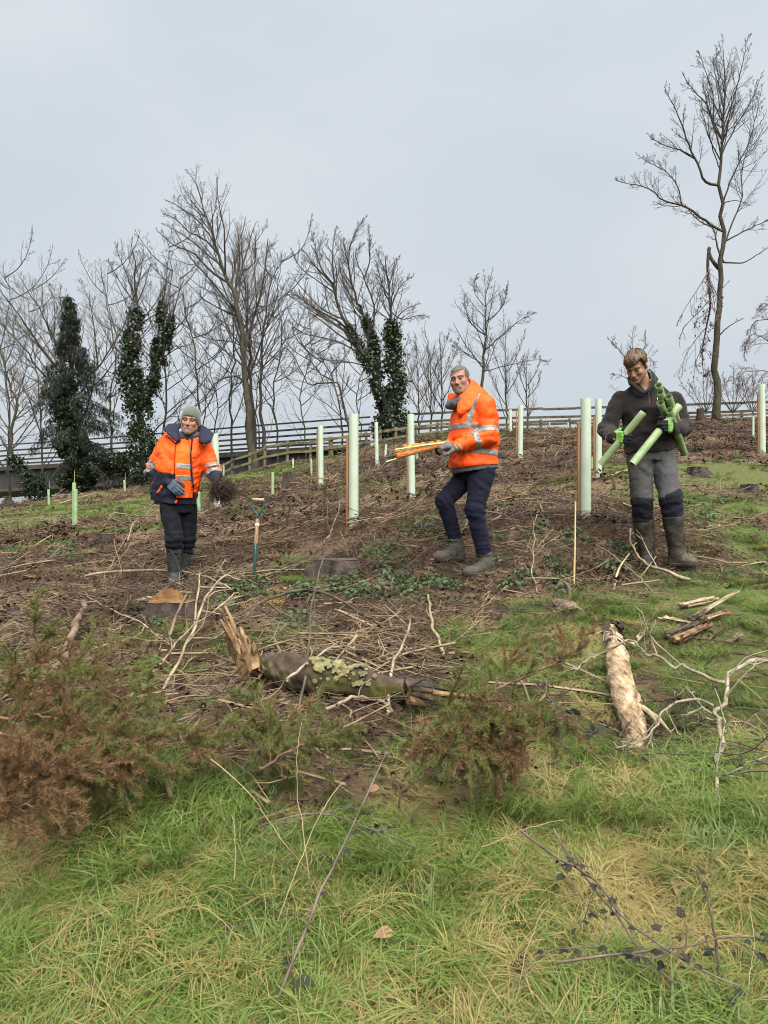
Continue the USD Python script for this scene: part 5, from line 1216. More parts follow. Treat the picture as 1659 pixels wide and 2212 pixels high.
    band(tjw, slab(J(840, 925), (.085, 0, 1), .026), [], *bounds(J(560, 990, -.33), J(1080, 860, .33)))
    near = lambda q: q[:, 1] - (d0 + .02)
    # the brace over the shoulder: a strip that follows a curve drawn on the chest
    br = spline([J(748, 700, 0), J(775, 600, 0), J(808, 480, 0), J(845, 405, 0), J(900, 372, 0), J(945, 372, .02)], 26)
    def strip(q):
        d = np.full(len(q), 9.0)
        for a, b in zip(br[:-1], br[1:]):
            ab = (b - a)[[0, 2]]; pa = q[:, [0, 2]] - a[[0, 2]]
            t = np.clip(pa @ ab / (ab @ ab), 0, 1); d = np.minimum(d, np.linalg.norm(pa - t[:, None] * ab, axis=1))
        return d - .024
    band(cut(jk, lambda q: .012 - cone(J(945, 520, -.17), elL, .092, .086)(q)), strip, [near], *bounds(J(700, 730, -.34), J(980, 350, .05)))
    up = lambda q: aL_(q) - .012
    band(jk, slab(shL + e1 * .215, e1 + np.array([-.10, 0, 0]), .025), [up], *bounds(elL - .16, shL + .16))
    band(jk, slab(elL + e2 * .125, e2, .025), [up], *bounds(elL - .16, wrL + .16))
    pr.add("jumper_hem", cut(wrinkled(inflate(loft([(J(838, 1130), .205, .190), (J(832, 1020), .205, .195)], R), .0), .006, 14, 35), plane(J(760, 1108), (.13, 0, -1))), *bounds(J(600, 1130, -.3), J(1070, 1000, .3)), .0085, C_underlayer)
    # emblem on the chest and a popper on the hem
    a = np.linspace(0, 2 * np.pi, 41)
    def on_front(x, y):
        q = J(x, y, -.40); 
        for _ in range(60): q = q + np.array([0, 1, 0]) * max(min(float(jk(q[None])[0]) * .7, .03), -.01)
        return q - [0, .002, 0] - pr.o
    em = MB()
    em.tube(np.array([on_front(730 + 28 * math.cos(t), 540 + 28 * math.sin(t)) for t in np.linspace(0.5, 5.8, 24)]), .0022, 4)
    for a_, b_ in (((722, 516), (744, 514)), ((716, 530), (726, 524)), ((732, 528), (742, 522)), ((720, 552), (745, 548))): em.tube(np.array([on_front(*a_), on_front(*b_)]), .0018, 4)
    em.build(jp, "emblem", C_print_dark)
    for (x, y) in ((650, 1025), (650, 620)):
        b = trimesh.creation.icosphere(1, .008); b.vertices = b.vertices * [1, .5, 1] + on_front(x, y); MB().tri(b).build(jp, "popper", C_zip if y < 700 else C_print, True)
    # jeans
    tr = [loft([(J(855, 1180), .150, .125), (J(850, 1010), .165, .150)], R), (union([cone(hL, kL, .110, .082), (cone(kL, aL, .080, .068), .03)]), .035), (union([cone(hR, kR, .108, .076), (cone(kR, aR + [0, 0, .02], .075, .064), .03)]), .02)]
    trf = wrinkled(union(tr, .035), .007, 14, 41, [(kL + [0, 0, -.03], kL - hL, .12, 16, .006), (kR, kR - hR, .11, 16, .006), (aL + [0, 0, .06], (0, 0, 1), .09, 22, .006), (aR + [0, 0, .06], (0, 0, 1), .09, 22, .006), (hL + [0, -.05, -.1], (1, 0, 1), .12, 13, .005)])
    pr.add("trousers", cut(trf, plane(J(0, 1885), (0, 0, -1)), lambda q: np.where(q[:, 0] < J(745, 0)[0], J(0, 1745)[2] - q[:, 2], -1)), *bounds(J(440, 1890, -.26), J(1060, 1030, .26)), .0075, C_jeans)
    pt = MB(); tp = on_front(885, 1100); pt.box((.030, .004, .016), tp + [0, -.006, 0], trimesh.transformations.rotation_matrix(.6, [0, 1, 0])[:3, :3]); pt.build(pr.path, "pocket_tab", mat("teal_tab", {"p": ("principled_bsdf", {"base_color": (0.05, 0.30, 0.32), "roughness": 0.6})}, (), "p.BSDF"))
    # hiking boots with laces and a padded collar
    for top, ank, toe in ((J(925, 1850, -.08), J(950, 1950, -.08), J(735, 2035, -.20)), (J(655, 1720, .10), J(668, 1810, .10), J(452, 1890, .02))):
        bm, dr, hb, bf = boot(pr, top, ank, toe, .066, .058, C_leather, w=1.02)
        lc = MB()
        sdv = np.cross(dr, [0, 0, 1.0]); sdv /= np.linalg.norm(sdv)
        def top_of(x, y):
            q = ank + dr * x + sdv * y; q[2] = top[2] - .02
            for _ in range(60): q = q - np.array([0, 0, 1.0]) * max(min(float(bf(q[None])[0]) * .7, .02), -.004)
            return q
        for k in range(6):
            x = .052 + .021 * k
            lc.tube(spline([top_of(x, -.030), top_of(x + .012, 0) + [0, 0, .004], top_of(x, .030)], 7) - pr.o, .0038, 4)
            lc.tube(spline([top_of(x, -.026), top_of(x + .024, .024)], 5) - pr.o + [0, 0, .002], .0034, 4)
        lc.build(path(bm), "laces", C_sole)
        cb = union([cone(top + [math.cos(t) * .050, math.sin(t) * .050, -.012], top + [math.cos(t + .6) * .050, math.sin(t + .6) * .050, -.012], .018, .018) for t in np.arange(0, 6.3, .6)], .01)
        pr.add("padded_collar", wrinkled(cb, .004, 40, 4), top - .06, top + .06, .007, C_leather, parent=path(bm), pad=.04)
    rc = MB(); rc.box((.05, .03, .018), J(448, 1912, .015) - pr.o, chamfer=.004); rc.build(path(bm), "red_toe_rand", mat("red_rand", {"p": ("principled_bsdf", {"base_color": (0.16, 0.015, 0.015), "roughness": 0.6})}, (), "p.BSDF"), True)
    # gloves
    gL = hand(wrL, J(585, 858, -.27) - wrL, np.array([-.1, .55, -.85]), (28, 55, 40), 1, 1.08)
    pr.add("glove", inflate(gL, .001), *bounds(wrL, J(500, 960, -.28)), .0042, C_glove_grey, pad=.07)
    gR = hand(wrR, J(520, 868, -.10) - wrR, np.array([0, -.5, -.85]), (30, 55, 40), 1, 1.05)
    pr.add("glove", inflate(gR, .001), *bounds(wrR, J(480, 940, -.1)), .0045, C_glove_black, pad=.07, label="black glove holding the bundle from behind")
    return pr, J
PM, JM = man_middle()
# the bundle: flat orange sticks with bumps, and bamboo canes, fanned slightly, held at the right end
M_orange_stick = noisy("orange_plastic_stick", (0.50, 0.13, 0.02), (0.75, 0.24, 0.04), 12, 4, 0.6, 0.2, (1, 1, 0.3))
def bundle():
    rng = np.random.default_rng(4)
    sticks = [((592, 822, -.16), (180, 876, -.42), "topmost orange notched stick of the carried bundle"), ((598, 838, -.20), (120, 950, -.46), "orange notched stick lying lowest in the carried bundle"),
              ((596, 830, -.12), (150, 930, -.34), "orange notched stick in the middle of the carried bundle"), ((600, 845, -.17), (118, 968, -.40), "orange notched stick showing below the others in the bundle")]
    for a, b, lab in sticks:
        A, B = JM(*a), JM(*b)
        t = thing("orange_stick", lab, "stick", A)
        m = MB(); beam(m, np.zeros(3), B - A, .020, .009); m.build(path(t), "strip", M_orange_stick)
        for f in np.linspace(.25, .97, 6) + rng.normal(size=6) * .03:
            c = (B - A) * min(f, .98); e = (B - A) / np.linalg.norm(B - A)
            n = MB(); beam(n, c - e * .018 + [0, -.004, .010], c + e * .018 + [0, -.004, .010], .016, .012); n.build(path(t), "notch", M_orange_stick)
    for a, b, lab, mt in [((590, 832, -.22), (105, 900, -.50), "long pale cane lying along the front of the orange bundle", M_cane), ((596, 842, -.21), (105, 918, -.48), "second pale cane just under the front one in the bundle", M_cane),
                          ((600, 850, -.12), (20, 1012, -.44), "cane whose end slants lowest at the tip of the bundle", M_cane), ((600, 846, -.10), (30, 968, -.40), "cane with a black taped end in the bundle", M_cane)]:
        A, B = JM(*a), JM(*b)
        t = thing("bamboo_cane", lab, "cane", A)
        MB().tube(np.array([np.zeros(3), (B - A) * .5 + [0, 0, .003], B - A]), [.0065, .007, .0062], 7).build(path(t), "stem", mt, True)
        for f in (.3, .58, .86): MB().tube(np.array([(B - A) * (f - .006), (B - A) * (f + .006)]), .0080, 7).build(path(t), "node", mt)
        if "black" in lab: MB().tube(np.array([(B - A) * .84, (B - A) * 1.0]), .0095, 7).build(path(t), "taped_end", C_sole)
bundle()
# ---- the fair-haired man carrying tubes
def man_right():
    d0 = 6.4
    def J(x, y, dy=0.0): return P((1440 + x * .27129) * .86406, (840 + y * .27129) * .86406, d0 + dy)
    foot = J(800, 2120)
    pr = Person("person", "fair-haired man in charcoal fleece and grey trousers looking down, carrying green tubes", foot)
    R = np.eye(3)
    nb = J(640, 470, .02)
    shR, elR, wrR = J(410, 590, .02), J(285, 870, .0), J(340, 938, -.27)
    shL, elL, wrL = J(895, 590, .04), J(985, 850, .02), J(872, 842, -.25)
    hR, kR, aR = J(585, 1110, .0), J(608, 1510, -.06), J(655, 2010, .03)
    hL, kL, aL = J(800, 1110, .0), J(868, 1480, -.14), J(925, 1985, -.08)
    hd = Head(J(556, 272, -.08), (-.56, -.68, -.66), roll=3, k=1.0)
    torso = loft([(J(690, 1120), .16, .11), (J(680, 950), .155, .115), (J(660, 700), .18, .12), (J(650, 560, .02), .19, .105), (J(642, 460, .03), .07, .06)], R)
    skin = hd.skin(1.0)
    limbs = [torso, (cone(hd.at(0, -.03, -.06), nb + [0, .01, -.05], .057, .066), .04)]
    for a, b, c in ((shR, elR, wrR), (shL, elL, wrL)): limbs += [(cone(a, b, .05, .042), .03), (cone(b, c, .042, .029), .02), (cone(c, c + (c - b) / np.linalg.norm(c - b) * .04, .026, .02), .02)]
    for a, b, c in ((hR, kR, aR), (hL, kL, aL)): limbs += [(cone(a, b, .085, .056), .04), (cone(b, c, .055, .038), .02), (cone(c, c + [0, -.03, -.05], .034, .028), .02)]
    lim = union(limbs, .02); fb = lambda q: smin(lim(q), skin(q), .015)
    lo, hi = bounds(J(330, 2060, -.3), J(1000, 110, .2))
    ax = [np.unique(np.concatenate([np.arange(lo[0] - .05, hi[0] + .05, .014), np.arange(hd.c[0] - .13, hd.c[0] + .14, .0042)])), np.unique(np.concatenate([np.arange(lo[1] - .05, hi[1] + .05, .014), np.arange(hd.c[1] - .16, hd.c[1] + .15, .0042)])),
          np.unique(np.concatenate([np.arange(lo[2] - .05, hd.c[2] - .17, .014), np.arange(hd.c[2] - .18, hd.c[2] + .16, .0042)]))]
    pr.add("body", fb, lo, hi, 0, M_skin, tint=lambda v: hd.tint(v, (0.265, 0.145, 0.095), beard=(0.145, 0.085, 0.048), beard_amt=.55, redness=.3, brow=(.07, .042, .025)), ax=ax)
    # mop of fair hair, swept over the forehead, shorter over the ears
    hc = union([ell(hd.at(0, -.014, .044), np.array([.087, .110, .094]) * hd.k, hd.R), (ell(hd.at(-.01, .055, .066), np.array([.070, .055, .045]) * hd.k, hd.R), .04)], .03)
    def strands(q):
        d = hc(q); m = np.abs(d) < .05; p = hd.local(q[m])
        ang = np.arctan2(p[:, 0], p[:, 1] + .03)
        d[m] += .026 * (meshkit.fbm(np.stack([ang * 6.5, p[:, 2] * 14, np.zeros(len(p))], 1), 3, 8) - .5) + .012 * (meshkit.noise(np.stack([ang * 22, p[:, 2] * 16, p[:, 1] * 8], 1), 9) - .5)
        return d
    def fringe(q):
        p = hd.local(q); x, y, z = p[:, 0], p[:, 1], p[:, 2]
        jag = .022 * (meshkit.noise(np.stack([x * 55, y * 30, np.zeros(len(x))], 1), 4) - .5)
        front = np.clip(.046 - .62 * x, .012, .085) + .010 * np.sin(x * 75 + 1)
        side = np.where(y > -.02, .018, -.060)
        low = np.where(y > .055, front, np.where(y > .03, side + (front - side) * (y - .03) / .025, side))
        return low + jag - z
    pr.add("hair", cut(strands, fringe), *bounds(*[hd.at(a, b, c) for a in (-.12, .12) for b in (-.15, .14) for c in (-.09, .18)]), .0046, C_hair_fair)
    # fleece with a short zip and a green shirt collar
    tj = loft([(J(672, 1085, .01), .205, .150), (J(672, 1010, .01), .212, .156), (J(668, 850, .0), .212, .155), (J(660, 680, .0), .225, .150), (J(650, 580, .02), .225, .132), (J(648, 520, .025), .205, .118), (J(646, 470, .03), .140, .098), (J(645, 440, .03), .095, .085), (J(645, 420, .03), .080, .078)], R, 2.25)
    aR_ = union([cone(shR, elR, .080, .074), (cone(elR, wrR, .074, .054), .03)]); aL_ = union([cone(shL, elL, .082, .076), (cone(elL, wrL, .076, .052), .03)])
    fl = wrinkled(union([tj, (aR_, .02), (aL_, .02)], .03), .010, 9, 51, [(elR, elR - shR, .11, 14, .007), (wrR, wrR - elR, .08, 20, .006), (elL, elL - shL, .12, 13, .008), (J(660, 990, -.1), (.2, 0, 1), .2, 9, .006), (J(600, 780, -.1), (1, 0, .8), .18, 8, .006)])
    hemf = lambda q: J(0, 1098)[2] + .045 * np.clip((q[:, 0] - J(560, 0)[0]) / .3, 0, 1) - q[:, 2]
    vee = lambda q: -np.maximum(np.maximum(np.abs(q[:, 0] - J(630, 0)[0] - (q[:, 2] - J(0, 540)[2]) * -.10) - .002 - .52 * np.maximum(q[:, 2] - J(0, 540)[2], 0), J(0, 540)[2] - q[:, 2]), q[:, 1] - (d0 - .0))
    fm = pr.add("fleece", cut(fl, hemf, vee, plane(J(640, 405, 0), (0, -.35, 1))), *bounds(J(190, 1100, -.32), J(1090, 390, .24)), .0075, C_fleece); fp = path(fm)
    n0 = J(638, 440, .0)
    inn = [J(630, 525, -.135), J(555, 470, -.115), J(505, 425, -.05), J(550, 395, .07), J(640, 380, .10), J(705, 365, .07), J(745, 400, -.03), J(705, 460, -.11), J(640, 525, -.135)]
    up = [J(600, 520, -.145), J(500, 440, -.12), J(488, 385, -.05), J(530, 350, .06), J(630, 335, .10), J(680, 320, .06), J(705, 345, -.04), J(720, 430, -.12), J(655, 520, -.145)]
    def ribbon(a_, b_, r, n=10):
        o = []
        for a, b, c, e in zip(a_[:-1], b_[:-1], a_[1:], b_[1:]):
            for w in np.linspace(0, 1, n)[:-1]: o.append(cone(a + (c - a) * w, b + (e - b) * w, r, r))
        return union(o, .012)
    pr.add("collar", ribbon(inn[:4] + inn[4:], up, .012), *bounds(*(inn + up)), .006, C_fleece, parent=fp, pad=.04)
    C_shirt = cloth("green_shirt_collar", (0.045, 0.075, 0.045), .15, .85, 90)
    pr.add("shirt_collar", ribbon([p + (n0 - p) * .17 for p in inn[4:8]], [p + (n0 - p) * .14 + [0, 0, .012] for p in up[4:8]], .009), *bounds(*(inn[4:8] + up[4:8])), .0055, C_shirt, pad=.05)
    zz = spline([J(632, 530), J(632, 640)], 10)
    for i in range(10):
        y = d0 - .3
        for _ in range(50): y += max(min(float(fl(np.array([[zz[i][0], y, zz[i][2]]]))[0]) * .7, .03), -.01)
        zz[i][1] = y
    MB().tube(zz - pr.o, .004, 5).build(fp, "zip", C_zip)
    m = MB(); m.box((.010, .006, .020), zz[0] - pr.o + [0, -.006, -.006], chamfer=.002); m.build(fp, "zip_pull", C_reflect, True)
    lt = meshkit.text_mesh("nucl", .020, .001); lt.vertices[:, 0] += J(702, 0)[0]; lt.vertices[:, 1] += J(0, 604)[2]
    v, f = drape(fl, lt, 0, d0 - .4, d0 + .1); define(free(fp, "lettering"), v - pr.o, f, C_print)
    lt = meshkit.text_mesh("c", .013, .001); lt.vertices[:, 0] += J(742, 0)[0]; lt.vertices[:, 1] += J(0, 578)[2]
    v, f = drape(fl, lt, 0, d0 - .4, d0 + .1); define(free(fp, "lettering"), v - pr.o, f, C_print)
    # trousers with dark knee patches
    bR, bL = J(616, 1690, .0), J(895, 1650, -.12)
    leg1 = union([cone(hR, kR, .108, .086), (cone(kR, bR + [0, 0, -.03], .086, .080), .03)]); leg2 = union([cone(hL, kL, .108, .088), (cone(kL, bL + [0, 0, -.03], .088, .080), .03)])
    tr = [loft([(J(695, 1150), .175, .12), (J(690, 1000), .185, .135)], R), (leg1, .03), (leg2, .012)]
    trf = wrinkled(union(tr, .03), .009, 11, 61, [(kR + [0, 0, -.1], (.2, 0, 1), .1, 16, .010), (kL + [0, 0, -.1], (-.2, 0, 1), .1, 16, .010), (hR + [.05, -.08, -.12], (1, 0, .5), .12, 11, .006), (hL + [-.05, -.08, -.12], (-1, 0, .5), .12, 11, .006)])
    lo, hi = bounds(J(460, 1720, -.3), J(990, 1020, .2))
    bot = lambda q: np.where(q[:, 0] < J(740, 0)[0], J(0, 1715)[2], J(0, 1668)[2]) - q[:, 2]
    dark = lambda q: np.where(q[:, 0] < J(745, 0)[0], q[:, 2] - J(0, 1500)[2], q[:, 2] - J(0, 1425)[2] + .30 * np.maximum(J(850, 0)[0] - q[:, 0], 0) * 1.6)
    tm = pr.add("trousers", cut(trf, bot, lambda q: -dark(q)), lo, hi, .0075, C_grey)
    pr.add("knee_patch", cut(inflate(trf, .003), bot, dark), lo, hi, .0075, C_patch, parent=path(tm))
    boot(pr, bR, J(662, 2030, .04), J(628, 2125, -.12), .092, .064, C_boot, w=1.0)
    boot(pr, bL, J(935, 2000, -.08), J(1122, 2095, -.20), .090, .066, C_boot, w=1.05)
    # gloves: lime knit backs with black dipped palms and fingers
    for W, D, N, side, name in ((wrR, np.array([.5, -.85, -.05]), np.array([.85, .5, 0]), 1, 0), (wrL, np.array([-.5, -.85, .0]), np.array([-.85, .5, 0]), -1, 1)):
        Dn = D / np.linalg.norm(D); Nn = N - (N @ Dn) * Dn; Nn /= np.linalg.norm(Nn)
        g = hand(W, D, N, (45, 60, 45), side, 1.12)
        sp = plane(W + Dn * .10 + Nn * .004, Dn * .5 + Nn)
        gm = pr.add("glove", cut(inflate(g, .001), sp), *bounds(W, W + Dn * .16 + Nn * .05), .0042, C_glove_green, pad=.09)
        pr.add("dipped_palm", cut(inflate(g, .002), lambda q, sp=sp: -sp(q)), *bounds(W, W + Dn * .16 + Nn * .05), .0042, C_glove_black, parent=path(gm), pad=.09)
    return pr, J, wrR, wrL
PR, JR, WRR, WRL = man_right()
M_guard = mat("leaf_green_guard", {"tc": ("texture_coordinate", {}), "n": ("noise_texture", {"scale": 14.0, "detail": 5.0}), "r": ("rgb_ramp", {"ramp": [(0.3, (0.17, 0.245, 0.105)), (0.7, (0.265, 0.35, 0.185))]}),
    "v": ("voronoi_texture", {"scale": 260.0}), "b": ("bump", {"strength": 0.25, "distance": 0.002}), "p": ("principled_bsdf", {"roughness": 0.5, "specular_ior_level": 0.3}), "t": ("translucent_bsdf", {}), "m": ("mix_closure", {"fac": 0.25})},
    [("tc.object", "n.vector"), ("n.fac", "r.fac"), ("tc.object", "v.vector"), ("v.distance", "b.height"), ("b.normal", "p.normal"), ("r.color", "p.base_color"), ("r.color", "t.color"), ("p.BSDF", "m.closure1"), ("t.BSDF", "m.closure2")], "m.closure")
def guard(a, b, label, r=.028):
    A, B = JR(*a), JR(*b); d = B - A; L = np.linalg.norm(d)
    t = thing("tree_guard", label, "tree guard", A, group="green tubes carried by the fair-haired man")
    v, f = shell(r, L, wall=.007, sides=28, flare=0.0)
    define(free(path(t), "tube"), v @ rot_to(d).T, f, M_guard, True)
guard((226, 1182, -.24), (622, 702, -.42), "green tube gripped in his right hand, slanting up across the fleece", .028)
guard((518, 1182, -.36), (950, 645, -.27), "paler green tube in his left hand, slanting across his trousers", .031)
for (x, y), lab in zip([(757, 452), (772, 515), (850, 555), (776, 612), (858, 682)], ["topmost green tube of the bunch under his left arm", "second green tube from the top of the bunch under his arm", "green tube of the bunch nearest his left sleeve",
                                                                               "green tube with its open end over the chest lettering", "lowest green tube of the bunch, behind the gripped one"]):
    guard((x, y, -.34), (x + 140, y + 400, .06), lab, .029)
guard((895, 760, -.12), (945, 935, .10), "green tube showing only its lower end below his elbow", .029)
# ---------------------------------------------------------------- spade, stumps, logs, brush
M_wood_pale = noisy("pale_weathered_wood", (0.12, 0.088, 0.052), (0.30, 0.235, 0.15), 10, 6, 0.9, 0.6, (1, 1, 0.2))
M_wood_rot = noisy("rotten_orange_wood", (0.026, 0.014, 0.008), (0.105, 0.060, 0.028), 16, 7, 0.95, 1.0, (1, 1, 0.35), 0.02, c3=(0.21, 0.135, 0.068))
M_wood_dark = noisy("dark_wet_wood", (0.016, 0.012, 0.009), (0.060, 0.045, 0.031), 12, 6, 0.85, 0.7, (1, 1, 0.3))
M_stick = noisy("brown_stick", (0.052, 0.033, 0.021), (0.14, 0.098, 0.064), 9, 5, 0.9, 0.3, (1, 1, 0.4))
M_stick_pale = noisy("peeled_pale_stick", (0.085, 0.063, 0.038), (0.24, 0.185, 0.12), 9, 5, 0.85, 0.3, (1, 1, 0.4))
M_stick_dark = noisy("dark_stick", (0.028, 0.020, 0.015), (0.075, 0.055, 0.040), 9, 5, 0.9, 0.3)
M_stick_lichen = noisy("grey_lichen_branch", (0.075, 0.064, 0.042), (0.23, 0.20, 0.135), 16, 6, 0.95, 0.5)
M_cut = noisy("sawn_orange_wood", (0.085, 0.040, 0.011), (0.25, 0.135, 0.040), 18, 5, 0.8, 0.6, (1, 1, 0.12), 0.01, island=.4)
M_stump_bark = noisy("dark_stump_bark", (0.013, 0.0095, 0.008), (0.045, 0.033, 0.027), 14, 7, 0.95, 0.9, (1, 1, 0.4), 0.02)

def rough_log(pts, radii, seed, n=40, sides=22, lump=0.12, freq=5.0, squash=1.0):
    """A bumpy tube as vertices and faces (open polyline, capped)."""
    sp = spline(pts, n); r = np.interp(np.linspace(0, 1, n), np.linspace(0, 1, len(radii)), radii)
    m = MB().tubes(sp[None], r[None], sides); v, f = m.arrays()
    c = np.repeat(sp, sides, 0); dv = v - c; L = np.linalg.norm(dv, axis=1, keepdims=True)
    k = 1 + lump * 2 * (meshkit.fbm(v * freq + seed, 4, seed) - .5) + lump * (meshkit.noise(v * freq * 5 + seed, seed) - .5)
    v = c + dv * k[:, None] * [1, 1, squash]
    return v, f

def slat(mb, rng, A, B, w, th, base, n=7):
    """A jagged split of wood, widest at A."""
    A, B = np.asarray(A), np.asarray(B); ax_ = B - A; s_ = np.cross(ax_, [0.1, .3, 1.0]); s_ /= np.linalg.norm(s_); nn = np.cross(s_, ax_); nn /= np.linalg.norm(nn)
    q = np.linspace(0, 1, n); wd = w * (1 - q ** 1.6 * .8) * (.7 + .6 * rng.random(n)); c = A + ax_ * q[:, None] + s_ * ((rng.random(n) - .5) * w * .5)[:, None]
    v = np.vstack([c - s_ * wd[:, None], c + s_ * wd[:, None], c + nn * th * (.6 + .8 * rng.random(n))[:, None], c - nn * th]); i_ = np.arange(n - 1); f_ = []
    for a_, b_ in ((0, 2), (2, 1), (1, 3), (3, 0)): f_ += [np.stack([a_ * n + i_, b_ * n + i_, b_ * n + i_ + 1], 1), np.stack([a_ * n + i_, b_ * n + i_ + 1, a_ * n + i_ + 1], 1)]
    f_ += [np.array([[0, n, 2 * n], [0, 3 * n, n]])]
    mb.add(v - base, np.vstack(f_))
# the spade
def spade():
    a, b = hit(549, 1252, 6.5, 8.2), None
    d = a[1]
    S = lambda x, y, dy=0: P((320 + x * .24407) * .86406, (980 + y * .24407) * .86406, d + dy)
    top, gr = S(1332, 1105), S(1300, 1925)
    t = thing("digging_spade", "green metal spade with wooden D handle standing in the soil beside the beanie man", "spade", gr)
    C = lambda n, c, r=0.5, **k: noisy(n, tuple(np.array(c) * .75), tuple(np.array(c) * 1.25), 12, 5, r, .15, **k)
    grip, green, wood, steel = C("spade_grip_wood", (0.20, 0.13, 0.085), .6), C("spade_green_paint", (0.020, 0.050, 0.042), .4), C("spade_shaft_wood", (0.25, 0.155, 0.085), .6), C("muddy_spade_steel", (0.045, 0.042, 0.042), .5)
    Z = lambda x, y, dy=0: S(x, y, dy) - gr
    MB().tube([Z(1272, 1104), Z(1290, 1103), Z(1375, 1105), Z(1393, 1106)], [.014, .0165, .0165, .014], 12).build(path(t), "grip", grip, True)
    yk = MB()
    for x0, x1 in ((1272, 1318), (1393, 1334)): yk.tube(spline([Z(x0, 1104), Z(x0 + (4 if x0 < 1300 else -4), 1165), Z((x0 + x1) / 2 + (-6 if x0 < 1300 else 6), 1215), Z(x1, 1255)], 9), np.linspace(.0085, .011, 9), 8)
    yk.tube([Z(1326, 1245), Z(1324, 1300)], [.016, .0165], 10); yk.build(path(t), "yoke", green, True)
    MB().tube([Z(1324, 1296), Z(1318, 1430), Z(1308, 1560)], [.0168, .0178, .0182], 12).build(path(t), "shaft", wood, True)
    MB().tube([Z(1308, 1552), Z(1302, 1700), Z(1294, 1885)], [.0190, .0165, .0130], 12).build(path(t), "socket", green, True)
    q = [Z(1240, 1880), Z(1352, 1882), Z(1350, 1960, -.02), Z(1310, 2050, -.02), Z(1246, 1960, -.02)]
    v = np.array(q + [p + [0, .006, 0] for p in q]); f = [[0, 1, 2], [0, 2, 4], [2, 3, 4], [5, 7, 6], [5, 9, 7], [7, 9, 8]] + [[i, i + 5, (i + 1) % 5] for i in range(5)] + [[(i + 1) % 5, i + 5, (i + 1) % 5 + 5] for i in range(5)]
    MB().add(v, f).box((.012 + abs(q[1][0] - q[0][0]), .022, .008), (np.array(q[0]) + q[1]) / 2 + [0, .002, .003], chamfer=.002).build(path(t), "blade", steel)
    m = MB(); m.tube([Z(1323, 1345), Z(1321, 1370)], [.0186, .0187], 12); m.build(path(t), "sticker", C_print, True)
spade()

# stumps
def stump(u, v, w_px, h_px, label, sawn=0.25, seed=0, splinters=0, top=None, bark=None, d=None, flare=1.35, lean=0.0, slope=0.0):
    base = hit(u, v) if d is None else G(u, v, d)
    r = w_px / FPX * base[1] / 2; h = h_px / FPX * base[1]
    t = thing("tree_stump", label, "stump", base)
    rng = np.random.default_rng(seed)
    n = 34; ang = np.arange(n) * 2 * np.pi / n
    lob = 1 + .13 * np.sin(ang * 3 + seed) + .08 * np.sin(ang * 5 + 2 * seed)
    prof = [(-.12, flare * 1.15), (0, flare), (h * .25, 1.12), (h * .6, 1.0), (h, .97)]
    v_ = np.array([[r * k * lob[i] ** (2.2 if z < h * .3 else 1) * math.cos(ang[i]) * (1 + .05 * rng.normal()), r * k * lob[i] * math.sin(ang[i]) * (1 + .05 * rng.normal()), z + slope * math.cos(ang[i]) * r * (z > h * .3)] for z, k in prof for i in range(n)])
    i = np.arange(len(prof) - 1)[:, None] * n; j = np.arange(n)[None]; j2 = (j + 1) % n
    f = np.stack([i + j, i + j2, i + n + j2, i + n + j], -1).reshape(-1, 4)
    MB().add(v_, f).build(path(t), "bark", bark or M_stump_bark, True)
    rim = v_[-n:]; c = rim.mean(0) + [0, 0, .004]
    rings = [c + (rim - c) * k + [0, 0, .003 + .012 * (meshkit.noise(np.column_stack([rim * 18 * k, ]), seed) - .5).mean()] for k in (.985, .7, .4)]
    vt = np.vstack(rings + [c[None]]); ft = []
    for a in range(2):
        for b in range(n): ft += [[a * n + b, a * n + (b + 1) % n, (a + 1) * n + (b + 1) % n], [a * n + b, (a + 1) * n + (b + 1) % n, (a + 1) * n + b]]
    ft += [[2 * n + b, 2 * n + (b + 1) % n, 3 * n] for b in range(n)]
    vt[:, 2] += .012 * (meshkit.fbm(vt * 30, 3, seed) - .5)
    MB().add(vt, np.array(ft)).build(path(t), "cut_face", top or M_cut)
    if splinters:
        m = MB()
        for k in range(splinters):
            x = rng.random() * 2 - 1; y = .15 + .18 * rng.random() + .3 * (1 - x * x)
            hh = (.072 * math.exp(-((x + .25) / .62) ** 4) * (.85 + .3 * rng.random()) + .02) * r / .19
            b0 = c + np.array([x * r * .88, y * r * .6, -.01]); wd = r * .075 * (.6 + .8 * rng.random())
            m.add(np.array([b0 + [-wd, 0, 0], b0 + [wd, 0, 0], b0 + [wd * .7, .01, hh], b0 + [-wd * .8, .01, hh * (.8 + .25 * rng.random())], b0 + [-wd, .03, 0], b0 + [wd, .03, 0]]), [[0, 1, 2], [0, 2, 3], [4, 3, 2], [4, 2, 5], [0, 3, 4], [1, 5, 2]])
        m.build(path(t), "torn_hinge", M_cut)
    return t
stump(372, 1330, 104, 31, "freshly felled stump with torn orange wood, nearest the beanie man's boots", seed=3, splinters=70, flare=1.15)
stump(735, 1235, 96, 26, "wide dark old stump in the grass, left of the middle worker's boots", seed=5, top=M_wood_dark, flare=1.15)
stump(262, 1118, 12, 22, "small upright snag stump on the green bank behind the short guards", seed=8, top=M_wood_dark, flare=1.1)
stump(625, 1045, 26, 22, "dark rotten stump below the timber fence, left of the tall shelters", seed=9, top=M_wood_dark, flare=1.3)
stump(228, 1170, 34, 16, "pale sawn block of a stump right of the paired guards", seed=11, flare=1.1)
stump(1620, 1068, 34, 20, "low dark stump on the grassy bank at the right", seed=12, top=M_wood_dark)
stump(1508, 1025, 40, 14, "low flat dark stump behind the fair-haired worker's knees", seed=13, top=M_wood_dark)
stump(1513, 905, 14, 30, "pale splintered stub beside the tall broken tree", seed=14, flare=1.2, d=31)
stump(20, 1335, 24, 26, "small pale-topped stump at the left edge above the spruce", seed=15, flare=1.2)

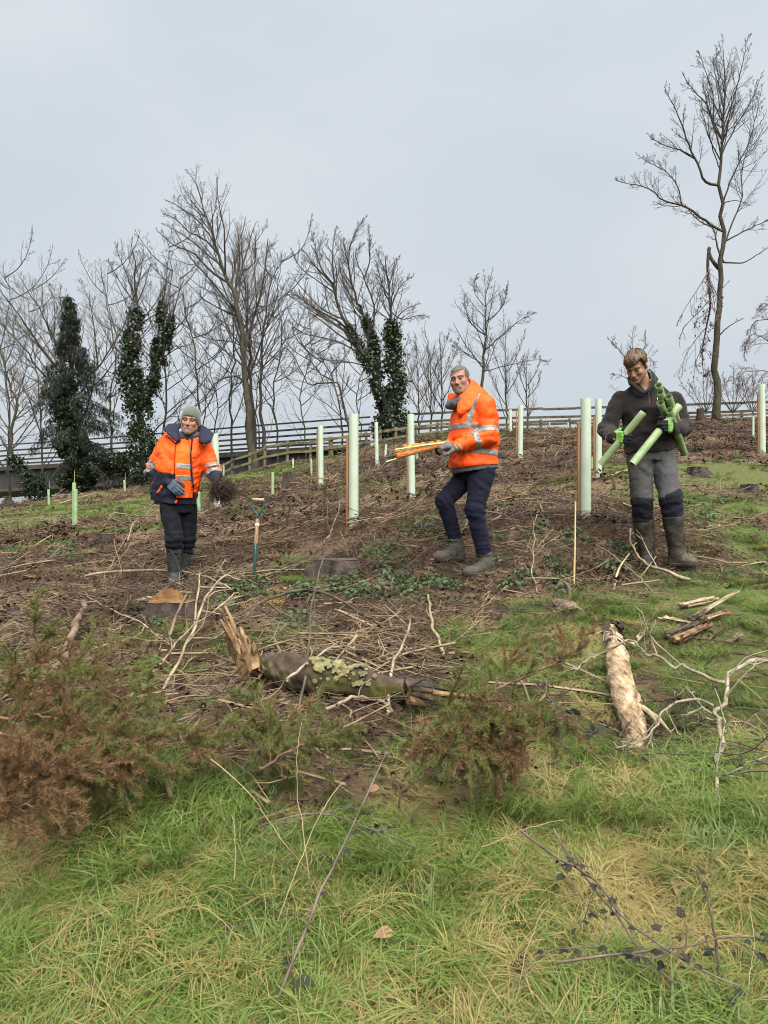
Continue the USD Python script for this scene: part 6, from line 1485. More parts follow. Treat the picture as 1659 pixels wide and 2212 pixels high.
# the mossy fallen log with its torn upturned end
def fallen_log():
    d = 3.95
    zl = unit(560, 1480, 1280, 2000, 1659)
    L = lambda x, y, dy=0: P(*zl(x, y), d + dy)
    base = hit(*zl(600, 690), 3.2, 4.6)
    dy0 = base[1] - d
    Lg = lambda x, y, dy=0: P(*zl(x, y), base[1] + dy)
    t = thing("fallen_log", "thick mossy rotten log with yellow lichen, lying across the middle foreground", "log", base)
    M_log = mat("mossy_shaded_log_bark", {"tc": ("texture_coordinate", {}), "n": ("noise_texture", {"scale": 9.0, "detail": 8.0, "roughness": 0.7}), "n2": ("noise_texture", {"scale": 4.0, "detail": 6.0, "roughness": 0.6}), "n3": ("voronoi_texture", {"scale": 7.0}),
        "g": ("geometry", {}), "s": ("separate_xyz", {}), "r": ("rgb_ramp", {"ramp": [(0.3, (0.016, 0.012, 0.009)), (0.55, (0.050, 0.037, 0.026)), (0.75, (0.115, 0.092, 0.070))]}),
        "ms": ("rgb_ramp", {"ramp": [(0.3, (0.012, 0.014, 0.003)), (0.7, (0.058, 0.058, 0.011))]}), "mm": ("map_range", {"from_min": 0.42, "from_max": 0.56, "clamp": True}),  # dark moss, also carrying painted shade for the log's lower half
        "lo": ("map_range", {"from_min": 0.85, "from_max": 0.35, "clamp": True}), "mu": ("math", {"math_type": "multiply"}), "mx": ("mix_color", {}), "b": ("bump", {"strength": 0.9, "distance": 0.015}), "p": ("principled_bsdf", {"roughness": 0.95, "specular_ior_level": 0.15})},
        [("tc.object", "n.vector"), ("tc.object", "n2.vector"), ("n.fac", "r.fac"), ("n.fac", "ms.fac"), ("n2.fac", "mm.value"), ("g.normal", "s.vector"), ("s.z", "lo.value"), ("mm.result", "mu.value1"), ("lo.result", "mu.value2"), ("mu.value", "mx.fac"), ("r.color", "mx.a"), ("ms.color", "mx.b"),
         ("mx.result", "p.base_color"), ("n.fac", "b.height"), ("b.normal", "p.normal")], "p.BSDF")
    px = d / FPX * .434 * .864
    pts = [hit(*zl(x, y), 3.0, 4.8) + [0, r * px * .35, r * px * 1.25] for x, y, r in ((225, 590, 98), (420, 615, 112), (650, 655, 112), (850, 680, 100), (1070, 690, 84))]
    v, f = rough_log(pts, [94 * px, 106 * px, 102 * px, 86 * px, 66 * px], 5, 90, 48, .24, 7, 1.0)
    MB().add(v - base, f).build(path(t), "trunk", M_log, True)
    # the torn end: a shell of rotten wood rising to a spike at the upper left
    rng = np.random.default_rng(31)
    m = MB()
    def shard(mb, A, B, w, th, n=7):
        A, B = np.asarray(A), np.asarray(B); ax_ = B - A; s_ = np.cross(ax_, [0, 1, .2]); s_ /= np.linalg.norm(s_); nn = np.cross(s_, ax_); nn /= np.linalg.norm(nn)
        q = np.linspace(0, 1, n); wd = w * (1 - q ** 1.6 * .85) * (.75 + .5 * rng.random(n)); of = (rng.random(n) - .5) * w * .5
        c = A + ax_ * q[:, None] + s_ * of[:, None]
        v = np.vstack([c - s_ * wd[:, None], c + s_ * wd[:, None], c + nn * th * (.6 + .8 * rng.random(n))[:, None], c - nn * th]); i_ = np.arange(n - 1)
        f_ = []
        for a_, b_ in ((0, 2), (2, 1), (1, 3), (3, 0)): f_ += [np.stack([a_ * n + i_, b_ * n + i_, b_ * n + i_ + 1], 1), np.stack([a_ * n + i_, b_ * n + i_ + 1, a_ * n + i_ + 1], 1)]
        mb.add(v - base, np.vstack(f_))
    B0 = lambda x, y, dy=0: Lg(x, y, dy) + lift_
    lift_ = pts[0] - Lg(225, 490, 0)
    for k in range(80):
        a_ = rng.random() ** 1.2; x0 = 135 + 290 * a_; y0 = 530 - 70 * a_ + rng.normal() * 30
        hgt = (310 * math.exp(-(a_ / .26) ** 2) + 120 * (1 - a_)) * (.35 + .75 * rng.random())
        shard(m, B0(x0, y0, -.02 + .05 * rng.normal()), B0(x0 - (95 * (1 - a_) * (.6 + .7 * rng.random()) * hgt / 200) + rng.normal() * 10, y0 - hgt, -.02 + .05 * rng.normal()), (26 + 26 * rng.random()) * px, (12 + 18 * rng.random()) * px)
    m.build(path(t), "torn_end", M_wood_rot, False)
    # the far end breaks up into long dark and orange splinters
    for k, (a, b, r0, r1, mt) in enumerate([((1040, 520), (1290, 560), 34, 12, M_wood_dark), ((1060, 580), (1200, 620), 26, 10, M_wood_rot), ((1060, 620), (1180, 655), 28, 10, M_wood_rot), ((1080, 555), (1480, 625), 20, 8, M_wood_dark), ((1200, 580), (1500, 610), 16, 7, M_wood_rot), ((1050, 540), (1150, 500), 22, 8, M_wood_dark)]):
        vv, ff = rough_log([Lg(*a, -.02 * k), Lg(*b, .03 - .02 * k)], [r0 * px, r1 * px], 70 + k, 14, 8, .25, 14)
        MB().add(vv - base, ff).build(path(t), "splinter", mt)
    # crusts of yellow lichen lying on the upper side
    M_lich = noisy("yellow_lichen", (0.055, 0.052, 0.020), (0.165, 0.148, 0.068), 30, 6, 0.95, 0.8)
    lc = MB(); sp = spline(pts, 60)
    rl = np.random.default_rng(17); patches = [(.44 + .34 * q ** 1.1 + rl.normal() * .02, .95 + rl.normal() * .36 - .15 * q, (.007 + .024 * rl.random() ** 2) * (1.25 - .6 * q)) for q in rl.random(95)]
    for (tt, up, s) in patches:
        c = np.array([np.interp(tt, np.linspace(0, 1, 60), sp[:, k]) for k in range(3)]); ax_ = sp[-1] - sp[0]; ax_ /= np.linalg.norm(ax_)
        out = np.array([0, -math.cos(up), math.sin(up)]); out -= out @ ax_ * ax_; out /= np.linalg.norm(out); side = np.cross(ax_, out)
        rr = np.interp(tt, [0, .3, .7, 1], [98, 112, 104, 84]) * px
        n = 20
        for ring in range(1):
            rad = s * (.55 + .7 * meshkit.noise(np.column_stack([np.cos(np.arange(n) * .628) * 1.6 + tt * 50, np.sin(np.arange(n) * .628) * 1.6, np.zeros(n)]), 3))
            al, th = rad * np.cos(np.arange(n) * 2 * np.pi / n), rad * .8 * np.sin(np.arange(n) * 2 * np.pi / n) / rr
            e = c + ax_ * al[:, None] + (out * np.cos(th)[:, None] + side * np.sin(th)[:, None]) * (rr * 1.045)
            i2 = c + ax_ * al[:, None] * .85 + (out * np.cos(th * .85)[:, None] + side * np.sin(th * .85)[:, None]) * (rr * 1.065 + .003)
            v = np.vstack([e, i2, (c + out * (rr * 1.07 + .003))[None]]); j = np.arange(n); j2 = (j + 1) % n
            lc.add(v - base, np.vstack([np.stack([j, j2, n + j2], 1), np.stack([j, n + j2, n + j], 1), np.stack([n + j, n + j2, np.full(n, 2 * n)], 1)]))
    tag(lc.build(path(t), "lichen", M_lich), "crusts of pale yellow lichen")
    return t, Lg, base
LOG, LG, LOGB = fallen_log()

# the pale decayed log at the right
def pale_log():
    zr = unit(1280, 1400, 1920, 2080, 1659)
    a, b = hit(*zr(650, 500), 3.5, 6), hit(*zr(790, 1270), 2.4, 4.2)
    t = thing("decayed_log", "pale crumbling log lying lengthwise in the grass at the right", "log", b)
    r0, r1 = 62 * .386 * .864 / FPX * a[1], 108 * .386 * .864 / FPX * b[1] * .95
    mid = (a + b) / 2
    pts = [a + [0, .05, r0 * .8], a * .75 + b * .25 + [.0, 0, r0 * .9], a * .45 + b * .55 + [-.01, 0, r0], a * .15 + b * .85 + [.02, 0, r1 * .62], b + [.0, 0, r1 * .30]]
    pts = [p + [0, 0, 0.0] for p in pts]
    v, f = rough_log(pts, [r0 * .7, r0, r0 * 1.08, r1 * 1.0, r1 * .55], 12, 80, 44, .17, 9, .9)
    q = v * [1, .35, 1]
    v[:, 2] += .030 * (meshkit.fbm(q * 22, 4, 6) - .5) - .05 * np.clip(meshkit.noise(v * 6, 9) - .62, 0, 1)
    MB().add(v - b, f).build(path(t), "trunk", noisy("crumbly_pale_wood", (0.060, 0.034, 0.018), (0.20, 0.142, 0.080), 16, 8, 0.95, 1.0, (1.6, .5, 1.6), 0.02, c3=(0.33, 0.265, 0.175)), True)
    rng = np.random.default_rng(8)
    for k in range(9):                                   # flakes of grey bark still clinging to it
        tt = rng.random() * .55; c = a * (1 - tt) + b * tt; s = .03 + .035 * rng.random(); side = -1 if k < 5 else 1
        n = 9; an = np.arange(n) * 2 * np.pi / n; rad = s * (.6 + .6 * rng.random(n))
        base = c + [side * r0 * (.62 + .2 * rng.random()), 0, r0 * (1.15 + .25 * rng.random())]
        ring = base + np.stack([rad * np.cos(an) * .5 * .8, rad * np.sin(an) * 1.2, -side * rad * np.cos(an) * .55 + .004], 1)
        vv = np.vstack([ring, ring - [0, 0, .007], base[None] + [0, 0, .008]]); j = np.arange(n); j2 = (j + 1) % n
        MB().add(vv - b, np.vstack([np.stack([j, j2, np.full(n, 2 * n)], 1), np.stack([j, n + j, j2], 1), np.stack([j2, n + j, n + j2], 1)])).build(path(t), "bark_flake", M_stick_dark if k % 2 else M_bark)
    for k in range(12):                                   # long flakes and slivers at the broken near end
        st = b * (.72 + .28 * rng.random()) + a * 0; c = a * .25 + b * .75 + [(rng.random() - .5) * .13, rng.normal() * .08, r1 * (.7 + .3 * rng.random())]
        e = c + np.array([rng.normal() * .05, -.10 - .12 * rng.random(), -.03 - .05 * rng.random()])
        vv, ff = rough_log([c, (c + e) / 2 + [0, 0, .015], e], [.008, .012, .003], 90 + k, 8, 6, .3, 20)
        MB().add(vv - b, ff).build(path(t), "sliver", M_wood_rot if k % 2 else M_wood_pale)
pale_log()

# ---- single branches and sticks that can be told apart
def branch(label, pts, r0, r1, material, name="fallen_branch", side=0, seed=0, lift=0.0, cat="branch", sides=7, n=24, sl=.35, rmin=.0025, on=True, wob=.003, sub=2):
    """A branch drawn over photograph points lying on the ground, each raised by its third number."""
    w = np.array([hit(p[0], p[1] + 0) + [0, 0, (p[2] if len(p) > 2 else 0.02)] if len(p) < 4 else P(p[0], p[1], p[3]) for p in pts])
    rng = np.random.default_rng(seed)
    sp = spline(w, n); nz = rng.normal(size=(n, 3)) * wob * 2.2; nz = (np.roll(nz, 1, 0) + nz * 2 + np.roll(nz, -1, 0)) / 4; sp[1:-1] += np.cumsum(nz, 0)[1:-1] * .5 + nz[1:-1]
    t = thing(name, label, cat, w[0])
    rad = .78 * np.linspace(r0, r1, n) * (1 + .12 * rng.normal(size=n))
    MB().tube(sp - w[0], rad, sides).build(path(t), "stem", material, True)
    if side:
        a, b = grow(sp[None], rad[None], rng, side, .1, 1.0, sl, 50, .05, .22, 8, rmin, .6)
        for k in range(len(a)): MB().tube(a[k] - w[0], b[k], 5).build(path(t), "side_shoot", material, True)
        if sub:
            a2, b2 = grow(a, b, rng, sub, .2, 1., .4, 45, .02, .25, 6, rmin * .8, .7)
            tag(MB().tubes(a2 - w[0], b2, 4, False).build(path(t), "twigs", material), kind="stuff")
    return t
branch("long pale brown branch lying across the slope behind the torn stump", [(175, 1262, .06), (270, 1258, .10), (380, 1264, .12), (450, 1280, .10), (505, 1292, .05)], .016, .009, M_stick_pale, side=5, seed=2, sl=.22)
branch("long arching dark branch over the grass above the mossy log", [(520, 1345, .05), (600, 1326, .14), (680, 1325, .16), (740, 1338, .12), (808, 1352, .05)], .017, .012, M_stick_dark, side=4, seed=3, sl=.25)
branch("short thick brown limb lying upright on the brush at the left", [(140, 1448, .05), (158, 1385, .08), (180, 1330, .10)], .032, .028, M_stick, seed=4, wob=.006, n=14, sides=12)
branch("curved tan branch arching up to the log's torn spike", [(352, 1500, .02), (410, 1440, .16), (460, 1370, .30), (500, 1338, .34), (520, 1345, .30)], .013, .009, M_stick_pale, side=6, seed=5, sl=.35)
branch("tan branch fanning down left from the log's spike", [(330, 1462, .02), (400, 1412, .12), (450, 1390, .16), (515, 1360, .25)], .011, .007, M_stick_pale, side=5, seed=6)
branch("forked pale twig lying left of the torn stump", [(200, 1412, .03), (260, 1400, .05), (310, 1375, .05), (345, 1342, .05)], .009, .006, M_stick_pale, side=3, seed=7)
branch("thin grey twig crossing from the stump towards the log", [(192, 1290, .05), (240, 1340, .08), (300, 1370, .08), (350, 1400, .05), (378, 1410, .03)], .009, .006, M_stick_pale, side=4, seed=8)
branch("upright pale stick leaning against the torn stump", [(415, 1392, .02), (427, 1340, .16), (432, 1302, .24)], .010, .007, M_stick_pale, seed=9, n=12)
branch("short broken stick propped before the stump", [(360, 1405, .02), (388, 1352, .12), (405, 1325, .14)], .013, .011, M_stick, seed=10, n=12)
branch("pale bent stick lying in the grass right of the mossy log", [(962, 1438, .03), (945, 1395, .08), (930, 1340, .10), (925, 1322, .12)], .014, .010, M_stick_pale, side=2, seed=11, sl=.3)
branch("twisted pale branch standing before the log's broken end", [(838, 1560, .03), (850, 1500, .15), (872, 1458, .22), (885, 1430, .26)], .011, .008, M_stick_lichen, side=4, seed=12, sl=.35)
branch("pale peeled branch lying under the mossy log", [(705, 1562, .06), (750, 1552, .09), (795, 1548, .08), (838, 1560, .04)], .012, .009, M_stick_pale, side=3, seed=13, sl=.3)
branch("dark bare sapling stem curving in front of the log", [(645, 1585, .02), (672, 1500, .20), (680, 1425, .36), (700, 1370, .48), (730, 1320, .58)], .008, .005, M_stick_dark, side=5, seed=14, sl=.3)
branch("curved grey twig across the log's mossy side", [(620, 1540, .15), (665, 1520, .2), (705, 1488, .22), (765, 1480, .2)], .009, .007, M_stick_lichen, side=3, seed=15, sl=.3)
branch("grey lichen branch lying in a long curve over the right-hand grass", [(1540, 1775, .03), (1560, 1690, .06), (1548, 1610, .10), (1540, 1575, .14), (1570, 1530, .18), (1600, 1500, .16), (1670, 1485, .14)], .010, .014, M_stick_lichen, side=9, seed=16, sl=.36, n=34, wob=.006, rmin=.003)
branch("grey lichen branch reaching left across the pale log", [(1565, 1545, .16), (1480, 1530, .20), (1405, 1505, .24), (1360, 1470, .26), (1290, 1480, .22), (1225, 1510, .14)], .011, .005, M_stick_lichen, side=8, seed=17, sl=.34, n=34, wob=.006, rmin=.003)
branch("thin grey twig fanning below the pale log's near end", [(1540, 1590, .14), (1470, 1600, .16), (1400, 1640, .12), (1330, 1660, .08)], .009, .004, M_stick_lichen, side=7, seed=18, sl=.4, n=26, rmin=.0028)
branch("forked pale branch lying at the fair-haired worker's feet", [(1490, 1265, .04), (1430, 1255, .08), (1390, 1245, .12), (1362, 1200, .22)], .016, .010, M_stick_pale, side=5, seed=19, sl=.4)
branch("brown broken branch left of the fair-haired worker's boots", [(1410, 1290, .03), (1370, 1255, .08), (1320, 1225, .10), (1290, 1212, .12)], .013, .009, M_stick, side=5, seed=20, sl=.35)
branch("split yellow stake-like fragment in the brush by the clod", [(1322, 1285, .02), (1345, 1252, .12), (1360, 1240, .16)], .016, .006, M_wood_pale, seed=21, n=10, name="wood_fragment", cat="wood")
branch("thin dark stem sticking up left of the clod", [(1165, 1290, .02), (1150, 1235, .22), (1162, 1200, .34)], .006, .004, M_stick_lichen, side=4, seed=22, sl=.35)
branch("pale branch lying under the shelter by the fair-haired worker", [(1280, 1040, .04), (1330, 1034, .07), (1355, 1025, .05)], .022, .015, M_stick_pale, seed=23, n=12)
branch("straight pale pole lying on the far left bank", [(128, 1092, .05), (205, 1073, .10)], .03, .02, M_stick_pale, seed=24, n=10)
branch("dark stick sloping against the tallest shelter's foot", [(700, 1182, .03), (722, 1150, .10), (735, 1125, .18)], .012, .009, M_stick, side=3, seed=25, sl=.3)
branch("brown stick lying below the second shelter", [(655, 1162, .04), (615, 1180, .07), (580, 1190, .03)], .012, .008, M_stick, side=2, seed=26)
branch("long brown stick lying between the boots of the middle worker and the dark stump", [(705, 1210, .03), (780, 1198, .06), (850, 1190, .06), (905, 1160, .05)], .010, .007, M_stick, side=4, seed=27, sl=.3)
branch("long dark stick across the brush at the far left", [(60, 1236, .05), (150, 1215, .08), (240, 1205, .06), (300, 1180, .04)], .014, .009, M_stick_dark, side=4, seed=28, sl=.25)
branch("pale split stick behind the beanie man's boots", [(276, 1175, .03), (288, 1150, .10), (300, 1138, .14)], .016, .008, M_stick_pale, seed=29, n=10)

# soil clod with an upturned root, left of the fair-haired worker's feet
def clod():
    zr = unit(1280, 1400, 1920, 2080, 1659)
    b = hit(*zr(330, 330)); s = b[1] / FPX * .386 * .864
    t = thing("uprooted_clod", "lump of earth with a snapped root curling up, in the grass below the bamboo cane", "clod", b)
    m = trimesh.creation.icosphere(4, 1.0); v = m.vertices
    v = v * (1 + .5 * (meshkit.fbm(v * 2.2, 4, 3) - .5))[:, None] * [98 * s, 80 * s, 72 * s]
    MB().add(v, m.faces).build(path(t), "soil", noisy("damp_soil", (0.035, 0.024, 0.016), (0.13, 0.098, 0.068), 12, 8, .98, 1.0, dist=.03), True)
    MB().tube(spline([[20 * s, 0, 45 * s], [38 * s, -.02, 100 * s], [35 * s, -.02, 145 * s], [5 * s, 0, 180 * s], [-12 * s, 0, 185 * s]], 14), np.linspace(.017, .006, 14), 8).build(path(t), "root", M_stick, True)
    for p in ([[-50 * s, -.05, 30 * s], [-80 * s, -.06, 60 * s], [-92 * s, -.06, 95 * s]], [[80 * s, -.05, 20 * s], [110 * s, -.08, 0], [125 * s, -.1, -40 * s]]): MB().tube(spline(p, 8), np.linspace(.010, .004, 8), 6).build(path(t), "root", M_stick, True)
clod()

# heap of split rotten wood at the right
def split_heap():
    zr = unit(1280, 1400, 1920, 2080, 1659)
    rng = np.random.default_rng(44)
    q = [((980, 410), (1180, 470), .020, M_wood_pale, "long yellow-brown splinter lying at the heap's left"), ((1010, 530), (1215, 450), .020, M_wood_dark, "dark split branch across the heap of rotten wood"),
         ((1060, 575), (1290, 470), .030, M_wood_rot, "broad brown slab of rotten wood in the heap"), ((1200, 380), (1475, 190), .016, M_stick_pale, "long pale stick sticking up to the right from the heap"),
         ((1240, 430), (1400, 380), .022, M_wood_rot, "short rotten chunk on top of the heap"), ((1100, 330), (1330, 290), .024, M_wood_pale, "flat tan slab at the back of the heap"),
         ((770, 590), (850, 520), .018, M_wood_pale, "forked pale stub between log and heap"), ((1400, 580), (1500, 525), .018, M_stick, "cut brown stick end right of the heap"), ((1150, 420), (1300, 350), .02, M_wood_dark, "dark wet slab wedged under the pale stick")]
    for k, (a, b, r, m, lab) in enumerate(q):
        A, B = hit(*zr(*a)) + [0, 0, r + .01], hit(*zr(*b)) + [0, 0, r + .02]
        if k == 3: B = P(*zr(*b), A[1] + .15)
        t = thing("wood_fragment", lab, "wood", A, group=None)
        pc = MB()
        for z in range(5): slat(pc, rng, A + rng.normal(size=3) * [r * .5, r * .5, r * .25], A + (B - A) * (.75 + .3 * rng.random()) + rng.normal(size=3) * [r * .6, r * .6, r * .3], r * (.55 + .4 * rng.random()), r * .45, A)
        pc.build(path(t), "piece", m)
        for j in range(2):
            o = rng.normal(size=3) * [.02, .02, .006]; vv, ff = rough_log([A + o + (B - A) * .1, A + o + (B - A) * .8], [r * .4, r * .12], 230 + k * 3 + j, 8, 5, .3, 30)
            MB().add(vv - A, ff).build(path(t), "splinter", M_wood_pale if j else m)
split_heap()
# the bamboo marker cane
b = hit(1239, 1270)
t = thing("bamboo_cane", "tall thin bamboo cane stuck upright between the middle and fair-haired workers", "cane", b)
top = P(1243, 1083, b[1]) - b
MB().tube(np.array([[0, 0, -.1], top * .5 + [.004, 0, 0], top]), [.0075, .007, .006], 8).build(path(t), "stem", M_cane, True)
for f in (.2, .45, .7, .9): MB().tube(np.array([top * (f - .005), top * (f + .005)]), .0088, 8).build(path(t), "node", M_cane)
# a scrap of pale blue paper by the stump, and the wedge-shaped chips
b = hit(318, 1310); t = thing("felling_chip", "large pale wedge of wood lying left of the torn stump", "wood chip", b)
m = MB(); v, f = rough_log([[-.11, 0, .03], [0, 0, .05], [.10, 0.02, .05]], [.02, .05, .02], 77, 14, 10, .3, 14, .6); m.add(v, f); m.build(path(t), "chip", M_wood_pale)
b = P(316, 1306, b[1] - .02); t = thing("blue_wedge", "light blue felling wedge lying against the torn stump", "wedge", b)
m = MB(); v = np.array([[-.09, 0, -.02], [-.09, .05, -.02], [.06, 0, .03], [.06, .05, .03], [.06, 0, .055], [.06, .05, .055]]); m.add(v, [[0, 2, 4], [1, 5, 3], [0, 1, 3], [0, 3, 2], [0, 4, 5], [0, 5, 1], [2, 3, 5], [2, 5, 4]]); m.build(path(t), "body", mat("pale_blue_plastic", {"p": ("principled_bsdf", {"base_color": (0.42, 0.60, 0.70), "roughness": 0.5})}, (), "p.BSDF"))
# ---------------------------------------------------------------- spruce brash, brambles, grass, litter
M_needle_g = leafy("olive_spruce_needles", [(0, (0.095, 0.105, 0.026)), (0.5, (0.20, 0.19, 0.055)), (0.85, (0.32, 0.28, 0.10)), (1, (0.34, 0.22, 0.08))], 0.6, 0.25, 0.3)
M_needle_b = leafy("dead_brown_needles", [(0, (0.12, 0.070, 0.030)), (0.5, (0.28, 0.185, 0.085)), (0.85, (0.42, 0.315, 0.155)), (1, (0.36, 0.31, 0.13))], 0.7, 0.2, 0.25)
M_spruce_twig = noisy("spruce_twig", (0.045, 0.026, 0.016), (0.12, 0.072, 0.042), 20, 4, 0.85, 0.2)

def spruce(label, pts, seed, k1=14, k2=9, sl=.55, green=.4, lf2=.38, droop=.12, dens=.85, r=.006, needle=.018, group=None, flat=.75, vflat=.35):
    w = np.array([P(*q) for q in pts]); rng = np.random.default_rng(seed)
    n = 20; sp = spline(w, n); sp[1:-1] += rng.normal(size=(n - 2, 3)) * .006
    t = thing("spruce_branch", label, "branch", w[0], group=group)
    rad = np.linspace(r, .0025, n)
    MB().tube(sp - w[0], rad, 7).build(path(t), "stem", M_spruce_twig, True)
    a, b = grow(sp[None], rad[None], rng, k1, .06, 1.0, sl, 52, .03, .10, 10, .0018, .6, droop, flat=flat, vflat=vflat)
    for q in range(0, len(a), 2): MB().tube(a[q] - w[0], b[q], 5).build(path(t), "side_shoot", M_spruce_twig)
    a2, b2 = grow(a, b, rng, k2, .08, 1.0, lf2, 45, .0, .10, 7, .0013, .7, droop * .8, flat=flat, vflat=vflat)
    odd = np.arange(1, len(a), 2)
    tag(MB().tubes(a2 - w[0], b2, 3, False).tubes(a[odd] - w[0], b[odd], 4, False).build(path(t), "twigs", M_spruce_twig), kind="stuff")
    # needles on every shoot, densest towards the tips; whole shoots are either still green or brown
    G_, B_ = MB(), MB()
    for Pn, per in ((a2, 1900), (a, 1500), (sp[None, -12:], 1500)):
        L = np.linalg.norm(np.diff(Pn, axis=1), axis=2).sum(1)
        cnt = np.maximum((L * per * dens).astype(int), 3)
        idx = np.repeat(np.arange(len(Pn)), cnt); N = len(idx)
        x = (0.08 + .92 * rng.random(N)) * (Pn.shape[1] - 1); i = np.minimum(x.astype(int), Pn.shape[1] - 2); f = (x - i)[:, None]
        A, Bq = Pn[idx, i], Pn[idx, i + 1]; c = A * (1 - f) + Bq * f
        tn = Bq - A; tn /= np.linalg.norm(tn, axis=1, keepdims=True) + 1e-9
        rd = rng.normal(size=(N, 3)); rd -= (rd * tn).sum(1, keepdims=True) * tn; rd[:, 2] += .25; rd /= np.linalg.norm(rd, axis=1, keepdims=True)
        dn = tn * .62 + rd * .78
        Ln = needle * (.65 + .6 * rng.random((N, 1))); sd = np.cross(dn, rng.normal(size=(N, 3))); sd /= np.linalg.norm(sd, axis=1, keepdims=True); wd = .0010
        v = np.stack([c - sd * wd, c + sd * wd, c + dn * Ln], 1) - w[0]
        gr = (meshkit.noise(Pn.mean(1) * 5.5 + seed, seed) + .35 * rng.random(len(Pn)) + .25 * (Pn[:, -1, 2] - w[:, 2].min()) < green + .42)[idx]
        for mb, m in ((G_, gr), (B_, ~gr)):
            if m.any(): mb.add(v[m].reshape(-1, 3), np.arange(3 * m.sum()).reshape(-1, 3))
    if G_.n: tag(G_.build(path(t), "needles", M_needle_g), "still olive green needles", kind="stuff")
    if B_.n: tag(B_.build(path(t), "needles", M_needle_b), "dead rusty brown needles", kind="stuff")
spruce("upright spruce leader with olive fans at the upper left", [(40, 1560, 3.05), (60, 1470, 3.05), (72, 1400, 3.05), (80, 1285, 3.05)], 1, 13, 8, .60, .62, droop=.05, r=.008, vflat=1.0)
spruce("spruce branch of rusty needles reaching left out of the picture edge", [(110, 1640, 2.85), (60, 1560, 2.9), (10, 1520, 2.9), (-60, 1500, 2.9)], 2, 14, 9, .55, .30)
spruce("spruce branch with two upright olive shoots, right part of the left-hand heap", [(60, 1650, 2.8), (160, 1590, 2.85), (240, 1545, 2.9), (300, 1520, 2.95), (325, 1455, 3.0)], 3, 18, 9, .50, .45)
spruce("drooping spruce branch hanging in the middle of the left-hand heap", [(-20, 1560, 2.75), (80, 1545, 2.7), (180, 1570, 2.65), (290, 1640, 2.6)], 4, 18, 10, .48, .42, droop=.2)
spruce("spruce branch lying low along the right foot of the left-hand heap", [(60, 1640, 2.55), (180, 1640, 2.6), (290, 1650, 2.65), (400, 1660, 2.75)], 5, 18, 10, .45, .36, droop=.2)
spruce("wholly dead brown spruce branch at the bottom of the left-hand heap", [(10, 1735, 2.42), (50, 1690, 2.40), (100, 1660, 2.42), (170, 1640, 2.5)], 6, 16, 8, .62, -.2, dens=.75, needle=.02)
spruce("bare brown brushy spruce branch trailing right across the grass at the left", [(-30, 1730, 2.38), (60, 1735, 2.36), (120, 1748, 2.36), (180, 1790, 2.34)], 7, 12, 7, .55, -.3, dens=.6, needle=.02)
spruce("golden brown spruce branch in the middle of the left-hand heap, tips pointing right", [(20, 1600, 2.75), (110, 1600, 2.7), (200, 1610, 2.68), (280, 1600, 2.7), (345, 1610, 2.75)], 21, 22, 11, .50, .22, droop=.12)
spruce("spruce branch arching over the top of the left-hand heap", [(-30, 1500, 2.95), (60, 1460, 2.92), (150, 1470, 2.9), (230, 1500, 2.88), (290, 1560, 2.85)], 22, 20, 10, .48, .36, droop=.15)
spruce("rusty spruce branch hanging at the left edge above the dead brown one", [(-40, 1580, 2.6), (30, 1590, 2.56), (90, 1620, 2.52), (140, 1665, 2.5)], 23, 20, 11, .55, .10, droop=.2)
spruce("dead spruce branch with bare whippy shoots in the bottom left heap", [(-20, 1790, 2.32), (20, 1730, 2.33), (40, 1680, 2.36), (50, 1620, 2.4)], 24, 16, 9, .60, -.3, dens=.8, needle=.02, flat=1.0, vflat=.8)
spruce("golden spruce branch low in front of the left-hand heap", [(120, 1700, 2.5), (200, 1670, 2.55), (270, 1650, 2.6), (330, 1640, 2.65)], 25, 18, 10, .5, .25, droop=.18)
spruce("small spruce branch with a green tip in front of the mossy log's left end", [(620, 1680, 2.75), (590, 1600, 2.9), (575, 1540, 3.0), (560, 1475, 3.1)], 8, 15, 9, .58, .50, vflat=1.0)
spruce("olive and brown spruce branch below the mossy log", [(560, 1660, 2.7), (640, 1620, 2.75), (710, 1590, 2.8), (770, 1600, 2.8)], 9, 18, 10, .50, .55, droop=.15)
spruce("low brown spruce branch between the heap and the mossy log", [(430, 1650, 2.8), (500, 1600, 2.9), (560, 1580, 2.95), (620, 1575, 2.95)], 10, 14, 9, .50, .38, droop=.15)
spruce("drooping rusty spruce branch right of centre with olive tips", [(1150, 1575, 2.78), (1060, 1578, 2.74), (970, 1595, 2.68), (870, 1615, 2.64)], 11, 24, 12, .44, .20, droop=.25)
spruce("long spruce sprig rising to the right above the grass", [(900, 1560, 2.85), (1010, 1520, 2.9), (1110, 1470, 2.95), (1210, 1425, 3.0), (1290, 1345, 3.05)], 12, 20, 9, .34, .40, droop=.05)
spruce("golden fan of drooping spruce shoots at the centre right, olive at its left tip", [(1130, 1555, 2.80), (1050, 1560, 2.75), (965, 1585, 2.66), (885, 1635, 2.60)], 26, 26, 12, .42, .22, droop=.32)
spruce("rusty spruce side branch at the right end of the centre-right brash", [(1175, 1500, 2.92), (1155, 1550, 2.82), (1125, 1600, 2.72), (1105, 1645, 2.65)], 27, 20, 11, .60, .12, droop=.28)
spruce("pale olive spruce branch trailing right from the left-hand heap", [(290, 1600, 2.8), (350, 1590, 2.8), (410, 1605, 2.8), (465, 1640, 2.78)], 28, 18, 10, .50, .42, droop=.18)
spruce("brown spruce branch drooping over the grass at centre right", [(1100, 1530, 2.8), (1050, 1570, 2.7), (1010, 1610, 2.62), (985, 1650, 2.58)], 13, 16, 10, .55, .25, droop=.25)

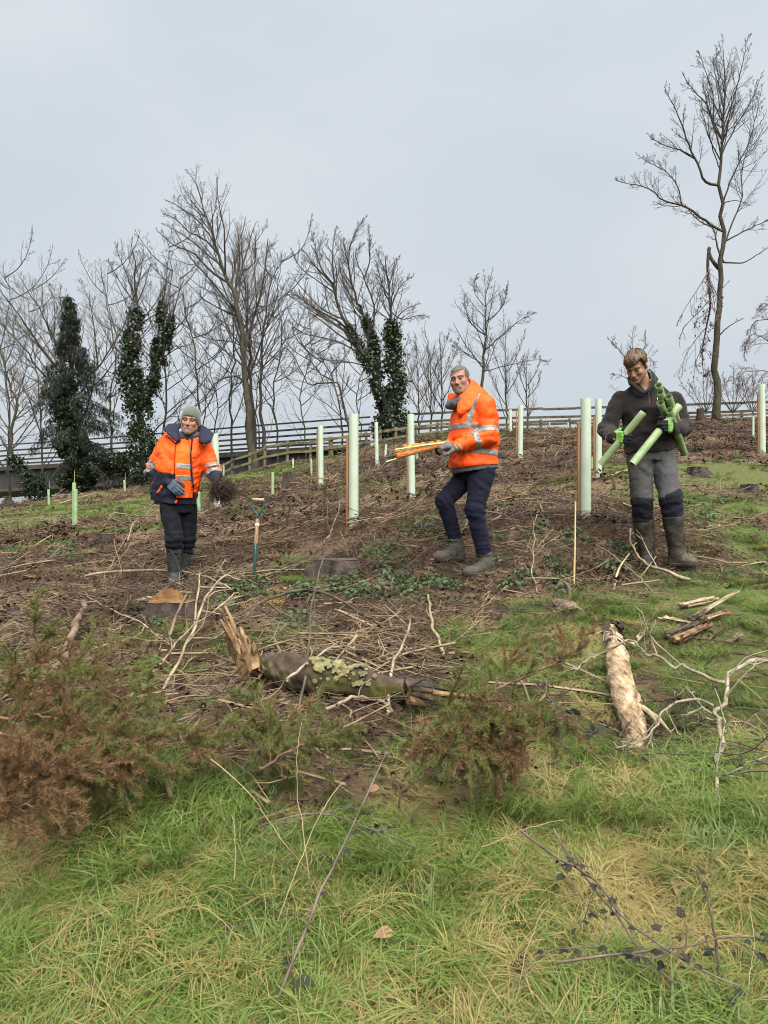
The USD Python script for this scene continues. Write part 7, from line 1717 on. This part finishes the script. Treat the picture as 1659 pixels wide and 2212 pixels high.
M_bramble = noisy("bramble_cane", (0.035, 0.023, 0.019), (0.11, 0.080, 0.066), 14, 4, 0.8, 0.2)
M_bramble_leaf = leafy("dull_bramble_leaves", [(0, (0.022, 0.024, 0.017)), (0.4, (0.044, 0.031, 0.029)), (0.75, (0.070, 0.040, 0.040)), (1, (0.05, 0.065, 0.025))], 0.75, 0.15, 0.12)
M_straw = noisy("straw_stalk", (0.12, 0.092, 0.046), (0.25, 0.20, 0.112), 6, 3, 0.8, 0.0)
def oval(c, ax, up, L, W, n=6, cup=.18):
    """A leaf blade: two rows of points either side of a creased midrib."""
    ax = ax / np.linalg.norm(ax); up = up - (up @ ax) * ax; up /= np.linalg.norm(up); sd = np.cross(ax, up)
    s = np.linspace(0, 1, n); wd = W * np.sin(np.pi * s ** .8) * .5
    mid = c + ax * (s * L)[:, None] - up * (cup * L * s * s)[:, None]
    v = np.vstack([mid, mid + sd * wd[:, None] + up * (wd * .35)[:, None], mid - sd * wd[:, None] + up * (wd * .35)[:, None]])
    i = np.arange(n - 1)
    f = np.vstack([np.stack([i, i + 1, n + i + 1], 1), np.stack([i, n + i + 1, n + i], 1), np.stack([i, 2 * n + i + 1, i + 1], 1), np.stack([i, 2 * n + i, 2 * n + i + 1], 1)])
    return v, f
def cane(label, pts, r, leaves=0, seed=0, material=None, name="bramble_cane", leaf=.023, side=0, cat="bramble", sl=.3):
    w = np.array([P(*q) for q in pts]); rng = np.random.default_rng(seed); sp = spline(w, 28); sp[1:-1] += np.cumsum(rng.normal(size=(26, 3)), 0) * .0016 * np.sin(np.linspace(0, np.pi, 26))[:, None]
    t = thing(name, label, cat, w[0])
    MB().tube(sp - w[0], np.linspace(r, r * .5, 28), 6).build(path(t), "stem", material or M_bramble, True)
    src = [sp]
    if side:
        a, b = grow(sp[None], np.linspace(r, r * .5, 28)[None], rng, side, .15, 1, sl, 55, .05, .18, 8, r * .35, .6)
        for q in range(len(a)): MB().tube(a[q] - w[0], b[q], 5).build(path(t), "side_shoot", material or M_bramble); src.append(a[q])
    for k in range(leaves):                          # leaves in threes on short stalks
        s = src[rng.integers(len(src))]; c = s[int((.1 + .88 * rng.random()) * (len(s) - 1))]
        o = rng.normal(size=3) * [1, 1, .4]; o[2] += .1; o /= np.linalg.norm(o)
        for j, an in enumerate((-.9, 0, .9)):
            ax = o * math.cos(an) + np.cross(o, [0, 0, 1]) * math.sin(an) + [0, 0, -.15]
            L = leaf * (1.1 if j == 1 else .85) * (.7 + .6 * rng.random())
            v, f = oval(c + o * .012 - w[0], ax, np.array([rng.normal() * .4, rng.normal() * .4 - .3, 1.0]), L, L * .62)
            MB().add(v, f).build(path(t), "leaf", M_bramble_leaf)
    return t
cane("long grey bramble cane arching up through the centre foreground", [(590, 2185, 1.93), (640, 2060, 2.0), (715, 1890, 2.15), (770, 1770, 2.3), (810, 1680, 2.45), (836, 1622, 2.55)], .0042, 6, 1, M_bramble)
cane("purplish bramble spray with dark leaves at the bottom right, left arm", [(1120, 1790, 2.4), (1200, 1850, 2.25), (1290, 1905, 2.12), (1350, 1985, 2.0), (1500, 2090, 1.93), (1600, 2130, 1.92)], .0042, 13, 2, side=5)
cane("bramble cane slanting down through the right foreground", [(1195, 1790, 2.4), (1250, 1880, 2.22), (1330, 1975, 2.05), (1400, 2070, 1.98), (1460, 2125, 1.95)], .0038, 8, 3, side=4)
cane("dark upright bramble stem at the lower right", [(1560, 2190, 1.95), (1545, 2060, 2.0), (1520, 1930, 2.1), (1505, 1880, 2.15)], .0042, 5, 4, M_stick_dark, side=2)
cane("leafy bramble lying flat in the bottom right corner", [(1200, 2080, 1.95), (1330, 2060, 1.97), (1460, 2040, 2.0), (1590, 2020, 2.0), (1680, 2040, 2.0)], .0036, 15, 5, side=5)
cane("bramble with purple leaves at the bottom, right of the long cane", [(1090, 2190, 1.92), (1130, 2110, 1.98), (1200, 2060, 2.0), (1300, 2045, 2.02)], .0034, 9, 6, side=3)
cane("dark stem with two leaves beside the long cane at bottom centre", [(640, 2140, 1.95), (632, 2060, 2.0), (625, 2010, 2.03)], .0034, 2, 7, M_stick_dark, leaf=.04)
cane("thin bramble trailing through the grass at the centre", [(560, 1785, 2.5), (650, 1760, 2.5), (740, 1765, 2.45), (830, 1800, 2.35), (900, 1830, 2.3)], .003, 8, 8, side=3)
cane("bramble trail with blackish leaves left of the pale log", [(1180, 1500, 3.1), (1220, 1540, 3.05), (1265, 1580, 3.0), (1300, 1600, 3.0)], .0028, 5, 9, side=2, leaf=.045)
for i, (lab, pts) in enumerate([("tall pale dry stalk standing right of the left-hand grass", [(668, 1900, 2.15), (655, 1780, 2.2), (640, 1660, 2.25), (652, 1560, 2.3)]), ("pale dry stalk leaning right across the centre foreground", [(455, 1640, 2.3), (530, 1705, 2.25), (600, 1800, 2.2), (672, 1890, 2.15)]),
        ("dry stalk slanting left beside the grey cane", [(600, 1990, 2.05), (640, 1880, 2.1), (690, 1760, 2.2), (740, 1690, 2.3)]), ("pale bent stalk at the bottom right edge", [(1600, 2190, 1.92), (1625, 2050, 1.98), (1615, 1950, 2.05)]),
        ("long dry stalk low across the right of the foreground", [(1040, 1830, 2.3), (1130, 1800, 2.35), (1220, 1770, 2.4)]), ("dry stalk leaning in the bottom left corner", [(190, 2190, 1.95), (215, 2060, 2.0), (225, 1990, 2.05)]), ("thin dry stalk crossing the bottom left grass", [(60, 2060, 2.0), (170, 1990, 2.05), (250, 1960, 2.1)]),
        ("pair of tan stems at the left of the centre foreground, taller one", [(505, 1900, 2.2), (515, 1830, 2.25), (500, 1760, 2.3)]), ("pale stalk standing in the bottom right grass", [(1120, 2170, 1.95), (1130, 2060, 2.0), (1180, 1960, 2.05)])]):
    cane(lab, pts, .0017, 0, 40 + i, M_straw, "dry_stalk", cat="stalk", side=1 if i in (0, 2) else 0, sl=.25)
M_oakleaf = leafy("tan_dead_leaf", [(0, (0.22, 0.13, 0.075)), (1, (0.42, 0.29, 0.18))], 0.8, 0.25, 0.2)
for i, (u, v, s, lab) in enumerate([(850, 2040, .038, "tan curled dead leaf at the bottom centre"), (1470, 1925, .05, "tan dead leaf lying in the right-hand grass"), (335, 1870, .05, "pale dead leaf in the grass at the left"), (745, 1690, .035, "small tan leaf caught under the brown spruce"),
        (1245, 1570, .05, "blackish leaf beside the pale log"), (860, 1480, .03, "pale leaf among sticks behind the mossy log"), (1100, 1890, .04, "brown leaf near the right-hand bramble"), (820, 1720, .035, "curled brown leaf below the rusty spruce")]):
    b = hit(u, v) + [0, 0, .03]; t = thing("dead_leaf", lab, "leaf", b); rng = np.random.default_rng(60 + i)
    a = rng.normal(size=3) * [1, 1, .2]; vv, f = oval(np.zeros(3), a, np.array([rng.normal() * .3, -.6, 1.0]), s * 1.5, s, 7, .35)
    MB().add(vv, f).build(path(t), "blade", M_oakleaf if i != 4 else M_bramble_leaf); MB().tube([[0, 0, 0], -a / np.linalg.norm(a) * s * .5], [.0014, .001], 4).build(path(t), "stalk", M_stick)

# ---- grass and litter, scattered over the slope
def blades(rng, n, rad, L0, L1, w0, w1, bend, lie=0.0, segs=4):
    """n tapering blades bending outwards from a tuft."""
    a = rng.random(n) * 2 * np.pi; r = rad * np.sqrt(rng.random(n)); base = np.stack([r * np.cos(a), r * np.sin(a), np.full(n, -.015)], 1)
    h = a + rng.normal(size=n) * .9; hd = np.stack([np.cos(h), np.sin(h), np.zeros(n)], 1)
    L = L0 + (L1 - L0) * rng.random(n); W = w0 + (w1 - w0) * rng.random(n); t0 = lie + .10 + .35 * rng.random(n); t1 = t0 + bend * (.4 + rng.random(n))
    pts = [base]; 
    for k in range(segs):
        an = t0 + (t1 - t0) * (k / max(segs - 1, 1)); pts.append(pts[-1] + (hd * np.sin(an)[:, None] + np.array([0, 0, 1.0]) * np.cos(an)[:, None]) * (L / segs)[:, None])
    sd = np.cross(hd, [0, 0, 1.0]) + rng.normal(size=(n, 3)) * .25; sd /= np.linalg.norm(sd, axis=1, keepdims=True)
    V = []
    for k, p in enumerate(pts[:-1]): e = (W * (1 - .75 * k / segs))[:, None] * .5; V += [p - sd * e, p + sd * e]
    V.append(pts[-1]); v = np.stack(V, 1); m = v.shape[1]; k = np.arange(n)[:, None] * m
    f = []
    for s in range(segs - 1): f += [k + [2 * s, 2 * s + 1, 2 * s + 3], k + [2 * s, 2 * s + 3, 2 * s + 2]]
    f.append(k + [m - 3, m - 2, m - 1])
    return v.reshape(-1, 3), np.vstack(f)
GRN = [(0, (0.073, 0.108, 0.018)), (0.4, (0.142, 0.187, 0.033)), (0.75, (0.240, 0.271, 0.060)), (0.92, (0.363, 0.330, 0.100)), (1, (0.552, 0.409, 0.176))]
MIX = [(0, (0.089, 0.134, 0.023)), (0.35, (0.184, 0.217, 0.049)), (0.6, (0.330, 0.299, 0.087)), (0.8, (0.508, 0.403, 0.156)), (1, (0.685, 0.549, 0.255))]
STR = [(0, (0.209, 0.171, 0.063)), (0.35, (0.396, 0.319, 0.120)), (0.7, (0.550, 0.451, 0.199)), (1, (0.682, 0.583, 0.303))]
M_gr, M_gm, M_gs = leafy("lush_grass", GRN, .5, .35, .35), leafy("mixed_grass", MIX, .55, .3, .3), leafy("straw_grass", STR, .7, .25, .25)
rngp = np.random.default_rng(900)
protos_grass = []
def clumpy(rng, n, rad, *a, **k):
    """A broad patch of blades gathered in tufts that lean together."""
    V, F, off = [], [], 0
    for _ in range(n // 22):
        v, f = blades(rng, 22, .035, *a, **k); r = rad * math.sqrt(rng.random()); t = rng.random() * 6.28
        sc = .6 + .7 * rng.random(); v = v * sc; lean = rng.normal(size=2) * .55; v[:, 0] += lean[0] * np.maximum(v[:, 2], 0); v[:, 1] += lean[1] * np.maximum(v[:, 2], 0); v[:, 2] *= .82
        V.append(v + [r * math.cos(t), r * math.sin(t), 0]); F.append(f + off); off += len(v)
    return np.vstack(V), np.vstack(F)
for k in range(4): protos_grass.append((clumpy(rngp, 1050, .22, .035, .09, .0026, .0050, 1.0, .1), M_gr))
for k in range(4): protos_grass.append((clumpy(rngp, 900, .22, .08, .16, .0029, .0054, 1.6, .2), M_gr))
for k in range(4): protos_grass.append((clumpy(rngp, 900, .22, .07, .17, .0024, .0048, 1.7, .35), M_gm))
for k in range(4): protos_grass.append((clumpy(rngp, 850, .24, .06, .17, .0015, .0032, 1.2, .8), M_gs))
for k in range(3): protos_grass.append((clumpy(rngp, 330, .30, .04, .10, .005, .010, 1.0, .1, segs=3), M_gr))      # coarser, for far off
for k in range(2): protos_grass.append((clumpy(rngp, 300, .30, .05, .13, .005, .009, 1.2, .5, segs=3), M_gm))

def scatter_pts(rng, y0, y1, per_m2, edge=.60):
    """Points spread evenly over the wedge of ground in view between two distances."""
    A = edge * (y1 ** 2 - y0 ** 2) + (y1 - y0) * .8; n = int(A * per_m2)
    y = np.sqrt(y0 ** 2 + (y1 ** 2 - y0 ** 2) * rng.random(n)); x = (rng.random(n) * 2 - 1) * (edge * y + .4)
    return x, y
def instancer(name, protos, x, y, which, scale, rng, label, cat, tilt=.12, lift=0.0, kind="stuff", align=None):
    z = ground(x, y); e = .05
    gx, gy = (ground(x + e, y) - ground(x - e, y)) / (2 * e), (ground(x, y + e) - ground(x, y - e)) / (2 * e)
    yaw = rng.random(len(x)) * 2 * np.pi if align is None else rng.normal(size=len(x)) * align + (rng.random(len(x)) < .5) * np.pi
    ax = np.stack([gy * .8 + rng.normal(size=len(x)) * tilt, -gx * .8 + rng.normal(size=len(x)) * tilt, np.zeros(len(x))], 1)       # lean with the slope
    an = np.linalg.norm(ax, axis=1); u = ax / (an[:, None] + 1e-9); s, c = np.sin(an / 2), np.cos(an / 2); sy, cy = np.sin(yaw / 2), np.cos(yaw / 2)
    w = c * cy; qx = s * (u[:, 0] * cy + u[:, 1] * sy); qy = s * (u[:, 1] * cy - u[:, 0] * sy); qz = c * sy
    pi = UsdGeom.PointInstancer.Define(stage, "/World/" + name)
    targets = []
    for k, ((v, f), m) in enumerate(protos):
        q = f"/World/{name}/prototypes/{name}_piece_{k:03d}"; define(q, v, f, m); targets.append(Sdf.Path(q))
    pi.CreatePrototypesRel().SetTargets(targets)
    pi.CreateProtoIndicesAttr(Vt.IntArray.FromNumpy(which.astype(np.int32)))
    pi.CreatePositionsAttr(Vt.Vec3fArray.FromNumpy(np.stack([x, y, z + lift], 1).astype(np.float32)))
    pi.CreateOrientationsAttr(Vt.QuathArray([Gf.Quath(float(a), float(b), float(c_), float(d)) for a, b, c_, d in zip(w, qx, qy, qz)]))
    pi.CreateScalesAttr(Vt.Vec3fArray.FromNumpy(np.repeat(np.asarray(scale, np.float32)[:, None], 3, 1)))
    tag(pi, label, cat, kind=kind)
    return len(x)
def keep_off(x, y):
    """Clear of boots, stumps and logs."""
    k = np.ones(len(x), bool)
    for p, r in OBST: k &= np.hypot(x - p[0], y - p[1]) > r
    return k
OBST = [(hit(372, 1330), .17), (hit(735, 1235), .2)] + [(np.array(p), .27) for p in ((-1.97, 7.15), (-1.88, 7.3), (.70, 6.3), (.86, 6.35), (.45, 6.55), (.62, 6.6), (2.18, 6.4), (2.45, 6.25), (2.56, 6.18))]

rng = np.random.default_rng(901)
X, Y, W, S = [], [], [], []
for (y0, y1, per) in ((1.35, 3.2, 62), (3.2, 5.2, 42), (5.2, 9.5, 26), (9.5, 34, 11)):
    x, y = scatter_pts(rng, y0, y1, per)
    g = grassiness(x, y); q = np.stack([x, y, np.zeros_like(x)], -1)
    m = rng.random(len(x)) < np.clip(g * 1.35 + .03 * (y < 9), 0, 1)
    x, y, g, q = x[m], y[m], g[m], q[m]
    dry = .55 * meshkit.fbm(q * 1.5, 3, 44) + .45 * meshkit.fbm(q * 4.5, 2, 45) + .13 * np.clip((2.9 - y) / .8, 0, 1) + .07 * np.clip(x / .9, -.5, 1) * (y < 3.3) + .50 * (rng.random(len(x)) - .5) - .12 * (y > 3.2)
    kind = np.where(dry > .57, 3, np.where(dry > .42, 2, np.where((dry > .36) & (y < 3.6), 1, 0)))
    if y0 > 9: w = np.where(dry > .5, 19 + rng.integers(0, 2, len(x)), 16 + rng.integers(0, 3, len(x)))
    else: w = kind * 4 + rng.integers(0, 4, len(x))
    X.append(x); Y.append(y); W.append(w); S.append((.7 + .5 * rng.random(len(x))) * (1 if y0 < 3 else .8))
x, y, w, s = map(np.concatenate, (X, Y, W, S)); k = keep_off(x, y)
print("grass", instancer("grass", protos_grass, x[k], y[k], w[k], s[k], rng, "long tangled green and straw-coloured grass growing over the near slope", "grass"))

# twigs and brushwood
M_tw = [noisy("litter_twigs_brown", (0.050, 0.029, 0.017), (0.16, 0.102, 0.060), 5, 3, .95, 0, island=.45), noisy("litter_twigs_tan", (0.12, 0.082, 0.046), (0.31, 0.23, 0.14), 5, 3, .95, 0, island=.4), noisy("litter_twigs_grey", (0.026, 0.020, 0.016), (0.105, 0.083, 0.062), 5, 3, .95, 0, island=.4)]
def twigs(rng, n, rad, L0, L1, r0, r1):
    a = rng.normal(size=n) * .7 + (rng.random(n) < .5) * np.pi; d = np.stack([np.cos(a), np.sin(a), rng.normal(size=n) * .16], 1)
    L = (L0 + (L1 - L0) * rng.random(n) ** 2)[:, None]; ph, rr = rng.random(n) * 6.283, rad * 1.25 * np.sqrt(rng.random(n)); c = np.stack([rr * np.cos(ph), rr * np.sin(ph), .004 + .035 * rng.random(n) ** 1.5], 1)
    pts = [c - d * L / 2]
    for k in range(3): d = d + rng.normal(size=d.shape) * [.22, .22, .10]; d /= np.linalg.norm(d, axis=1, keepdims=True); pts.append(pts[-1] + d * L / 3)
    p = np.stack(pts, 1); R = (r0 + (r1 - r0) * rng.random((n, 1)) ** 2) * np.linspace(1, .55, 4)[None]
    b = MB().tubes(p, R, 4, False)
    a2, b2 = grow(p, R, rng, 1, .3, .9, .5, 40, .06, .2, 4, r0 * .8, .7); b.tubes(a2, b2, 3, False)
    return b.arrays()
protos_t = []
for k in range(6): protos_t.append((twigs(rngp, 110, .30, .04, .34, .0010, .0040), M_tw[k % 3]))
for k in range(4): protos_t.append((twigs(rngp, 12, .32, .25, .85, .003, .0080), M_tw[(k + 1) % 3]))
for k in range(3): protos_t.append((twigs(rngp, 60, .45, .12, .6, .004, .010), M_tw[k % 3]))     # coarser, for far off
rng = np.random.default_rng(902); X, Y, W, S = [], [], [], []
for (y0, y1, per, lo_, hi_) in ((2.4, 4.2, 18, 0, 6), (4.2, 9.5, 11, 0, 6), (3.0, 10, 6, 6, 10), (9.5, 34, 2.0, 10, 13), (9.5, 16, 4, 0, 6)):
    x, y = scatter_pts(rng, y0, y1, per); g = grassiness(x, y); q = np.stack([x, y, np.zeros_like(x)], -1)
    cl = meshkit.fbm(q * 1.3, 3, 71)
    m = rng.random(len(x)) < np.clip((1 - g) ** 1.6 * np.clip((cl - .36) * 5.5, .12, 1.3), .03, 1) * np.where(y < 3.3, np.where(x < .1, .9, .12), 1)
    X.append(x[m]); Y.append(y[m]); W.append(rng.integers(lo_, hi_, m.sum())); S.append(.7 + .6 * rng.random(m.sum()))
x, y, w, s = map(np.concatenate, (X, Y, W, S)); k = keep_off(x, y)
print("brushwood", instancer("brushwood_litter", protos_t, x[k], y[k], w[k], s[k], rng, "fine brown twigs and brushwood strewn over the bare slope", "brushwood", tilt=.10, align=1.0))

# bark flakes, chips and dead leaves
M_chip = leafy("bark_chips_and_leaves", [(0, (0.026, 0.014, 0.008)), (0.45, (0.075, 0.045, 0.024)), (0.8, (0.155, 0.098, 0.052)), (0.94, (0.26, 0.175, 0.09)), (1, (0.42, 0.31, 0.16))], .9, .05, .2)
def chips(rng, n, rad, s0, s1):
    b = MB()
    for k in range(n):
        s = s0 + (s1 - s0) * rng.random() ** 2; a = rng.random() * 6.28; ph, rr = rng.random() * 6.283, rad * 1.3 * math.sqrt(rng.random()); v, f = oval(np.array([rr * math.cos(ph), rr * math.sin(ph), .003 + .012 * rng.random()]), np.array([math.cos(a), math.sin(a), rng.normal() * .3]), np.array([rng.normal() * .4, rng.normal() * .4, 1.0]), s, s * (.25 + .5 * rng.random()), 4, rng.normal() * .3)
        b.add(v, f)
    return b.arrays()
protos_c = [(chips(rngp, 170, .28, .010, .05), M_chip) for k in range(5)] + [(chips(rngp, 90, .45, .03, .09), M_chip) for k in range(3)]
rng = np.random.default_rng(903); X, Y, W = [], [], []
for (y0, y1, per, lo_, hi_) in ((2.4, 9.5, 22, 0, 5), (9.5, 33, 5, 5, 8)):
    x, y = scatter_pts(rng, y0, y1, per); g = grassiness(x, y); m = rng.random(len(x)) < np.clip((1 - g) ** 1.3, .05, 1) * np.where((y < 3.3) & (x > .1), .2, 1)
    X.append(x[m]); Y.append(y[m]); W.append(rng.integers(lo_, hi_, m.sum()))
x, y, w = map(np.concatenate, (X, Y, W)); k = keep_off(x, y)
print("chips", instancer("leaf_and_bark_litter", protos_c, x[k], y[k], w[k], .7 + .6 * rng.random(k.sum()), rng, "brown bark chips and dead leaves covering the bare soil", "leaf litter", tilt=.1))

# small trodden bits close round the boots
protos_b = [(chips(rngp, 40, .07, .008, .03), M_chip) for k in range(3)] + [(twigs(rngp, 16, .07, .03, .16, .0010, .0028), M_tw[k % 3]) for k in range(3)]
rng = np.random.default_rng(906); X, Y = [], []
for p, r in OBST:
    n = 60; a = rng.random(n) * 6.283; q = (.02 + .36 * np.sqrt(rng.random(n))); X.append(p[0] + q * np.cos(a)); Y.append(p[1] + q * np.sin(a))
x, y = np.concatenate(X), np.concatenate(Y)
instancer("trodden_litter", protos_b, x, y, rng.integers(0, 6, len(x)), .7 + .5 * rng.random(len(x)), rng, "small trodden twigs and bark bits close round the workers' boots", "leaf litter", tilt=.05)

# pale sawdust by the spade, and low dark green weeds
M_dust = leafy("sawdust", [(0, (0.20, 0.13, 0.048)), (1, (0.38, 0.275, 0.125))], .9, 0, .2)
rng = np.random.default_rng(904); b = hit(585, 1300); n = 70
protos_d = [(chips(rngp, 40, .05, .006, .022), M_dust) for k in range(2)]
instancer("sawdust", protos_d, b[0] + rng.normal(size=n) * .08, b[1] + rng.normal(size=n) * .16, rng.integers(0, 2, n), np.ones(n), rng, "pale yellow sawdust spilt on the ground below the spade", "sawdust", lift=.012)
M_weed = leafy("dark_weed_leaves", [(0, (0.034, 0.058, 0.018)), (0.6, (0.072, 0.110, 0.034)), (1, (0.14, 0.170, 0.06))], .5, .25, .35)
def weed(rng, n, rad, h, L):
    b = MB()
    for k in range(n):
        a = rng.random() * 6.28; r = rad * math.sqrt(rng.random()); z = h * (1 - (r / rad) ** 2 * .6) * (.4 + .7 * rng.random()); p = np.array([r * math.cos(a), r * math.sin(a), z])
        l = L * (.6 + .8 * rng.random()); v, f = oval(p, np.array([math.cos(a + rng.normal()), math.sin(a + rng.normal()), -.15 + rng.normal() * .25]), np.array([rng.normal() * .4, rng.normal() * .4, 1.0]), l, l * .62, 5, .2); b.add(v, f)
        if k % 3 == 0: b.tube([p * [.5, .5, 0], p], [.0012, .0009], 3)
    return b.arrays()
protos_w = [(weed(rngp, 48, .11, .10, .042), M_weed) for k in range(5)]
rng = np.random.default_rng(905); X, Y = [], []
for (u, v, du, dv, n) in [(530, 1285, 45, 18, 18), (880, 1240, 55, 18, 11), (980, 1262, 45, 18, 12), (330, 1335, 18, 8, 7), (1000, 1200, 30, 20, 10), (780, 1225, 50, 16, 6), (860, 1285, 70, 22, 9), (950, 1150, 40, 25, 8), (480, 1240, 40, 10, 6), (700, 1275, 60, 15, 12), (1190, 1260, 60, 20, 12), (620, 1350, 20, 8, 5), (1010, 1060, 40, 20, 12), (1520, 1110, 60, 20, 8), (900, 1010, 60, 20, 10), (1140, 1190, 60, 25, 10), (1330, 1190, 60, 20, 8), (110, 1200, 80, 25, 12)]:
    for k in range(n):
        q = hit(u + rng.normal() * du, v + rng.normal() * dv); X.append(q[0]); Y.append(q[1])
x, y = np.array(X), np.array(Y); k = keep_off(x, y)
instancer("low_weeds", protos_w, x[k], y[k], rng.integers(0, 5, k.sum()), .5 + .6 * rng.random(k.sum()), rng, "low dark green weeds in clumps among the twigs around the boots", "weeds")
